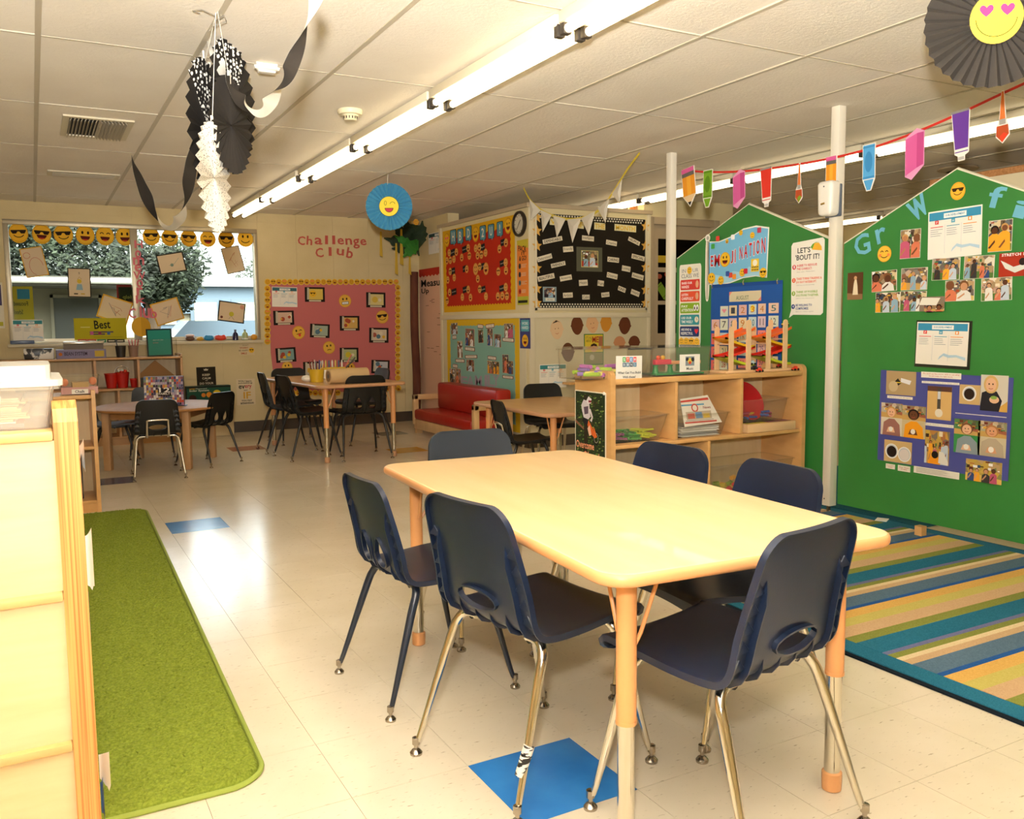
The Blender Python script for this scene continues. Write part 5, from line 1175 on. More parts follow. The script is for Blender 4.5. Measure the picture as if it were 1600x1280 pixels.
# pink board
pk = empty('pink_board', (0, 9.46, 0), 'pink paper bulletin board with emoji border and framed drawings on the far wall', 'bulletin board')
F = FP(FARW, c3_, 188, 322, 842, 858, off=.004); F.sheet('#c9716f', poly=[(.02, 0), (1, 0), (1, 1), (0, 1), (0, .38), (.012, .2)]); base = F.build('backing_paper', parent=pk)
def pin(pl, f, a, b, c, d, rot, draw, name, parent, off=.007, **k):
    K = FP(pl, f, a, b, c, d, rot, off=off); draw(K); return K.build(name, parent=parent)
pin(FARW, c3_, 205, 347, 335, 447, -.02, lambda K: K.report('#3a6a74', 7), 'planning_sheet', pk)
for i, (a, b, c, d, col, c2c) in enumerate(((370, 348, 472, 422, '#e0c25a', '#d89a2a'), (677, 374, 775, 450, '#dccc8a', '#d8b84a'), (213, 466, 318, 537, '#d8b8a0', '#c88a80'), (396, 533, 496, 600, '#a8b8a4', '#c8a050'), (545, 492, 645, 565, '#d8b060', '#c8783a'), (692, 552, 790, 625, '#dcccb0', '#a85a4a'), (225, 652, 328, 722, '#8aa8a0', '#e0b83a'), (545, 652, 640, 722, '#b8c08a', '#d8c83a'), (362, 722, 462, 795, '#d0c4a8', '#b08a5a'), (703, 714, 795, 778, '#c8ccd0', '#e0a83a'))):
    def dr_(K, col=col, c2c=c2c, i=i):
        K.sheet('#241a14'); K.rect(.12, .16, .9, .88, col); R = random.Random(i)
        if i == 0: K.emoji(.4, .55, .16, 'sm')
        elif i in (1, 7): K.ell(.45, .52, .15, c2c); K.ell(.7, .5, .08, '#e8dcc0')
        else:
            for _ in range(5): K.ell(R.uniform(.25, .8), R.uniform(.35, .72), R.uniform(.04, .12), R.choice([c2c, '#e8b83a', '#b0503a', '#5a7a8a', '#e8dcc0']))
        K.rect(.2, .02, .8, .13, '#cfc4a8'); K.poly([(.1, .16), (.2, .16), (.22, .95), (.12, .97)], '#c4bca4')
    pin(FARW, c3_, a, b, c, d, random.Random(i+40).uniform(-.06, .06), dr_, 'framed_drawing', pk)
for u, v, r, k in ((572, 417, 32, 'et'), (758, 497, 32, 'sm'), (340, 575, 33, 'wk'), (492, 650, 31, 'ef'), (283, 748, 28, 'em'), (598, 752, 26, 'em')):
    pin(FARW, c3_, u-r, v-r, u+r, v+r, .1, lambda K, k=k: (K.sheet('#e0a83a', poly=circ(.5, .5, .5)), K.emoji(.5, .5, .5, k, '#e8b84a', '#2a1a10', '#d0922a')), 'emoji_cutout', pk)
bmsh = {}
pts = [(185+i*27.9, 322) for i in range(24)]+[(184, 355+i*29.5) for i in range(10)]+[(835, 350+i*28.2) for i in range(18)]+[(283+i*28, 876) for i in range(10)]+[(783+i*28, 853) for i in range(3)]
for i, (u, v) in enumerate(pts):
    k = i % 5
    if k not in bmsh:
        K = Flat(Plane((0, 0, 0), (1, 0, 0), (0, -1, 0)), 0, 0, .068, .068, 0, .0); K.sheet('#e8cc58', poly=circ(.5, .5, .5, n=14)); K.emoji(.5, .5, .42, ('em', 'sm', 'co', 'hm', 'eo')[k], '#dca42c', '#5a3410', '#c88a1c'); bmsh[k] = K.mb.mesh('border_circle')
    a = FARW.at(*c3_(u, v)); o = bpy.data.objects.new('border_circle', bmsh[k]); COL.objects.link(o); o.parent = pk; o.location = (a[0], -.003, a[1]); o.rotation_euler = (pi/2, 0, 0)

# ================================================================ NOOK WALLS
mw = empty('measure_board', (3.965, 9.0, 0), 'tall pink growth chart reading Measure Up with a red border in the far corner', 'board')
cA = lambda u, v: sc(u, v, 6.4, 560, 280)
F = Flat.px(SIDEW, 649, 402, 690, 470, off=.004); a0 = SIDEW.at(649, 402); a1 = SIDEW.at(690, 399)
def flatbox(pl, l, r, b, t, off=.004): return Flat(pl, (l+r)/2, (b+t)/2, r-l, t-b, 0, off)
l_, r_ = SIDEW.at(650, 400)[0], -8.60
F = flatbox(SIDEW, l_, r_, .12, 1.75); F.sheet('#b83020'); F.rect(.07, .0, 1, .955, '#dcb49c')
for i in range(26): F.poly([(.07, .03+i*.036), (.1, .048+i*.036), (.07, .066+i*.036)], '#b83020')
for i in range(9): F.poly([(.1+i*.1, .955), (.15+i*.1, .943), (.2+i*.1, .955)], '#b83020')
F.text('Measure', .17, .875, .92, .925, '#1e1a16', True); F.text('Up', .17, .82, .4, .865, '#1e1a16', True)
R = random.Random(5)
for _ in range(22): x, y = R.uniform(.3, .9), R.uniform(.35, .8); F.rect(x, y, x+.09, y+.003, '#6a4a3a')
F.build('chart', parent=mw)
F = Flat.px(SIDEW, 671, 366, 689, 396, off=.004); a = SIDEW.at(670, 366); b = SIDEW.at(670, 398); F = flatbox(SIDEW, a[0], -8.58, b[1], a[1]); F.report('#39524e', 9); F.build('planning_sheet', 'white planning sheet with dark header above the growth chart in the far corner', 'sheet')
# HBD board
hb = empty('birthday_board', (3.865, 7.8, 0), 'red birthday bulletin board with yellow border reading HBD 2U', 'bulletin board')
TLa = NOOKA.at(*c4_(210, 205)); BRa = NOOKA.at(*c4_(664, 690)); l_, r_ = TLa[0], BRa[0]; b_, t_ = 1.245, 2.095
F = flatbox(NOOKA, l_, r_, b_, t_); F.sheet('#dba814'); F.build('yellow_border', parent=hb)
def scallop(x0, y0, x1, y1, s, a, w, h):
    P = []
    nx, ny = int((x1-x0)*w/s), int((y1-y0)*h/s)
    for i in range(nx): P += [(x0+(x1-x0)*i/nx, y0), (x0+(x1-x0)*(i+.5)/nx, y0+a/h)]
    for i in range(ny): P += [(x1, y0+(y1-y0)*i/ny), (x1-a/w, y0+(y1-y0)*(i+.5)/ny)]
    for i in range(nx): P += [(x1-(x1-x0)*i/nx, y1), (x1-(x1-x0)*(i+.5)/nx, y1-a/h)]
    for i in range(ny): P += [(x0, y1-(y1-y0)*i/ny), (x0+a/w, y1-(y1-y0)*(i+.5)/ny)]
    return P
F = flatbox(NOOKA, l_, r_, b_, t_, .0065); F.sheet('#b82a10', .0008, poly=scallop(.045, .065, .955, .89, .055, .014, F.w, F.h)); F.build('red_paper', parent=hb)
for ch, u, v in (('H', 278, 248), ('B', 322, 243), ('D', 374, 225), ('2', 463, 222), ('U', 515, 213), ('!', 570, 197)):
    pin(NOOKA, c4_, u-20, v-48, u+20, v+46, 0, lambda K, ch=ch: (K.sheet('#1e3038', poly=rrect(0, .1, 1, 1, .12)+[]), K.poly(rrect(.06, .14, .94, .96, .12), '#5a94a4'), K.poly([(.55, .14), (.8, .14), (.62, .0)], '#5a94a4'), K.text(ch, .3 if ch != '!' else .42, .28, .7 if ch != '!' else .58, .84, '#e8e0c8', True)), 'letter_card', hb, .009)
for u, v, rx, ry, k in ((238, 262, 17, 40, 'hm'), (418, 225, 20, 45, 'co'), (622, 172, 22, 46, 'wo')):
    pin(NOOKA, c4_, u-rx, v-ry, u+rx, v+ry, 0, lambda K, k=k: (K.sheet('#c8901c', poly=circ(.5, .5, .5)), K.emoji(.5, .5, .5, k, '#e8b428', '#5a3410', '#c8901c')), 'emoji_cutout', hb, .009)
c13 = lambda u, v: sc(u, v, 8.0, 690, 340)
MON = ('January', 'February', 'March', 'April', 'May', 'June', 'July', 'August', 'September', 'October', 'November', 'December')
for m_, (u, v) in zip(MON, ((150, 438), (297, 400), (525, 372), (775, 312), (155, 668), (300, 640), (524, 610), (765, 575), (165, 930), (303, 902), (530, 898), (762, 885))):
    w = 20+2.5*len(m_)/2
    pin(NOOKA, c13, u-w, v-36, u+w, v+36, .12, lambda K, m_=m_: (K.sheet('#221c1c', .0008), K.text(m_, .08, .38, .92, .62, '#d8d0bc')), 'month_card', hb, .009)
ems = [(105, 440), (195, 432), (77, 540), (120, 535), (165, 520), (262, 500), (343, 380), (357, 478), (437, 385), (482, 370), (460, 475), (508, 465), (560, 440), (735, 393), (815, 315), (118, 675), (168, 750), (88, 780), (325, 645), (487, 615), (436, 645), (565, 640), (463, 765), (720, 675), (812, 562), (816, 662), (110, 935), (80, 1040), (270, 995), (343, 900), (372, 1000), (487, 895), (565, 985), (715, 985), (770, 980), (827, 980), (813, 870)]
em2 = {}
for i, (u, v) in enumerate(ems):
    k = i % 4
    if k not in em2:
        K = Flat(Plane((0, 0, 0), (0, -1, 0), (-1, 0, 0)), 0, 0, .078, .080, 0, 0); K.sheet('#d89a4c', .0008, poly=circ(.5, .5, .5, n=14)); K.emoji(.5, .5, .5, ('em', 'co', 'eo', 'sm')[k], '#dca050', '#5a3010', '#c4842c'); em2[k] = K.mb.mesh('emoji_sticker')
    a = NOOKA.at(*c13(u, v)); o = bpy.data.objects.new('emoji_sticker', em2[k]); COL.objects.link(o); o.parent = hb
    o.matrix_basis = hb.matrix_basis.inverted() @ Matrix(((0, 0, -1, 3.87-.009), (-1, 0, 0, -a[0]), (0, 1, 0, a[1]), (0, 0, 0, 1)))
    if (u, v) in ((436, 645), (565, 640)): o.scale = (1.4, 1.5, 1)
# family board
fb = empty('family_board', (3.865, 7.8, 0), 'teal family photo board with a yellow border below the birthday board', 'bulletin board')
l_, r_ = NOOKA.at(699, 500)[0], NOOKA.at(812, 500)[0]; F = flatbox(NOOKA, l_, r_, .12, 1.175, .0055); F.sheet('#d8b020', .0008); F.build('yellow_border', parent=fb)
F = flatbox(NOOKA, l_, r_, .12, 1.175, .0067); F.sheet('#84b0a0', .0008, poly=scallop(.05, .06, .95, .935, .07, .008, F.w, F.h)); 
F.build('teal_paper', parent=fb)
for i, (u, v, w, h, n_) in enumerate(((285, 815, 42, 72, 1), (382, 870, 60, 112, 2), (450, 862, 34, 85, 1), (508, 868, 36, 110, 2), (556, 890, 44, 84, 2), (625, 828, 58, 92, 3), (320, 945, 34, 108, 1), (385, 1045, 50, 78, 1), (508, 1055, 34, 84, 2), (545, 1060, 44, 84, 2), (605, 1035, 40, 120, 1), (637, 1058, 34, 86, 1), (272, 1112, 34, 100, 1), (307, 1112, 38, 100, 1))):
    pin(NOOKA, c4_, u-w/2, v-h/2, u+w/2, v+h/2, random.Random(i).uniform(-.05, .05), lambda K, i=i, n_=n_: (K.sheet('#c8b898', .0008), K.photo(.03, .02, .97, .98, 60+i, random.Random(i).choice(['#6a4430', '#8a5a40', '#a08a70', '#4a3830']), n_, big=(n_ == 1), floor='#7a5038')), 'photo', fb, .009)
for i, (u, v, w) in enumerate(((285, 868, 26), (448, 800, 34), (508, 798, 54), (622, 885, 74), (382, 942, 62), (320, 1015, 56), (390, 990, 76), (290, 1048, 30), (520, 998, 54), (620, 1118, 68))):
    pin(NOOKA, c4_, u-w/2, v-13, u+w/2, v+13, random.Random(i).uniform(-.06, .06), lambda K: (K.sheet('#7a3028', .0008), K.rect(.05, .15, .95, .85, '#e0d4c0'), K.text('family', .2, .35, .8, .65, '#6a5040')), 'name_label', fb, .009)
for ch, u in zip('FAMILY', (345, 385, 435, 482, 515, 545)):
    w = 22 if ch != 'I' else 9
    pin(NOOKA, c4_, u-w, 1102-10*(u-345)/200+8, u+w, 1178, 0, lambda K, ch=ch: K.text(ch, 0, 0, 1, 1, '#a898a4', True), 'letter', fb, .009)
F = Flat.px(NOOKA, *c4_(674, 278), *c4_(746, 655)); a = NOOKA.at(*c4_(674, 278)); b = NOOKA.at(*c4_(747, 655)); F = flatbox(NOOKA, a[0], b[0], 1.285, 1.86); F.sheet('#e8883a'); F.rect(0, 0, 1, .13, '#b8b83a'); F.poly([(0, .93), (1, .86), (1, 1), (0, 1)], '#c8b83a')
F.text('PACK', .12, .82, .85, .91, '#1a1a18', True, rot=-.1); F.text('IT', .4, .765, .75, .815, '#1a1a18', True); F.text('& GO!', .2, .68, .85, .755, '#1a1a18', True)
for i, (c, d) in enumerate((('#4a4a40', .6), ('#3a4050', .47), ('#5a8a90', .34), ('#d8402a', .21))): F.poly(rrect(.14, d-.04, .34, d+.04, .05), c); F.lines(.4, d-.03, .9, d+.03, 3, '#dcc0a0', i)
F.rect(.08, .03, .92, .07, '#2a2a18'); F.build('pack_poster', 'tall orange poster reading pack it and go right of the birthday board', 'poster')
a = NOOKA.at(*c4_(692, 725)); b = NOOKA.at(*c4_(758, 900)); F = flatbox(NOOKA, a[0], b[0], .895, 1.165); F.sheet('#3f3f78'); F.poly(scallop(.08, .55, .92, .96, .03, .008, F.w, F.h), '#5aa4b4'); F.text('WORK', .2, .78, .8, .88, '#e4eef0', True); F.text('HARD', .2, .64, .8, .74, '#e4eef0', True); F.emoji(.5, .26, .3, 'eo', '#e8b42c'); F.build('cheer_poster', 'small purple and blue poster with an open-mouthed emoji at the nook corner', 'poster')
# wall clock on the nook side wall
a = NOOKA.at(*c4_(694, 160)); ck = empty('wall_clock', (3.87, -a[0], a[1]), 'round black-rimmed wall clock at the corner of the nook', 'clock')
Mx = Matrix(((0, 0, -1, 0), (-1, 0, 0, 0), (0, 1, 0, 0), (0, 0, 0, 1)))
MB().lathe([(.088, 0), (.110, 0), (.115, .012), (.110, .03), (.097, .034), (.088, .024), (.088, 0)], mat('clock_rim', '#2a2018', .35), 40, M=Mx, cap=False).build('rim', ck)
MB().lathe([(0, .016), (.089, .016)], mat('clock_face', '#cfc8b4', .4), 40, M=Mx, cap=False).build('dial', ck)
mb = MB(); dk = mat('clock_mark', '#3a3028', .5)
for i in range(12):
    t = i*pi/6; mb.box(-.003, .003, .068, .081, .0165, .018, dk, M=Mx @ Matrix.Rotation(t, 4, 'Z'))
mb.build('marks', ck)
for ang, l, w in ((-.75, .045, .005), (2.45, .065, .004)): MB().box(-w/2, w/2, -.012, l, .019, .021, dk, M=Mx @ Matrix.Rotation(ang, 4, 'Z')).build('hand', ck)
# black board on the nook front
c14 = lambda u, v: sc(u, v, 7.273, 800, 330)
bb = empty('month_board', (4.5, 6.745, 0), 'black bulletin board with star borders and white word cards on the nook front', 'bulletin board')
a = NOOKF.at(*c14(270, 60)); b = NOOKF.at(*c14(1505, 1100)); L0, R0, B0, T0 = a[0], b[0], b[1], 2.085
DOT = mat('dotted_border', '#181410', .6)
F = flatbox(NOOKF, L0, R0, B0, T0); F.sheet('#1c160c')
for row, y0 in ((0, .0), (1, .945)):
    F.rect(0, y0, 1, y0+.055, '#14120e'); n_ = 40
    for rr in range(2): F.polys([circ(.012+(i+(rr % 2)*.5)*.97/n_, y0+.014+rr*.026, .0082, .0095, 8) for i in range(n_)], '#d0c8b4')
F.build('black_paper', parent=bb)
MB().box(L0-.02, L0, -.012, .004, B0-.02, T0, TRIMW).box(R0, R0+.02, -.012, .004, B0-.02, T0, TRIMW).box(L0-.02, R0+.02, -.012, .004, B0-.02, B0, TRIMW).build('frame', bb).location = (-4.5, 0, 0)
stm = MB().prism(star(0, 0, .052, 5, .45), 0, .004, paper('#d8a850')).mesh('star')
for u, vs_ in ((275, (70, 225, 395, 650, 880, 1045)), (1508, (175, 395, 640, 895, 1045))):
    for v in vs_:
        a = NOOKF.at(*c14(u, v)); o = bpy.data.objects.new('star', stm); COL.objects.link(o); o.parent = bb; o.rotation_euler = (pi/2, 0, 0); o.location = (a[0]-4.5, -.006, a[1])
for t, a_, b_, c_, d_ in (('VIP', 425, 85, 560, 165), ('OF', 690, 108, 812, 200), ('THE', 930, 130, 1055, 215), ('MONTH', 1160, 150, 1405, 238)):
    pin(NOOKF, c14, a_, b_, c_, d_, -.03, lambda K, t=t: (K.sheet('#d8cfa0', .0008), K.text(t, .06, .14, .94, .84, '#d8b030', True)), 'title_card', bb, .007)
for t, u, v, w, h, r in (('DEPENDABLE', 455, 330, 225, 60, 12), ('Intelligent', 858, 310, 135, 62, -3), ('Creative', 1125, 362, 122, 58, -7), ('HELPFUL', 1382, 342, 135, 52, -20), ('Friendly', 633, 433, 115, 66, 6), ('Determined', 365, 530, 170, 62, 15), ('FRIENDLY', 520, 607, 165, 52, 12), ('CARING', 1145, 553, 130, 60, -4), ('SPECIAL', 1428, 527, 148, 58, -10), ('Loving', 1292, 655, 96, 64, -8), ('BEAUTIFUL', 383, 753, 190, 62, 12), ('Amazing', 607, 760, 135, 60, 10), ('Diverse', 1133, 735, 120, 62, -10), ('Awesome', 1423, 742, 132, 60, -12), ('Happy', 805, 815, 98, 68, 4), ('Fun', 1003, 820, 70, 64, -6), ('KIND', 1243, 888, 86, 52, -18), ('Helpful', 1395, 930, 98, 58, -18), ('Artistic', 630, 955, 110, 58, 3), ('Calm', 835, 977, 84, 54, 1), ('Active', 1056, 950, 90, 54, 6)):
    pin(NOOKF, c14, u-w/2, v-h/2, u+w/2, v+h/2, radians(r), lambda K, t=t: (K.sheet('#dcd2b8', .0008), K.text(t, .07, .2, .93, .8, '#4a4034', t.isupper())), 'word_card', bb, .007)
pin(NOOKF, c14, 727, 405, 1020, 690, 0, lambda K: (K.sheet('#5a5a48', .0008), K.rect(.18, .17, .84, .86, '#d0c47a'), K.photo(.2, .2, .82, .84, 77, '#5f6a4c', 2, floor='#b03a2a'), K.rect(.62, .19, .8, .26, '#e8e4d8')), 'centre_photo', bb, .007)
pin(NOOKF, c14, 345, 860, 500, 1032, 0, lambda K: (K.sheet('#8aa0a8', .0008), K.photo(.1, .3, .9, .93, 78, '#4a2a2a', 1, big=True, floor='#2a2028'), K.rect(.18, .06, .86, .26, '#dcd8c8'), K.text('All Star', .3, .12, .74, .2, '#5a5a5a')), 'name_photo', bb, .007)
# head cut-outs and book page below it
for i, (u, v, w, h, c, r, lb) in enumerate(((918, 820, 82, 122, '#dcbc94', 5, 'cream head cut-out with a drawn hairline, leftmost'), (1045, 795, 76, 116, '#6a3a20', 3, 'brown head cut-out, upper row, left of the peach one'), (1140, 787, 76, 110, '#dcae80', 12, 'peach head cut-out with drawn face, upper row'), (1226, 778, 70, 114, '#c88a30', -5, 'golden head cut-out, upper row'), (1343, 795, 74, 110, '#66361e', -4, 'brown head cut-out, upper row, rightmost'), (988, 962, 78, 118, '#5f3820', 4, 'brown head cut-out below the others on the left'), (1310, 902, 72, 80, '#c48a62', 0, 'tan head cut-out partly behind the clear bin'), (1402, 900, 70, 82, '#6a3a22', 0, 'brown head cut-out just above the clear bin, right'), (1056, 1092, 60, 60, '#d8a070', 0, 'small peach head cut-out just above the shelf end'))):
    F = FP(NOOKF, c4_, u-w/2, v-h/2, u+w/2, v+h/2, radians(r), off=.004)
    F.sheet(c, poly=[(.5+.5*cos(t)*(1 if abs(sin(t)) > .3 or 1 else 1)*(.98-.14*max(0, -sin(t))), .5+.5*sin(t)) for t in [2*pi*k/24 for k in range(24)]]); F.polys([circ(.03, .5, .07, .07, 8), circ(.97, .5, .07, .07, 8)], c)
    if i in (0, 2, 8): F.line([(.38, .32), (.5, .27), (.62, .32)], .03, '#b0503a'); F.polys([circ(.38, .55, .03, n=6), circ(.62, .55, .03, n=6)], '#5a3a20')
    if i == 0: F.poly([(.2, .82), (.5, .98), (.8, .85), (.6, .9), (.45, .86), (.3, .9)], '#3a342a')
    F.build('head_cutout', lb, 'paper cut-out', 'paper head cut-outs on the nook wall')
F = FP(NOOKF, c4_, 1088, 848, 1210, 1040, off=.004); F.sheet('#3f7a34'); F.rect(.04, .42, .96, .97, '#dcc23a'); F.rect(.04, .04, .96, .4, '#8a8a5c'); F.text("IT'S ALL", .1, .84, .42, .92, '#4a4a20'); F.text('ABOUT', .1, .74, .4, .82, '#4a4a20'); F.text('ME!', .42, .72, .8, .92, '#b03428', True); F.ell(.5, .55, .18, '#e0aa78'); F.poly([(.3, .56), (.36, .66), (.5, .7), (.64, .66), (.7, .56), (.5, .62)], '#3a2418'); F.rect(.74, .6, .95, .92, '#a86a4a'); F.ell(.4, .25, .12, '#b8b8a0'); F.build('about_me_poster', 'yellow and green about me poster behind the clear bins', 'poster')
FP(NOOKF, c4_, 810, 1040, 978, 1180, off=.004).report('#3a8a8c', 12).build('planning_sheet', 'white planning sheet with teal header low on the nook wall', 'sheet')
MB().box(0, .5, -.12, 0, 0, .02, MAPLEO).build('ledge', loc=(NOOKF.at(878, 597)[0], 6.745, NOOKF.at(878, 597)[1]-.02)); tag(bpy.data.objects['ledge'], 'short wooden ledge on the nook wall behind the cubby shelf', 'ledge')
# cut-outs behind the door glass
for c, u0, v0, u1, v1, r, lb in (('#b89a2a', 1023, 399, 1050, 411, 0, 'yellow crayon cut-out in the upper door pane'), ('#6a8a24', 1024, 450, 1048, 463, -.9, 'green crayon cut-out in the middle door pane')):
    F = Flat.px(Plane((0, 6.885, 0), (1, 0, 0), (0, -1, 0)), u0, v0, u1, v1, r); F.sheet(c, poly=[(0, .0), (.8, 0), (1, .35), (1, .65), (.8, 1), (0, 1)]); F.rect(.08, 0, .12, 1, '#4a4a20'); F.rect(.7, 0, .74, 1, '#4a4a20'); F.build('crayon_cutout', lb, 'paper cut-out')
for u, v in ((1030, 432), (1042, 429)):
    F = Flat.px(Plane((0, 6.885, 0), (1, 0, 0), (0, -1, 0)), u-4, v-4, u+4, v+4); F.sheet('#9a4a30', poly=circ(.5, .5, .5)); F.build('red_dot', 'red paper dot in the middle door pane, '+('left' if u < 1035 else 'right')+' one', 'paper cut-out')

F = Flat.px(FARW, -46, 441, 8, 513, off=.004); F.sheet('#e4dcc8'); F.rect(.05, .5, .95, .95, '#4a4468'); F.rect(.6, .55, .9, .9, '#7a6a9a'); F.rect(.05, .05, .95, .14, '#b8b03a'); F.lines(.1, .2, .9, .45, 4, '#8a8478'); F.build('side_poster', 'purple and white poster on the wall left of the window, cut by the picture edge', 'poster')
# ================================================================ CEILING DECORATIONS AND FIXTURES
def rosette(mb, r, n, m, dep=.02, hub=.004, m2=None, split=None, M=None, seed=0):
    """pleated paper fan disc in the local xz plane, facing -y"""
    K = 2*n
    for i in range(K):
        a0, a1 = 2*pi*i/K, 2*pi*(i+1)/K; d0, d1 = (dep if i % 2 else -dep), (-dep if i % 2 else dep)
        v = [(hub*cos(a0), d0*.1, hub*sin(a0)), (r*cos(a0), d0, r*sin(a0)), (r*cos(a1), d1, r*sin(a1)), (hub*cos(a1), d1*.1, hub*sin(a1))]
        mm = m2 if (m2 and split(a0+pi/K)) else m
        mb.add(v, [(0, 1, 2, 3)], mm, False, M)
    return mb
BLK = mat('black_tissue', '#2a2622', .8, spec=.2); GRYF = mat('charcoal_card', '#4a4540', .7, spec=.3)
BLUF = mat('blue_card', '#4f9cc4', .7, spec=.3)
WHF = mat('white_dotted_tissue', '#d8d2c4', .8, spec=.2, fn=lambda nt, b: nt.links.new(ramp(nt, (lambda vo: (vo.inputs.__getitem__('Scale').__setattr__('default_value', 110), nt.links.new(coords(nt), vo.inputs['Vector']), vo.outputs['Distance'])[2])(nt.nodes.new('ShaderNodeTexVoronoi')), [(.22, '#6a645a'), (.32, '#d8d1c2')]), b.inputs['Base Color']))
DOTF = mat('black_white_dot_tissue', '#6a665e', .8, spec=.2, fn=lambda nt, b: nt.links.new(ramp(nt, (lambda vo: (vo.inputs.__getitem__('Scale').__setattr__('default_value', 52), vo.inputs['Randomness'].__setattr__('default_value', .35), nt.links.new(coords(nt), vo.inputs['Vector']), vo.outputs['Distance'])[3])(nt.nodes.new('ShaderNodeTexVoronoi')), [(.36, '#f0ebe0'), (.44, '#1c1916')]), b.inputs['Base Color']))
STRG = mat('white_string', '#e6e0d2', .7); WIRE = mat('grey_wire', '#9a958a', .4, metal=.5)
def face_disc(parent, M, r, kind, name='emoji_face', col='#f6de4a'):
    pl = Plane((0, 0, 0), (1, 0, 0), (0, -1, 0)); F = Flat(pl, 0, 0, 2*r, 2*r, 0, 0); F.sheet('#4a4030', poly=circ(.5, .5, .5, n=36)); F.poly(circ(.5, .5, .485, n=36), col)
    if kind == 'heart':
        for q in (-.38, .38): F.poly([(.5+(q+x*.26)*.5, .5+(.30+y*.24)*.5) for x, y in ((0, -1), (.55, -.5), (.95, .05), (.98, .45), (.75, .8), (.4, .85), (.1, .6), (0, .42), (-.1, .6), (-.4, .85), (-.75, .8), (-.98, .45), (-.95, .05), (-.55, -.5))], '#e0407e')
        F.line([(.5+.375*sin(t), .5+.01-.36*cos(t)) for t in [-1.5+.2*i for i in range(16)]], .016, '#4a4420')
    else:
        F.line([(.32+.055*cos(t), .66+.11*sin(t)) for t in [2*pi*i/14 for i in range(15)]], .018, '#3a3010'); F.line([(.68+.12*cos(t), .62+.1*sin(t)) for t in [pi*i/8 for i in range(9)]], .02, '#3a3010')
        P = [(.28, .42), (.72, .42)]+[(.5+.22*cos(t), .42-.22*sin(t)) for t in [pi*i/9 for i in range(1, 9)]]; F.poly(P, '#4a2a1a'); F.poly([(.5+(x-.5)*.86, .40+(y-.42)*.8) for x, y in P], '#c8405a')
    o = F.build(name); o.parent = parent; o.matrix_basis = M @ o.matrix_basis; return o
def fan(name, pos, r, n, m, yaw, label, cat='paper fan', kind=None, rf=0, dep=.02, tilt=0, **k):
    e = empty(name, pos, label, cat); e.rotation_euler = (tilt, 0, yaw)
    rosette(MB(), r, n, m, dep, **k).build('pleated_disc', e)
    if kind: face_disc(e, Matrix.Translation((0, -dep-.004, 0)), rf, kind)
    return e
# blue fan with winking face, hanging near the far wall
top = PZ(608, 272, CEIL); p = PY(608, 323, top.y)
fb_ = fan('paper_fan', p, .183, 30, BLUF, -.42, 'light blue pleated paper fan with a winking emoji, hanging left of the birthday board', kind='wink', rf=.078, dep=.014)
MB().tube([(-.01, 0, .17), (-.003, 0, top.z-p.z)], .0018, STRG, 6).build('string', fb_)
# charcoal fan with heart-eyed face, upper right
p = CC + ray(1554, 30)/FOC*2.9
fc_ = fan('paper_fan', p, .215, 34, GRYF, -.75, 'charcoal pleated paper fan with a heart-eyed yellow emoji, upper right corner', kind='heart', rf=.083, dep=.018, tilt=.12)
MB().tube([(0, 0, .2), (0, 0, CEIL-p.z)], .0016, STRG, 6).build('string', fc_)
# cluster of hanging tissue fans, upper left
hk = PZ(338, 20, CEIL); Yc = hk.y
def cl(u, v, d): return CC + ray(u, v)/FOC*d
GF = 'tissue paper fans hanging in the upper left cluster'
def tis(u, v, hp, d, yaw, m, label, m2=None, split=None, seed=0):
    r = hp/FOC*d; p = cl(u, v, d); t = fan('tissue_fan', p, r, 27, m, yaw, label, 'paper fan', dep=.009, m2=m2, split=split); t['group'] = GF; return t, p, r
vis = atan2(CR.y, CR.x)
def add_string(t, p, r, u, v):
    q = PZ(u, v, CEIL-.002); R = Matrix.Rotation(-t.rotation_euler.z, 4, 'Z')
    MB().tube([(0, 0, r*.95), R @ Vector((q.x-p.x, q.y-p.y, q.z-p.z))], .0014, STRG, 6).build('string', t)
    MB().box(-.010, .010, -.003, .003, r*.86, r*1.12, WHITEP).build('hanging_tab', t)
t, p, r = tis(365, 158, 93, 3.72, 1.02, GRYF if False else BLK, 'tall black fan with a dotted upper part, at the back right of the cluster', DOTF, lambda a: .95 < a < 2.6); add_string(t, p, r, 345, 22)
t, p, r = tis(324, 203, 106, 3.60, 1.15, BLK, 'black fan with a dotted upper part, at the left of the cluster', DOTF, lambda a: .62 < a < 2.4); add_string(t, p, r, 338, 20)
t, p, r = tis(361, 196, 74, 3.55, .95, BLK, 'plain black fan at the middle right of the cluster'); add_string(t, p, r, 340, 18)
t, p, r = tis(335, 278, 84, 3.40, 1.12, WHF, 'white dotted fan hanging lowest in the cluster'); add_string(t, p, r, 337, 20)
tag(MB().tube([(hk.x+x, hk.y+y, CEIL-.012-z) for x, y, z in ((-.06, .0, .0), (-.09, -.02, .0), (-.06, -.05, .002), (-.01, -.02, .006), (.0, .03, .01), (.02, -.04, .006), (.04, .02, .008), (.0, .05, .02), (-.02, .06, .04))], .0018, WIRE, 6).build('wire_hook'), 'twisted thin wire hook on the ceiling above the tissue fans', 'wire hook')
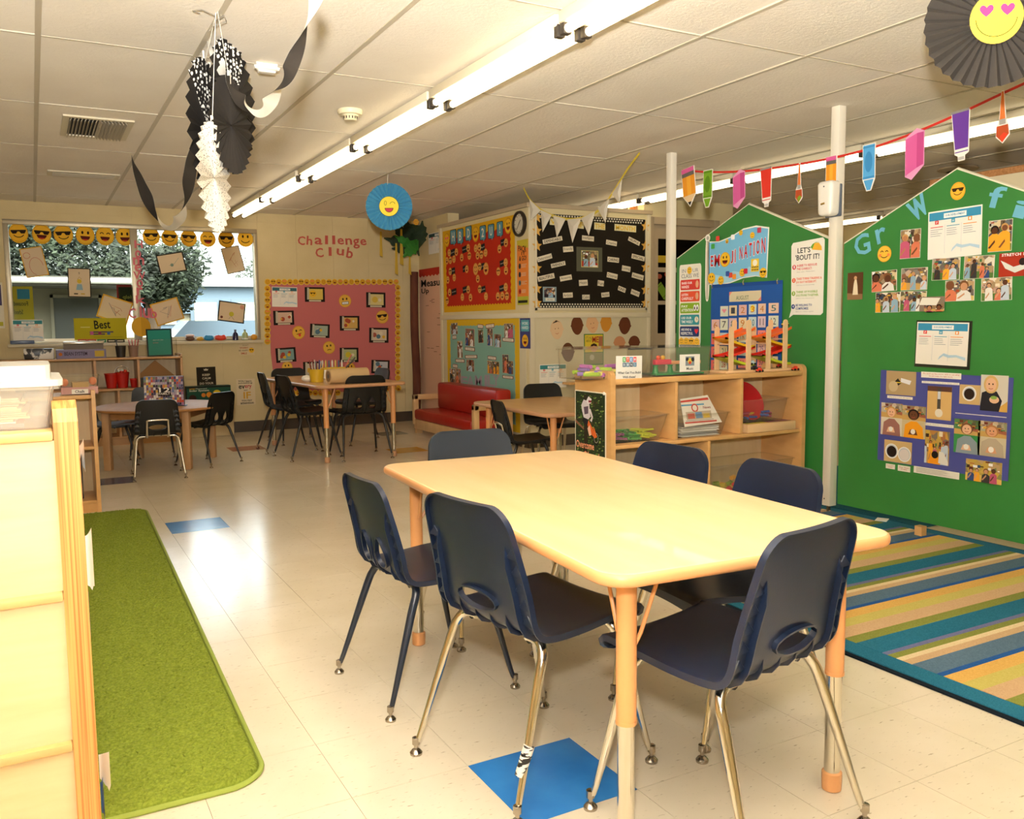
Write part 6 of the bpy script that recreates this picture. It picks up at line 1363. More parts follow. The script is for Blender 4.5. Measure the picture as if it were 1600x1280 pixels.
# twisted crepe streamers
def streamer(pts, w, label, tw=1.0, ph=0, flip=False):
    P = smooth(pts, 14); n = len(P); mb = MB(); vs = []; acc = 0
    for i, p in enumerate(P):
        t = (P[min(i+1, n-1)]-P[max(i-1, 0)]).normalized(); a = t.cross(CF).normalized(); b = t.cross(a).normalized()
        if i: acc += (P[i]-P[i-1]).length
        th = ph+acc*tw; d = a*cos(th)+b*sin(th); ww = w*(1-.15*sin(th*2)**2); vs += [p-d*ww/2, p+d*ww/2]
    fs = [(2*i, 2*i+1, 2*i+3, 2*i+2) for i in range(n-1)]
    nr = [((Vector(vs[2*min(i+1, n-1)])-Vector(vs[2*max(0, i-1)])).cross(Vector(vs[2*i+1])-Vector(vs[2*i]))).normalized()*.0006 for i in range(n)]
    mb.add(vs, fs, mat('crepe_black', '#38332e', .85, spec=.2), True); mb.add([Vector(v)+nr[i//2] for i, v in enumerate(vs)], fs, mat('crepe_white', '#ece6da', .85, spec=.2), True)
    return tag(mb.build('crepe_streamer'), label, 'streamer')
D = lambda *a: [cl(u, v, d) for u, v, d in a]
streamer(D((319, 40, 3.75), (330, 72, 3.65), (352, 118, 3.5), (372, 150, 3.35), (388, 168, 3.2), (412, 172, 3.0), (432, 140, 2.8), (452, 110, 2.65), (478, 40, 2.5), (496, -15, 2.4)), .052, 'twisted black and white crepe streamer swooping right from the fan cluster', 8.6, 3.4)
streamer(D((207, 247, 5.6), (222, 290, 5.5), (240, 330, 5.4), (258, 352, 5.25), (272, 350, 5.0), (284, 330, 4.7), (297, 270, 4.4), (308, 180, 4.1), (320, 90, 3.9), (323, 45, 3.76)), .07, 'twisted black and white crepe streamer hanging in front of the window', 5.2, 1.2)
# vents, detectors
def vent(u0, v0, u1, v1, n, label, deep):
    a = PZ(u0, v0, CEIL); b = PZ(u1, v1, CEIL); x0, x1 = sorted((a.x, b.x)); y0, y1 = sorted((a.y, b.y))
    cx, cy, w, h = (x0+x1)/2, (y0+y1)/2, x1-x0, y1-y0; e = empty('ceiling_vent', (cx, cy, CEIL), label, 'vent'); f = MB(); t = .035
    for q in ((-w/2, w/2, -h/2, -h/2+t), (-w/2, w/2, h/2-t, h/2), (-w/2, -w/2+t, -h/2+t, h/2-t), (w/2-t, w/2, -h/2+t, h/2-t)): f.box(*q, -.010, 0, TRIMW)
    f.build('frame', e); MB().box(-w/2+t, w/2-t, -h/2+t, h/2-t, -.002, -.001, mat('duct_dark', '#2c261e', .8) if deep else TRIMW).build('backing', e)
    for i in range(n):
        if deep:
            x = -w/2+t+(w-2*t)*(i+.5)/n; M = Matrix.Translation((x, 0, -.010)) @ Matrix.Rotation(.55 if i < n/2 else -.55, 4, 'Y'); MB().box(-.001, .001, -h/2+t, h/2-t, -.016, .010, GRIDM, M=M).build('slat', e)
        else:
            y = -h/2+t+(h-2*t)*(i+.5)/n; M = Matrix.Translation((0, y, -.008)) @ Matrix.Rotation(-.6, 4, 'X'); MB().box(-w/2+t, w/2-t, -.001, .001, -.012, .006, GRIDM, M=M).build('slat', e)
vent(98, 178, 196, 218, 16, 'square louvred ceiling vent with dark slots, upper left', True)
vent(74, 265, 184, 279, 8, 'flat slatted ceiling grille nearer the window, upper left', False)
p = PZ(547, 172, CEIL); t = empty('smoke_detector', (p.x, p.y, CEIL), 'round cream smoke detector on the ceiling left of the strip lights', 'smoke detector')
CRM = mat('cream_plastic', '#e8dcb8', .4); MB().lathe([(0, 0), (.068, 0), (.070, -.012), (.062, -.026), (.045, -.028), (.042, -.034), (0, -.034)], CRM, 28).build('base', t)
MB().lathe([(.036, -.034), (.038, -.048), (.030, -.058), (0, -.060)], CRM, 24).build('sensor_cap', t)
for i in range(14): a = 2*pi*i/14; MB().box(-.003, .003, .0365, .039, -.050, -.037, mat('slot_dark', '#4a4030', .6), M=Matrix.Rotation(a, 4, 'Z')).build('slot', t)
p = PZ(416, 100, CEIL); t = empty('motion_sensor', (p.x, p.y, CEIL), 'white oval motion sensor on the ceiling right of the tissue fans', 'sensor')
bm = bmesh.new(); bmesh.ops.create_cube(bm, size=1)
for v in bm.verts: v.co = Vector((v.co.x*(.125 if v.co.z > 0 else .10), v.co.y*.06, v.co.z*.04-.02))
bmesh.ops.bevel(bm, geom=list(bm.edges), offset=.014, segments=3, affect='EDGES'); MB().bm(bm, WHITEP, True).build('housing', t); MB().box(-.04, .04, -.032, -.028, -.030, -.014, mat('lens_grey', '#d8d4ca', .3), .002).build('lens', t)
p = PZ(1497, 262, CEIL); t = empty('ceiling_speaker', (p.x, p.y, CEIL), 'round dark-ringed ceiling fixture above the peak of the nearer divider', 'fixture')
MB().lathe([(0, 0), (.14, 0), (.15, -.015), (.10, -.03), (0, -.03)], TRIMD, 24).build('ring', t); MB().lathe([(0, -.031), (.085, -.031), (.07, -.038), (0, -.04)], mat('grille_dark', '#3a3020', .6), 24).build('grille', t)
# white pennant bunting in front of the black board
YS = mat('yellow_ribbon', '#d8c23a', .6); PEN = mat('glossy_white_pennant', '#e2dccc', .25, spec=.6)
bun = empty('pennant_bunting', (0, 0, 0), 'string of glossy white pennants on yellow ribbon in front of the black board', 'bunting')
a = PZ(818, 293, CEIL); b = PZ(1000, 238, CEIL)
def onb(u, v): k = (u-818)/(1000-818); y = a.y+(b.y-a.y)*k; x = a.x+(b.x-a.x)*k; d = 6.0; return CC+ray(u, v)*((y)/ray(u, v).y)
bp_ = [onb(*q) for q in ((818, 293), (828, 312), (845, 328), (866, 338), (893, 343), (918, 338), (940, 325), (958, 300), (980, 265), (1000, 238))]
bp_[0].z = bp_[-1].z = CEIL-.002
def ribbon(pts, w, m):
    P = smooth(pts, 5); mb = MB(); vs = []
    for p in P: vs += [p+Vector((0, 0, w/2)), p-Vector((0, 0, w/2))]
    n = len(P); fs = [(2*i, 2*i+1, 2*i+3, 2*i+2) for i in range(n-1)]; mb.add(vs, fs, m, True); mb.add([v+Vector((-.0008, -.0008, 0)) for v in vs], [tuple(reversed(f)) for f in fs], m, True); return mb
ribbon(bp_, .022, YS).build('ribbon', bun)
for (u0, v0, u1, v1, ut, vt) in ((827, 311, 845, 329, 822, 346), (845, 328, 862, 336, 842, 364), (864, 337, 884, 342, 866, 372), (886, 343, 908, 341, 892, 380), (908, 341, 930, 330, 921, 368), (934, 326, 952, 310, 949, 348), (956, 303, 972, 280, 973, 318)):
    A, B, Tt = onb(u0, v0), onb(u1, v1), onb(ut, vt); Tt = Vector(((A.x+B.x)/2*.5+Tt.x*.5, (A.y+B.y)/2*.5+Tt.y*.5, Tt.z)); Mm = (A+B+Tt)/3+Vector((-.01, -.012, 0))
    off = Vector((-.0012, -.0012, 0))
    MB().add([A, B, Tt, Mm, A+off, B+off, Tt+off, Mm+off], [(0, 1, 3), (1, 2, 3), (2, 0, 3), (5, 4, 7), (6, 5, 7), (4, 6, 7)], PEN).build('pennant', bun)
# school supply garland on a red ribbon between and beyond the posts
gar = empty('supply_garland', (0, 0, 0), 'garland of school supply cut-outs on a red ribbon strung between the white posts', 'garland')
RR = mat('red_ribbon', '#c8281c', .6)
gx = lambda u: 3.97
GPs = [PX(u, v, 3.96) for u, v in ((1066, 266), (1110, 269), (1170, 267), (1240, 258), (1300, 247), (1360, 232), (1430, 207), (1500, 177), (1560, 149), (1610, 126))]
ribbon(GPs, .013, RR).build('ribbon', gar)
GAR = Plane((3.952, 0, 0), (0, -1, 0), (-1, 0, 0))
def hang(u0, v0, u1, v1, kind, rot, name):
    F = Flat.px(GAR, u0, v0, u1, v1, rot, off=.0, step=.0006); W = '#f2ece0'
    if kind[0] == 'pencil':
        F.sheet(W, .002, [(0, .0+.3), (.5, 0), (1, .3), (1, 1), (0, 1)]); F.rect(.04, .3, .96, .8, '#e8982a'); F.rect(.36, .3, .66, .8, '#f0ac3a'); F.poly([(.04, .3), (.96, .3), (.5, .05)], '#e8c89a'); F.poly([(.36, .13), (.64, .13), (.5, .03)], '#2a2620'); F.rect(.04, .78, .96, .88, '#6a6660'); F.rect(.04, .88, .96, .99, '#d8609a')
    elif kind[0] == 'crayon':
        c, d = kind[1:]; F.sheet(W, .002, [(0, .25), (.32, .0), (.68, .0), (1, .25), (1, 1), (0, 1)]); F.poly([(.05, .26), (.95, .26), (.95, .98), (.05, .98)], c); F.poly([(.12, .24), (.36, .02), (.64, .02), (.88, .24)], c); F.rect(.05, .28, .95, .31, d); F.rect(.05, .92, .95, .95, d); F.ell(.5, .62, .3, d, .22)
    elif kind[0] == 'eraser':
        F.sheet('#e49ac0', .002, [(0, .08), (.35, 0), (1, .25), (1, .92), (.6, 1), (0, .85)]); F.poly([(.03, .1), (.62, .22), (.62, .9), (.03, .82)], '#d4609c'); F.poly([(.62, .22), (.97, .27), (.97, .9), (.62, .9)], '#c04c88')
    elif kind[0] == 'tube':
        c = kind[1]; F.sheet(W, .002, [(.32, 0), (.68, 0), (.7, .1), (.9, .14), (1, .97), (0, 1), (.14, .14), (.3, .1)]); F.poly([(.17, .24), (.87, .24), (.96, .96), (.04, .98)], c); F.rect(.17, .17, .87, .19, c); F.rect(.34, .02, .66, .08, '#b8b4ac'); F.rect(.0, .955, 1, 1.0, '#8a8680')
    else:
        c = kind[1]; F.sheet(W, .002, [(.5, 0), (.95, .14), (.85, .35), (.72, .45), (.58, 1), (.42, 1), (.28, .45), (.12, .35), (.08, .14)]); F.poly([(.32, .45), (.68, .45), (.56, .98), (.44, .98)], '#d8783a'); F.rect(.3, .36, .7, .46, '#a8a49a'); F.poly([(.15, .34), (.85, .34), (.9, .16), (.5, .02), (.12, .16)], '#b8502a' if c else '#9a5a30'); F.poly([(.5, .02), (.85, .15), (.6, .2), (.35, .14)], c)
    F.build(name, parent=gar)
for a_ in ((1067, 264, 1087, 322, ('pencil',), .12, 'pencil_cutout'), (1099, 267, 1113, 323, ('crayon', '#7aa82a', '#5c8a1c'), -.02, 'crayon_cutout'), (1146, 267, 1164, 324, ('eraser',), .04, 'eraser_cutout'), (1189, 264, 1206, 322, ('tube', '#d8392a'), .04, 'glue_tube_cutout'), (1243, 256, 1255, 317, ('brush', '#7a9a2a'), 0, 'paintbrush_cutout'), (1291, 246, 1307, 300, ('pencil',), .0, 'pencil_cutout'),
           (1349, 227, 1367, 297, ('crayon', '#5aa8dc', '#3f8cc4'), .02, 'crayon_cutout'), (1416, 204, 1443, 278, ('eraser',), .02, 'eraser_cutout'), (1489, 175, 1515, 249, ('tube', '#6a3f9c'), .06, 'glue_tube_cutout'), (1556, 144, 1578, 222, ('brush', '#e8452a'), .04, 'paintbrush_cutout')): hang(*a_)
# palm tree in the far corner
pt_ = empty('paper_palm', (3.86, 9.38, 0), 'paper palm tree with brown trunk and dark green leaves in the far corner', 'paper palm')
TRK = mat('brown_paper', '#5e2f1c', .8, fn=f_noise('#52281a', '#6c3a24', 14, .4, 30, stretch=(1, 1, .3)))
MB().tube(smooth([(0, 0, 0), (.015, 0, .5), (.0, 0, 1.1), (.01, 0, 1.72)], 6), .048, TRK, 10).build('trunk', pt_)
def leaf(u0, v0, u1, v1, w, c, Y=9.2):
    A = PY(u0, v0, Y); B = PY(u1, v1, Y-.06); d = (B-A); n = 9; side = Vector((-d.z, 0, d.x)).normalized()*w; vs = []; fs = []
    for i in range(n+1):
        t = i/n; c0 = A+d*t+Vector((0, -.05*sin(pi*t), 0)); ww = sin(pi*min(1, t*.92+.05))*(1 if i % 2 else .72); vs += [c0+side*ww-d*.06*(i % 2 == 0), c0, c0-side*ww-d*.06*(i % 2 == 0)]
    for i in range(n): fs += [(3*i, 3*i+3, 3*i+4, 3*i+1), (3*i+1, 3*i+4, 3*i+5, 3*i+2)]
    mb = MB().add(vs, fs, c); mb.add([v+Vector((0, .0015, 0)) for v in vs], fs, c); o = mb.build('leaf', pt_); o.location = (-3.86, -9.38, 0)
DG = mat('dark_green_paper', '#1d3216', .7); MG = mat('green_paper', '#2f7a22', .7)
for a_ in ((650, 385, 612, 352, .09, DG, 9.24), (652, 390, 600, 372, .085, DG, 9.22), (650, 392, 612, 388, .07, DG, 9.16), (652, 388, 660, 345, .08, DG, 9.2), (648, 388, 634, 344, .09, DG, 9.26), (648, 392, 616, 368, .06, MG, 9.10), (652, 376, 630, 402, .08, MG, 9.06), (645, 352, 665, 372, .06, DG, 9.12), (630, 345, 655, 400, .08, DG, 9.28)): leaf(*a_)
for u, v, k, w_ in ((650, 347, 'em', 'upper'), (642, 392, 'em', 'lower')):
    F = Flat.px(Plane((0, 9.0, 0), (1, 0, 0), (0, -1, 0)), u-4.5, v-5, u+4.5, v+5); F.sheet('#c8902c', poly=circ(.5, .5, .5)); F.emoji(.5, .5, .48, k, '#dca43a', '#5a3410', '#c08428'); o = F.build('emoji_sticker'); M0 = o.matrix_basis.copy(); o.parent = pt_; o.matrix_basis = pt_.matrix_basis.inverted() @ M0
for i, (u, v0, v1, w_) in enumerate(((595, 362, 402, 3.2), (619, 380, 430, 3.4), (627, 358, 415, 4), (640, 395, 430, 3))):
    A = PY(u, v0, 9.05); B = PY(u, v1, 9.05); k = w_*.0069
    tag(MB().add([A+Vector((-k*.4, 0, 0)), A+Vector((k*.4, 0, 0)), B+Vector((k, .0, 0)), B+Vector((-k*.6, 0, .02)), A+Vector((-k*.4, .001, 0)), A+Vector((k*.4, .001, 0)), B+Vector((k, .001, 0)), B+Vector((-k*.6, .001, .02))], [(0, 1, 2, 3), (5, 4, 7, 6)], mat('yellow_streamer', '#c8a42e', .7)).build('yellow_streamer', pt_, loc=(-3.86, -9.38, 0)))
# small wood-framed opening on top of the nook front
q = PY(994, 324, 7.0); tag(MB().box(-.10, .10, -.01, .01, -.05, -.035, MAPLEO).box(-.10, .10, -.01, .01, .035, .05, MAPLEO).box(-.10, -.085, -.01, .01, -.035, .035, MAPLEO).box(.085, .10, -.01, .01, -.035, .035, MAPLEO).box(-.085, .085, .0, .004, -.035, .035, mat('amber_pane', '#d88a4a', .4)).box(-.012, .012, -.006, .006, -.035, .035, MAPLEO).build('framed_grille', loc=(q.x, 6.99, NT+.087)), 'small wood-framed amber grille standing on top of the nook', 'grille')

# ================================================================ THINGS ON THE LOW CUBBY SHELF
def SPt(u, v, y): return PY(u, v, y)
def clearbin(name, u0, u1, vtop, y, d, z0, label, m=CLEAR, lid=False, flare=.012, mh=None):
    a = PY(u0, 560, y).x; b = PY(u1, 560, y).x; h = mh or (PY((u0+u1)/2, vtop, y).z-z0); e = empty(name, ((a+b)/2, y+d/2, z0), label, 'storage bin')
    bin_mesh(b-a, d, h, .003, m, flare, .02, .007).build('bin', e)
    if lid: MB().prism(rrect(-(b-a)/2-.005, -d/2-.005, (b-a)/2+.005, d/2+.005, .02), h, h+.008, m).build('lid', e)
    return e, (a+b)/2, b-a, h
def rods(mb, n, cx, cy, z0, w, d, cols, seed, r=.008, L=.07, layers=2):
    R = random.Random(seed)
    for i in range(n):
        x, y = cx+R.uniform(-w/2, w/2), cy+R.uniform(-d/2, d/2); z = z0+r+R.random()*layers*r*2; a = R.uniform(0, pi)
        mb.tube([(x-cos(a)*L/2, y-sin(a)*L/2, z), (x+cos(a)*L/2, y+sin(a)*L/2, z+R.uniform(-.004, .004))], r, R.choice(cols), 6)
    return mb
def stuffpile(mb, name, loc, label): return tag(mb.build(name, loc=loc), label, 'toy pieces', kind='stuff')
cm = lambda h: mat('toy_'+h.lstrip('#'), h, .4)
e, cx_, w_, h_ = clearbin('clear_bin', 913, 1022, 545, SY0+.02, .27, SZ, 'clear bin labelled what can you build with these, on the cubby shelf', lid=True, flare=.006)
stuffpile(rods(MB(), 26, 0, 0, .004, w_*.7, .16, [cm('#a4c83a'), cm('#e8dc7a'), cm('#c06ac8'), cm('#9a7ad0'), cm('#e87a9a')], 4, .011, .09), 'foam_blocks', (cx_, SY0+.15, SZ+.004), 'pastel foam building pieces in the left clear bin')
pl = Plane((0, SY0+.012, 0), (1, 0, 0), (0, -1, 0)); cB = lambda u, v: sc(u, v, 4.0, 880, 520)
F = FP(pl, cB, 328, 147, 490, 290, -.015); F.sheet('#f1ece0')
for i, (ch, c) in enumerate(zip('STEM', ('#4aa85a', '#e0562c', '#4a8ac8', '#e03a3a'))): F.rect(.25+i*.135, .74, .25+i*.135+.12, .95, c); F.text(ch, .28+i*.135, .78, .25+i*.135+.09, .91, '#ffffff', True)
for i, c in enumerate(('#2a5a7a', '#2a6a8a', '#3a4a5a', '#3a7a9a')): F.rect(.25+i*.135, .54, .25+i*.135+.12, .72, c); F.text('BINS'[i], .28+i*.135, .57, .25+i*.135+.09, .69, '#dce4e8', True)
F.text('What Can You Build', .06, .25, .94, .35, '#3a3a38', True); F.text('With these?', .25, .07, .75, .17, '#3a3a38', True); F.build('bin_label', 'white label asking what can you build with these, on the left clear bin', 'label')
e, cx_, w_, h_ = clearbin('clear_bin', 1024, 1113, 543, SY0+.02, .27, SZ, 'clear bin labelled Music on the cubby shelf, beside the wooden ramps', lid=True, flare=.006)
tr = empty('toy_train_set', (cx_, SY0+.13, SZ+.005), 'green-based toy xylophone set inside the Music bin', 'toy'); G1 = cm('#1f8a4a')
MB().box(-w_*.42, w_*.42, -.08, .08, 0, .010, G1, .003).build('base', tr)
for x in (-.15, -.05, .05, .14): MB().lathe([(.022, .010), (.018, .016), (.012, .045), (.017, .055), (0, .056)], G1, 12, loc=(x, -.05, 0)).build('pillar', tr)
MB().box(-.14, .16, -.06, -.04, .057, .075, cm('#e0a070'), .003).box(-.16, -.05, -.065, -.035, .057, .085, cm('#e0405a'), .005).build('bar', tr)
for x, c in ((-.13, '#e8502a'), (-.10, '#e8b02a')): MB().ell((x, -.05, .095), (.013, .013, .013), cm(c), 10, 6).build('bead', tr)
F = FP(pl, cB, 727, 137, 852, 240); F.sheet('#f1ece0'); F.rect(.28, .34, .72, .88, '#8a9498'); F.poly([(.38, .6), (.5, .84), (.62, .6), (.55, .45), (.45, .45)], '#e8c84a'); F.ell(.36, .72, .07, '#2a2a30'); F.ell(.64, .7, .08, '#2a2a30'); F.ell(.5, .52, .06, '#d8402a'); F.text('Music', .33, .1, .67, .26, '#4a4a48', True); F.build('bin_label', 'white label reading Music with a small picture on the right clear bin', 'label')
# car ramps
RW = wood('birch_toy', '#e2b988', '#eac596', .5)
def ramp_toy(x0, y0, L, label, Hs, Ht):
    e = empty('car_ramp', (x0, y0, SZ), label, 'toy', 'wooden car ramps on the cubby shelf')
    MB().box(-.045, L+.075, -.055, .085, 0, .014, RW, .003).build('base', e)
    for x, H in ((0, Hs), (L, Ht)):
        for y in (-.045, .072):
            MB().prism([(-.0165, .014), (.0165, .014), (.0165, H-.016)]+[(.0165*cos(t), H-.016+.0165*sin(t)) for t in (.4, .8, 1.2, pi/2, 1.95, 2.35, 2.75)]+[(-.0165, H-.016)], 0, .008, RW, Matrix(((1, 0, 0, x), (0, 0, 1, y), (0, 1, 0, 0), (0, 0, 0, 1)))).build('upright', e)
        for z in (.62*H,): MB().tube([(x, -.04, z), (x, .075, z)], .004, RW, 8).build('dowel', e)
    for c, za, zb, up in (('#f0641e', .245, .190, 1), ('#e8b416', .192, .140, 0), ('#e0301c', .138, .088, 1), ('#b4c01e', .088, .034, 0)):
        xa, xb = -.04, L+.055; pts = [(xa+(xb-xa)*k/10, zb+(za-zb)*((k/10 if up else 1-k/10)**1.6)) for k in range(11)]
        M = MB(); m = cm(c)
        for (ya, yb, th) in ((-.034, .066, .004), (-.038, -.034, .014), (.066, .070, .014)):
            vs = []; fs = []
            for x, z in pts: vs += [(x, ya, z), (x, yb, z), (x, yb, z+th), (x, ya, z+th)]
            for k in range(10):
                b0, b1 = 4*k, 4*k+4; fs += [(b0, b0+1, b1+1, b1), (b0+1, b0+2, b1+2, b1+1), (b0+2, b0+3, b1+3, b1+2), (b0+3, b0, b1, b1+3)]
            fs += [(0, 3, 2, 1), (40, 41, 42, 43)]; M.add(vs, fs, m)
        M.build('track', e)
    return e
xl, xr = PY(1141, 560, SY0+.05).x, PY(1168, 560, SY0+.05).x
ramp_toy(xl, SY0+.085, xr-xl, 'wooden car ramp with four coloured tracks, left one next to the Music bin', .262, .300)
xl2, xr2 = PY(1199, 560, SY0+.05).x, PY(1225, 560, SY0+.05).x
ramp_toy(xl2, SY0+.085, xr2-xl2, 'wooden car ramp with four coloured tracks, right one at the end of the shelf', .262, .300)
def toycar(x, y, z, c, label, rz=0):
    e = empty('toy_car', (x, y, z), label, 'toy car', 'toy cars on the wooden ramps', rz=rz); B = cm('#16140f')
    MB().box(-.020, .020, -.010, .010, .006, .016, cm(c), .003).box(-.010, .010, -.009, .009, .016, .026, cm(c), .004).build('body', e)
    for a in (-.012, .012):
        for b in (-.012, .012): MB().tube([(a, b-.002, .006), (a, b+.002, .006)], .0065, B, 12).build('wheel', e)
for x, y, z, c, lb in ((xr+.035, .03, .0145, '#2a2a30', 'black toy car at the foot of the left ramp'), (xr+.040, .075, .0145, '#a8c4c8', 'pale blue toy car at the foot of the left ramp'), (xr+.037, .05, .0415, '#b8ccd0', 'pale blue toy car on top of the two others between the ramps'), (xr+.055, .008, .001, '#e0402a', 'red toy car in front of the base between the ramps'), (xr2+.035, .08, .262, '#e8c82a', 'yellow toy car on the top track of the right ramp'), (xr2+.04, .12, .0145, '#c82a24', 'dark red toy car at the foot of the right ramp'), (xr2+.05, .008, .001, '#e0402a', 'red toy car at the right front edge of the shelf')):
    toycar(x, SY0+y, SZ+z, c, lb, R.uniform(-.3, .3))
# shelf contents
z2 = sz2+.022+.001; z3 = sz3+.022+.001
e, cx_, w_, h_ = clearbin('clear_tray', 956, 1046, 637, SY0+.03, .26, z2, 'clear tray of coloured sticks in the upper left cubby', flare=.035, mh=.145)
for i, (c, x) in enumerate((('#9a5a8a', -.11), ('#4a9a4a', .0), ('#c8d03a', .09))):
    stuffpile(rods(MB(), 22, x, 0, .004, .07, .12, [cm(c)], i, .006, .10, 3), 'counting_sticks', (cx_, SY0+.16, z2+.004), ('purple', 'green', 'yellow-green')[i]+' counting sticks in the upper left clear tray')
e, cx_, w_, h_ = clearbin('clear_tray', 1063, 1142, 630, SY0+.03, .26, z2, 'clear tray of newspapers in the upper middle cubby', flare=.03, mh=.13)
mb = MB(); paper_stack(mb, .26, .2, 14, 0, 8, [PAP, mat('paper_grey', '#a8a49a', .8), mat('news', '#d8d2c4', .8)], .004, .008)
tag(mb.build('newspaper_stack', loc=(cx_-.02, SY0+.15, z2+.004)), 'stack of folded newspapers in the upper middle tray', 'newspapers')
q0, q1 = PY(1060, 666, SY0+.03), PY(1132, 622, SY0+.03)
ns = Flat(Plane((0, SY0+.05, 0), (1, 0, 0), Vector((0, -1, .0))), (q0.x+q1.x)/2+.01, (q0.z+q1.z)/2+.005, .27, .17, .0); F = ns; F.sheet('#e4dccc', .003, [(0, 0), (1, .06), (.74, 1), (0, .92)])
F.poly([(0, .80), (.75, .84), (.73, .92), (0, .86)], '#c0483a'); F.rect(0, .68, .6, .73, '#5a9ab8'); F.text('News', .56, .55, .76, .64, '#8a3a30', True); F.ell(.34, .6, .09, '#c05040'); F.ell(.34, .6, .06, '#e4dccc'); F.rect(.08, .22, .75, .48, '#b8a890'); F.rect(.12, .25, .3, .42, '#b85a4a'); F.rect(.33, .25, .5, .45, '#6a8ab0'); F.rect(.53, .25, .7, .4, '#d8b84a'); F.rect(.02, .1, .86, .15, '#c0483a'); F.lines(.05, .16, .8, .21, 1, '#8a8478', 2, .4)
o = F.build('newspaper', 'front newspaper with a red masthead leaning in the upper middle cubby', 'newspaper'); o.rotation_euler.x -= .28
e, cx_, w_, h_ = clearbin('clear_tray', 1164, 1234, 615, SY0+.04, .25, z2+.052, 'clear tray with a red plate in the upper right cubby', flare=.02, mh=.135)
tag(MB().lathe([(0, 0), (.085, .004), (.12, .02), (.125, .022), (.12, .024), (.085, .01), (0, .006)], cm('#b8141c'), 32, M=Matrix.Rotation(1.1, 4, 'X')).build('red_plate', loc=(cx_-.03, SY0+.19, z2+.16)), 'red plastic plate standing in the upper right tray', 'plate')
stuffpile(rods(MB(), 26, 0, 0, .004, w_*.6, .14, [cm('#d8c02a'), cm('#3a5ab0'), cm('#b03a5a')], 9, .007, .05, 3), 'linking_cubes', (cx_, SY0+.16, z2+.056), 'yellow and blue linking pieces in the upper right tray')
cr_ = empty('wooden_tray', (cx_+.015, SY0+.16, z2), 'shallow light wooden tray under the clear bin in the upper right cubby', 'tray')
MB().box(-.19, .19, -.15, -.138, 0, .05, RW, .002).box(-.19, .19, .138, .15, 0, .05, RW, .002).box(-.19, -.178, -.138, .138, 0, .05, RW, .002).box(.178, .19, -.138, .138, 0, .05, RW, .002).box(-.178, .178, -.138, .138, 0, .044, RW).build('box', cr_)
MB().box(-.17, .17, -.13, .13, .0442, .051, cm('#c8b02a')).box(-.02, .17, -.135, .0, .0512, .0515, cm('#8a3a5a')).build('lining', cr_)
def toolbox(x0, x1, name, label):
    e = empty(name, ((x0+x1)/2, SY0+.15, z3), label, 'storage box'); w = x1-x0
    B_ = mat('clear_blue', '#8aa4b4', .2); bin_mesh(w, .26, .16, .004, glassy('clear_blue_plastic', '#dce8f0', .1, .25, '#a8bccc'), .01, .02, .006).build('bin', e)
    MB().prism(rrect(-w/2-.008, -.138, w/2+.008, .138, .02), .16, .178, cm('#1c4fa8')).prism(rrect(-w/2+.02, -.115, w/2-.02, .115, .02), .178, .20, cm('#16306a')).build('lid', e)
    for s in (-1, 1): MB().tube([(s*(w/2-.02), -.142, .175), (s*(w/2-.02), -.152, .165), (s*(w/2-.02), -.150, .12), (s*(w/2-.045), -.150, .118), (s*(w/2-.045), -.152, .165), (s*(w/2-.045), -.142, .175)], .005, cm('#e8c020'), 8).build('clasp', e)
    return e, (x0+x1)/2
e, xx = toolbox(PY(957, 720, SY0).x, PY(1014, 720, SY0).x, 'lidded_box', 'clear box with a dark blue lid and yellow clasps in the lower left cubby')
e, xx = toolbox(PY(1018, 720, SY0).x, PY(1105, 720, SY0).x, 'lidded_box', 'clear box with a blue lid beside the lower divider, half hidden by a chair')
stuffpile(rods(MB(), 20, .08, 0, .006, .12, .18, [cm('#e8c820'), cm('#2a8a5a')], 12, .016, .06, 3), 'yellow_blocks', (xx, SY0+.15, z3), 'yellow and green blocks inside the blue-lidded box')
e, cx_, w_, h_ = clearbin('clear_tray', 1118, 1245, 700, SY0+.03, .27, z3, 'large clear tray of play food in the lower right cubby', flare=.03, mh=.19)
stuffpile(rods(MB(), 22, -.05, -.03, .006, w_*.55, .14, [cm('#e0504a'), cm('#e8a83a'), cm('#8aa83a'), cm('#d8c04a')], 14, .014, .035, 2), 'play_food', (cx_, SY0+.16, z3+.004), 'red, orange and green play food in the lower right tray')
# motocross poster on the shelf end panel
PE = Plane((SX0, 0, 0), (0, -1, 0), (-1, 0, 0)); cP = lambda u, v: sc(u, v, 7.273, 740, 560)
a = PE.at(*cP(1158, 355)); b = PE.at(*cP(1510, 400)); zq = [PE.at(*cP(1275, v_))[1] for v_ in (355, 935, 1040)]; pb_, pt__ = zq[2]-(zq[1]-zq[2])*1.6, PE.at(*cP(1158, 355))[1]; F = Flat(PE, (a[0]+b[0])/2, (pb_+pt__)/2, b[0]-a[0], pt__-pb_, 0, off=.0015); tv = lambda v_: (PE.at(*cP(1275, v_))[1]-pb_)/(pt__-pb_)
F.sheet('#efe6d2'); F.rect(.02, .01, .97, .985, '#27331c'); R = random.Random(8)
FB = {}
for _ in range(420):
    x, y = R.uniform(.05, .9), R.uniform(.03, .95); s = R.uniform(.03, .07); FB.setdefault(R.choice(['#3f5a26', '#5a7a34', '#1c2414', '#2c3c1c', '#8a9a4a', '#4a3a26', '#34481f', '#4a6a2c']), []).append([(x, y), (x+s, y+s*.15), (x+s*.7, y+s*.4), (x-s*.1, y+s*.25)])
for c in FB: F.polys(FB[c], c)
F.rect(.3, .1, .42, .95, '#2c2418'); F.poly([(0.02, .6), (.3, .5), (.3, .47), (.02, .56)], '#8a5a44')
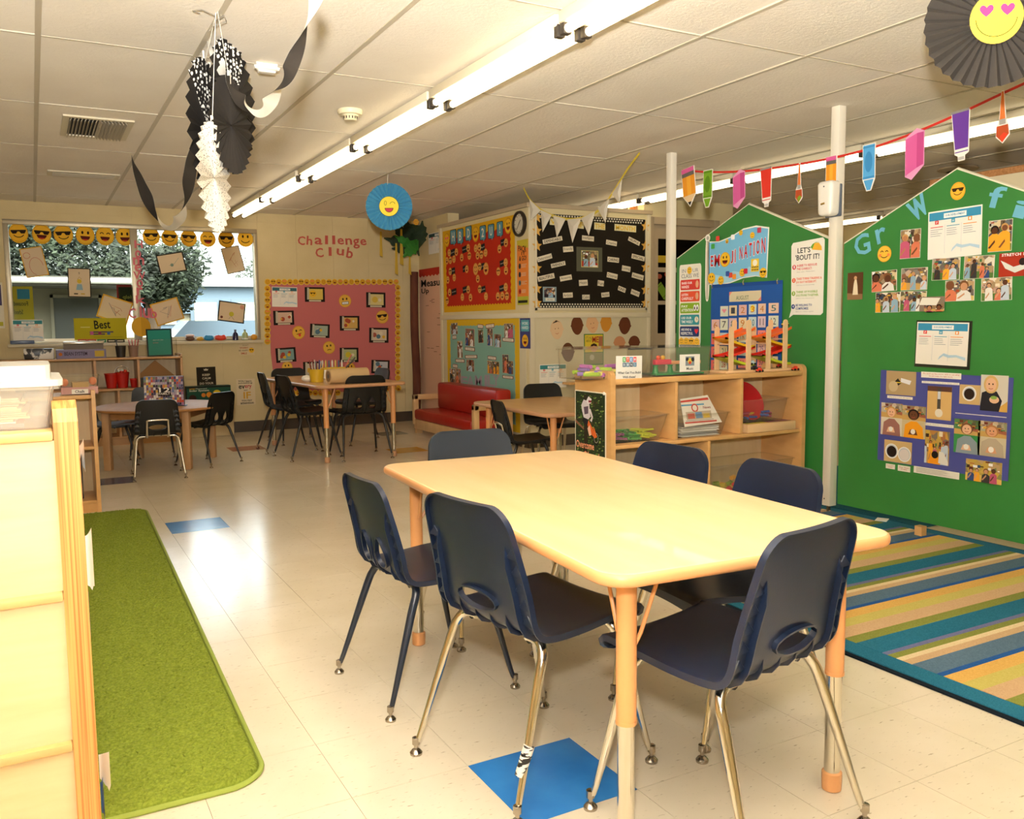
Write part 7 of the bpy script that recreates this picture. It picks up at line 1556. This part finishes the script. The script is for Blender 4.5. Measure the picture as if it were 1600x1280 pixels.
for r_ in (.115,): F.line([(.7+r_*cos(t)*.8, .39+r_*sin(t)*.75) for t in [.4*i for i in range(17)]], .03, '#1a1a1a'); F.line([(.7+.085*cos(t)*.8, .39+.085*sin(t)*.75) for t in [.4*i for i in range(17)]], .008, '#b8b0a4')
F.poly([(.36, .62), (.42, .64), (.6, .5), (.72, .41), (.66, .38), (.5, .45)], '#d8642a'); F.poly([(.42, .5), (.5, .55), (.55, .42), (.48, .4)], '#e8b8a0'); F.line([(.62, .52), (.72, .4)], .03, '#e0702a')
F.poly([(.22, .8), (.3, .88), (.48, .86), (.5, .74), (.52, .66), (.45, .62), (.3, .64), (.25, .72)], '#d0c8d0'); F.poly([(.3, .78), (.45, .8), (.45, .7), (.33, .68)], '#5a4a5a'); F.poly([(.3, .64), (.46, .62), (.42, .54), (.3, .56), (.26, .6)], '#1c1a20'); F.line([(.5, .76), (.58, .66), (.54, .6)], .05, '#d8d0d4'); F.poly([(.38, .86), (.46, .93), (.56, .9), (.54, .84), (.44, .83)], '#e4dce0'); F.poly([(.46, .88), (.56, .88), (.54, .85), (.46, .85)], '#8a2a3a')
F.text('Overcome', .05, tv(1025), .64, tv(940), '#f0a07a', True); F.text('Obstacles', .3, tv(1140), .95, tv(1050), '#f0a07a', True); F.build('motocross_poster', 'green forest motocross poster reading Overcome Obstacles on the shelf end', 'poster')
q = PE.at(*cP(1492, 400)); tag(MB().ell((0, 0, 0), (.006, .009, .009), WHITEP, 12, 8).build('adhesive_putty', loc=(SX0-.006, -q[0], q[1])), 'white blob of putty at the top right corner of the motocross poster', 'adhesive')

# ================================================================ THINGS ON THE FAR TABLES AND SHELVES
Z4 = .64+.001
q = PZ(495, 597, Z4); cup_ = empty('pencil_cup', (q.x, q.y-.0, Z4), 'yellow plastic caddy full of coloured pencils on the art supply table', 'pencil cup')
MB().lathe([(0, 0), (.055, 0), (.065, .11), (.061, .11), (.052, .004), (0, .004)], mat('yellow_plastic', '#d8b02a', .35), 20).build('cup', cup_)
Rr = random.Random(2)
for i in range(16): a = Rr.uniform(0, 6.28); x, y = .035*cos(a)*Rr.random(), .035*sin(a)*Rr.random(); MB().tube([(x, y, .02), (x*2, y*2, Rr.uniform(.15, .19))], .0045, cm(Rr.choice(['#c8402a', '#e8a83a', '#3a7a4a', '#8a3a2a', '#3a4a8a', '#d8d0c0'])), 6).build('pencil', cup_)
q = PZ(540, 598, Z4); cd_ = empty('paper_roll', (q.x, q.y-.06, Z4), 'fat roll of cream paper lying on the art supply table', 'paper roll', rz=.1)
MB().tube([(-.17, 0, .062), (.17, 0, .062)], .062, mat('kraft_cream', '#cfae7c', .8), 28).build('roll', cd_)
MB().tube([(-.1702, 0, .062), (-.1716, 0, .062)], .045, mat('roll_core_ring', '#8a6a44', .8), 24).tube([(-.1716, 0, .062), (-.1722, 0, .062)], .018, mat('slot_dark', '#4a4030', .6), 16).build('core', cd_)
q = PZ(520, 592, Z4); cy_ = empty('art_caddy', (q.x+.02, q.y+.10, Z4), 'white art caddy with scissors and glue behind the paper roll', 'caddy')
MB().box(-.13, .13, -.06, .06, 0, .08, WHITEP, .008).box(-.12, .12, -.05, .05, .079, .1, mat('yellow_plastic', '#d8b02a', .35), .004).build('tray', cy_)
for i in range(8): x = -.11+i*.03; MB().lathe([(0, .10), (.008, .10), (.008, .15), (.004, .165), (0, .165)], cm(('#3a4a6a', '#d8d0c0', '#c8b04a')[i % 3]), 8, loc=(x, .0, 0)).build('glue_stick', cy_)
for i, (a_, c) in enumerate(((.7, '#4a4a4a'), (.95, '#c86a5a'), (.5, '#6a5a4a'))): MB().tube([(.12, .03*i-.03, .08), (.12+.16*cos(a_)*.8, .03*i-.03, .08+.16*sin(a_))], .006, cm(c), 6).build('scissor_blade', cy_)
tag(MB().ell((0, 0, .03), (.05, .04, .03), PAP, 8, 5).ell((.04, .01, .02), (.03, .03, .02), PAP, 7, 4).build('crumpled_tissue', loc=(PZ(480, 597, Z4).x, PZ(480, 597, Z4).y, Z4)), 'crumpled white tissue left of the yellow pencil caddy', 'tissue')
# puzzle box on the round table
a = PZ(228, 636, .487); b = PZ(290, 634, .487); pzb = empty('puzzle_box', ((a.x+b.x)/2, (a.y+b.y)/2+.05, .487), 'colourful jigsaw box reading 12 family on the round table', 'box', rz=atan2(b.y-a.y, b.x-a.x))
W_b = (b-a).length; H_b = PY(260, 588, pzb.location.y).z-.487
MB().box(-W_b/2, W_b/2, -.03, .03, .004, H_b, mat('box_navy', '#2a2438', .5)).box(-W_b/2, W_b/2+.02, -.07, .03, 0, .0035, mat('box_navy', '#2a2438', .5)).build('carton', pzb)
F = Flat(Plane((0, -.0302, 0), (1, 0, 0), (0, -1, 0)), 0, H_b/2+.002, W_b*.99, H_b-.008, 0, .0003, .0003); F.sheet('#9a8a98', .0003); R = random.Random(21)
PC = ['#8a5a5a', '#d8b04a', '#c8503a', '#6a7aa0', '#4a4a6a', '#e0d4c0', '#a06a8a', '#7a8a6a', '#d88a4a', '#3a3440', '#b8a8b8', '#e8e0d8']
PB = {c: [] for c in PC}
for i in range(17):
    for j in range(11): x, y = i/17, j/11; PB[R.choice(PC)].append([(x, y), (x+.058, y+R.uniform(-.01, .03)), (x+.05+R.uniform(0, .006), min(.999, y+.088)), (x+R.uniform(0, .02), min(.999, y+.09))])
for c in PC: F.polys(PB[c], c)
F.rect(.35, .33, .68, .6, '#1c1618'); F.text('12', .38, .46, .66, .62, '#f2eee4', True); F.text('FAMILY', .37, .37, .66, .45, '#e8e0d0', True); o = F.build('box_print'); o.parent = pzb
# shelf top under the window
q = PY(133, 558, 9.15); t = empty('game_box', (q.x-.02, 9.2, SH3), 'flat lilac boxed set lying on the window shelf', 'box')
MB().box(-.22, .20, -.09, .09, 0, .085, mat('box_lilac', '#8a84a0', .5), .003).build('carton', t)
F = Flat(Plane((0, -.0905, 0), (1, 0, 0), (0, -1, 0)), -.01, .043, .40, .07, 0, .0003); F.sheet('#8f88a8', .0003); F.text('BEAN SYSTEM', .14, .3, .62, .8, '#3a3040', True); F.ell(.06, .5, .04, '#c8702a'); F.rect(.78, .1, .98, .9, '#c8ac4a'); o = F.build('box_print'); o.parent = t
t = empty('plastic_case', (q.x+.0, 9.2, SH3+.0855), 'clear silver-lidded case on top of the lilac box', 'case')
MB().box(-.175, .16, -.075, .075, .0, .045, mat('case_contents', '#6a5a48', .5)).build('contents', t); MB().box(-.18, .165, -.08, .08, .0455, .075, mat('silver_foil', '#d8d2c4', .2, metal=.7), .01).build('lid', t)
q = PY(62, 552, 9.0); t = tag(MB().box(-.13, .12, -.05, .05, 0, .10, mat('foil_print', '#8a8a8a', .35, fn=lambda nt, b: nt.links.new(ramp(nt, noise(nt, coords(nt), 14, 4), [(.47, '#1a1816'), (.53, '#f0ece4')]), b.inputs['Base Color'])), .01).build('tissue_box', loc=(q.x, 9.2, SH3)), 'black and white patterned tissue box at the left end of the window shelf', 'tissue box')
for u, c, lb, st in ((189, '#2a241c', 'black mesh cup with one pencil on the window shelf', ['#2a241c']), (209, '#8a6a54', 'brown mesh cup of red pencils on the window shelf', ['#c0302a', '#b02a24', '#d0483a', '#a8281e'])):
    q = PY(u, 556, 9.2); t = empty('mesh_cup', (q.x, 9.2, SH3), lb, 'pencil cup'); MB().lathe([(0, 0), (.038, 0), (.048, .11), (.046, .11), (.036, .003), (0, .003)], mat('mesh_'+c[1:], c, .5), 16).build('cup', t)
    for i, s_ in enumerate(st): MB().tube([(.01*i-.01, 0, .02), ((-.04+.03*i), .0, .17)], .005, cm(s_), 6).build('pencil', t)
# middle shelf: red buckets, board
def bucket(u, v, hpx, label, handle=False, fill=False):
    q = PY(u, v, 9.16); h = hpx*.0071; t = empty('red_bucket', (q.x, 9.2, .541), label, 'bucket', 'red buckets on the window shelf'); r = h*.42
    MB().lathe([(0, 0), (r*.72, 0), (r, h), (r*1.08, h), (r*1.06, h-.008), (r*.95, h-.01), (r*.7, .004), (0, .004)], mat('red_tin', '#b81c10', .35), 24).build('pail', t)
    if handle: MB().tube([(r*1.05*cos(a), 0, h+r*1.0*sin(a)) for a in [pi*i/12 for i in range(13)]], .003, CHROMED, 6).build('handle', t)
    if fill:
        R = random.Random(5)
        for i in range(7): MB().ell((R.uniform(-.5, .5)*r, R.uniform(-.5, .5)*r, h+R.uniform(0, .02)), (r*.3, r*.3, r*.25), cm(R.choice(['#f0ece0', '#d8402a', '#3a6a3a', '#f0ece0', '#e8b83a'])), 8, 5).build('bauble', t)
bucket(175, 603, 20, 'left red bucket without a handle on the window shelf'); bucket(192.5, 602, 21, 'middle red bucket with a handle, filled to the brim, on the window shelf', True, True); bucket(210, 602, 12, 'small right red bucket on the window shelf')
q = PY(246, 603, 9.2); M45 = Matrix.Rotation(radians(-38), 4, 'Y')
tag(MB().prism([(-.19, 0), (0, .17), (.19, 0)], -.008, .008, mat('cork_board', '#a87a48', .8), Matrix(((1, 0, 0, 0), (0, 0, 1, 0), (0, 1, 0, 0), (0, 0, 0, 1)))).build('tilted_board', loc=(q.x, 9.3, .625)), 'brown board tilted on its corner in the right cubby of the window shelf', 'board')
tag(MB().prism([(-.15, 0), (.14, 0), (.18, .085), (-.19, .085)], -.07, .07, mat('dark_basket', '#3c3a30', .7), Matrix(((1, 0, 0, 0), (0, 0, 1, 0), (0, 1, 0, 0), (0, 0, 0, 1)))).build('basket', loc=(q.x+.01, 9.25, .5405)), 'dark shallow basket under the tilted board', 'basket')
q = PY(201, 630, 9.2); tag(MB().lathe([(0, 0), (.07, 0), (.075, .08), (.07, .085), (0, .085)], mat('white_tub', '#d8ccb4', .5), 20).build('white_tub', loc=(q.x, 9.2, .2)).copy() and bpy.data.objects['white_tub'], 'white tub behind the round table, on the lower window shelf', 'tub')
bpy.data.objects['white_tub'].location.z = .081
# chalk box on the shelf behind the display
q = PY(122, 613, 5.85); t = empty('chalk_box', (PY(124, 600, 5.9).x, 5.95, .716), 'clear box labelled chalk on top of the shelf behind the book display', 'storage box')
hb_ = PY(124, 587, 5.85).z-.716; o = bin_mesh(.215, .15, hb_, .003, CLEAR, .01, .015, .005).build('bin', t)
MB().box(-.10, .10, -.06, .06, .004, .045, mat('chalk_pink', '#d8a4a4', .7)).box(-.04, .05, -.062, .05, .045, .075, mat('chalk_tan', '#c8a468', .7)).ell((-.08, -.03, .075), (.022, .02, .025), cm('#e88a5a'), 10, 6).ell((.075, -.03, .08), (.022, .02, .025), cm('#e88a5a'), 10, 6).build('contents', t)
F = Flat(Plane((0, -.0765, 0), (1, 0, 0), (0, -1, 0)), .0, .02, .09, .028, 0, .0003); F.sheet('#ece6d8', .0005); F.text('Chalk', .2, .2, .8, .8, '#3a3a3a', True); o = F.build('label'); o.parent = t
tag(MB().box(-.07, .04, -.05, .04, 0, .13, mat('dark_bin', '#4a463e', .6), .006).box(-.02, .0, -.02, .0, .13, .20, CHROMED).build('dark_bin', loc=(PY(120, 780, 5.9).x+.0, 5.93, .076)), 'dark bin on the lowest tier of the shelf behind the book display', 'bin')
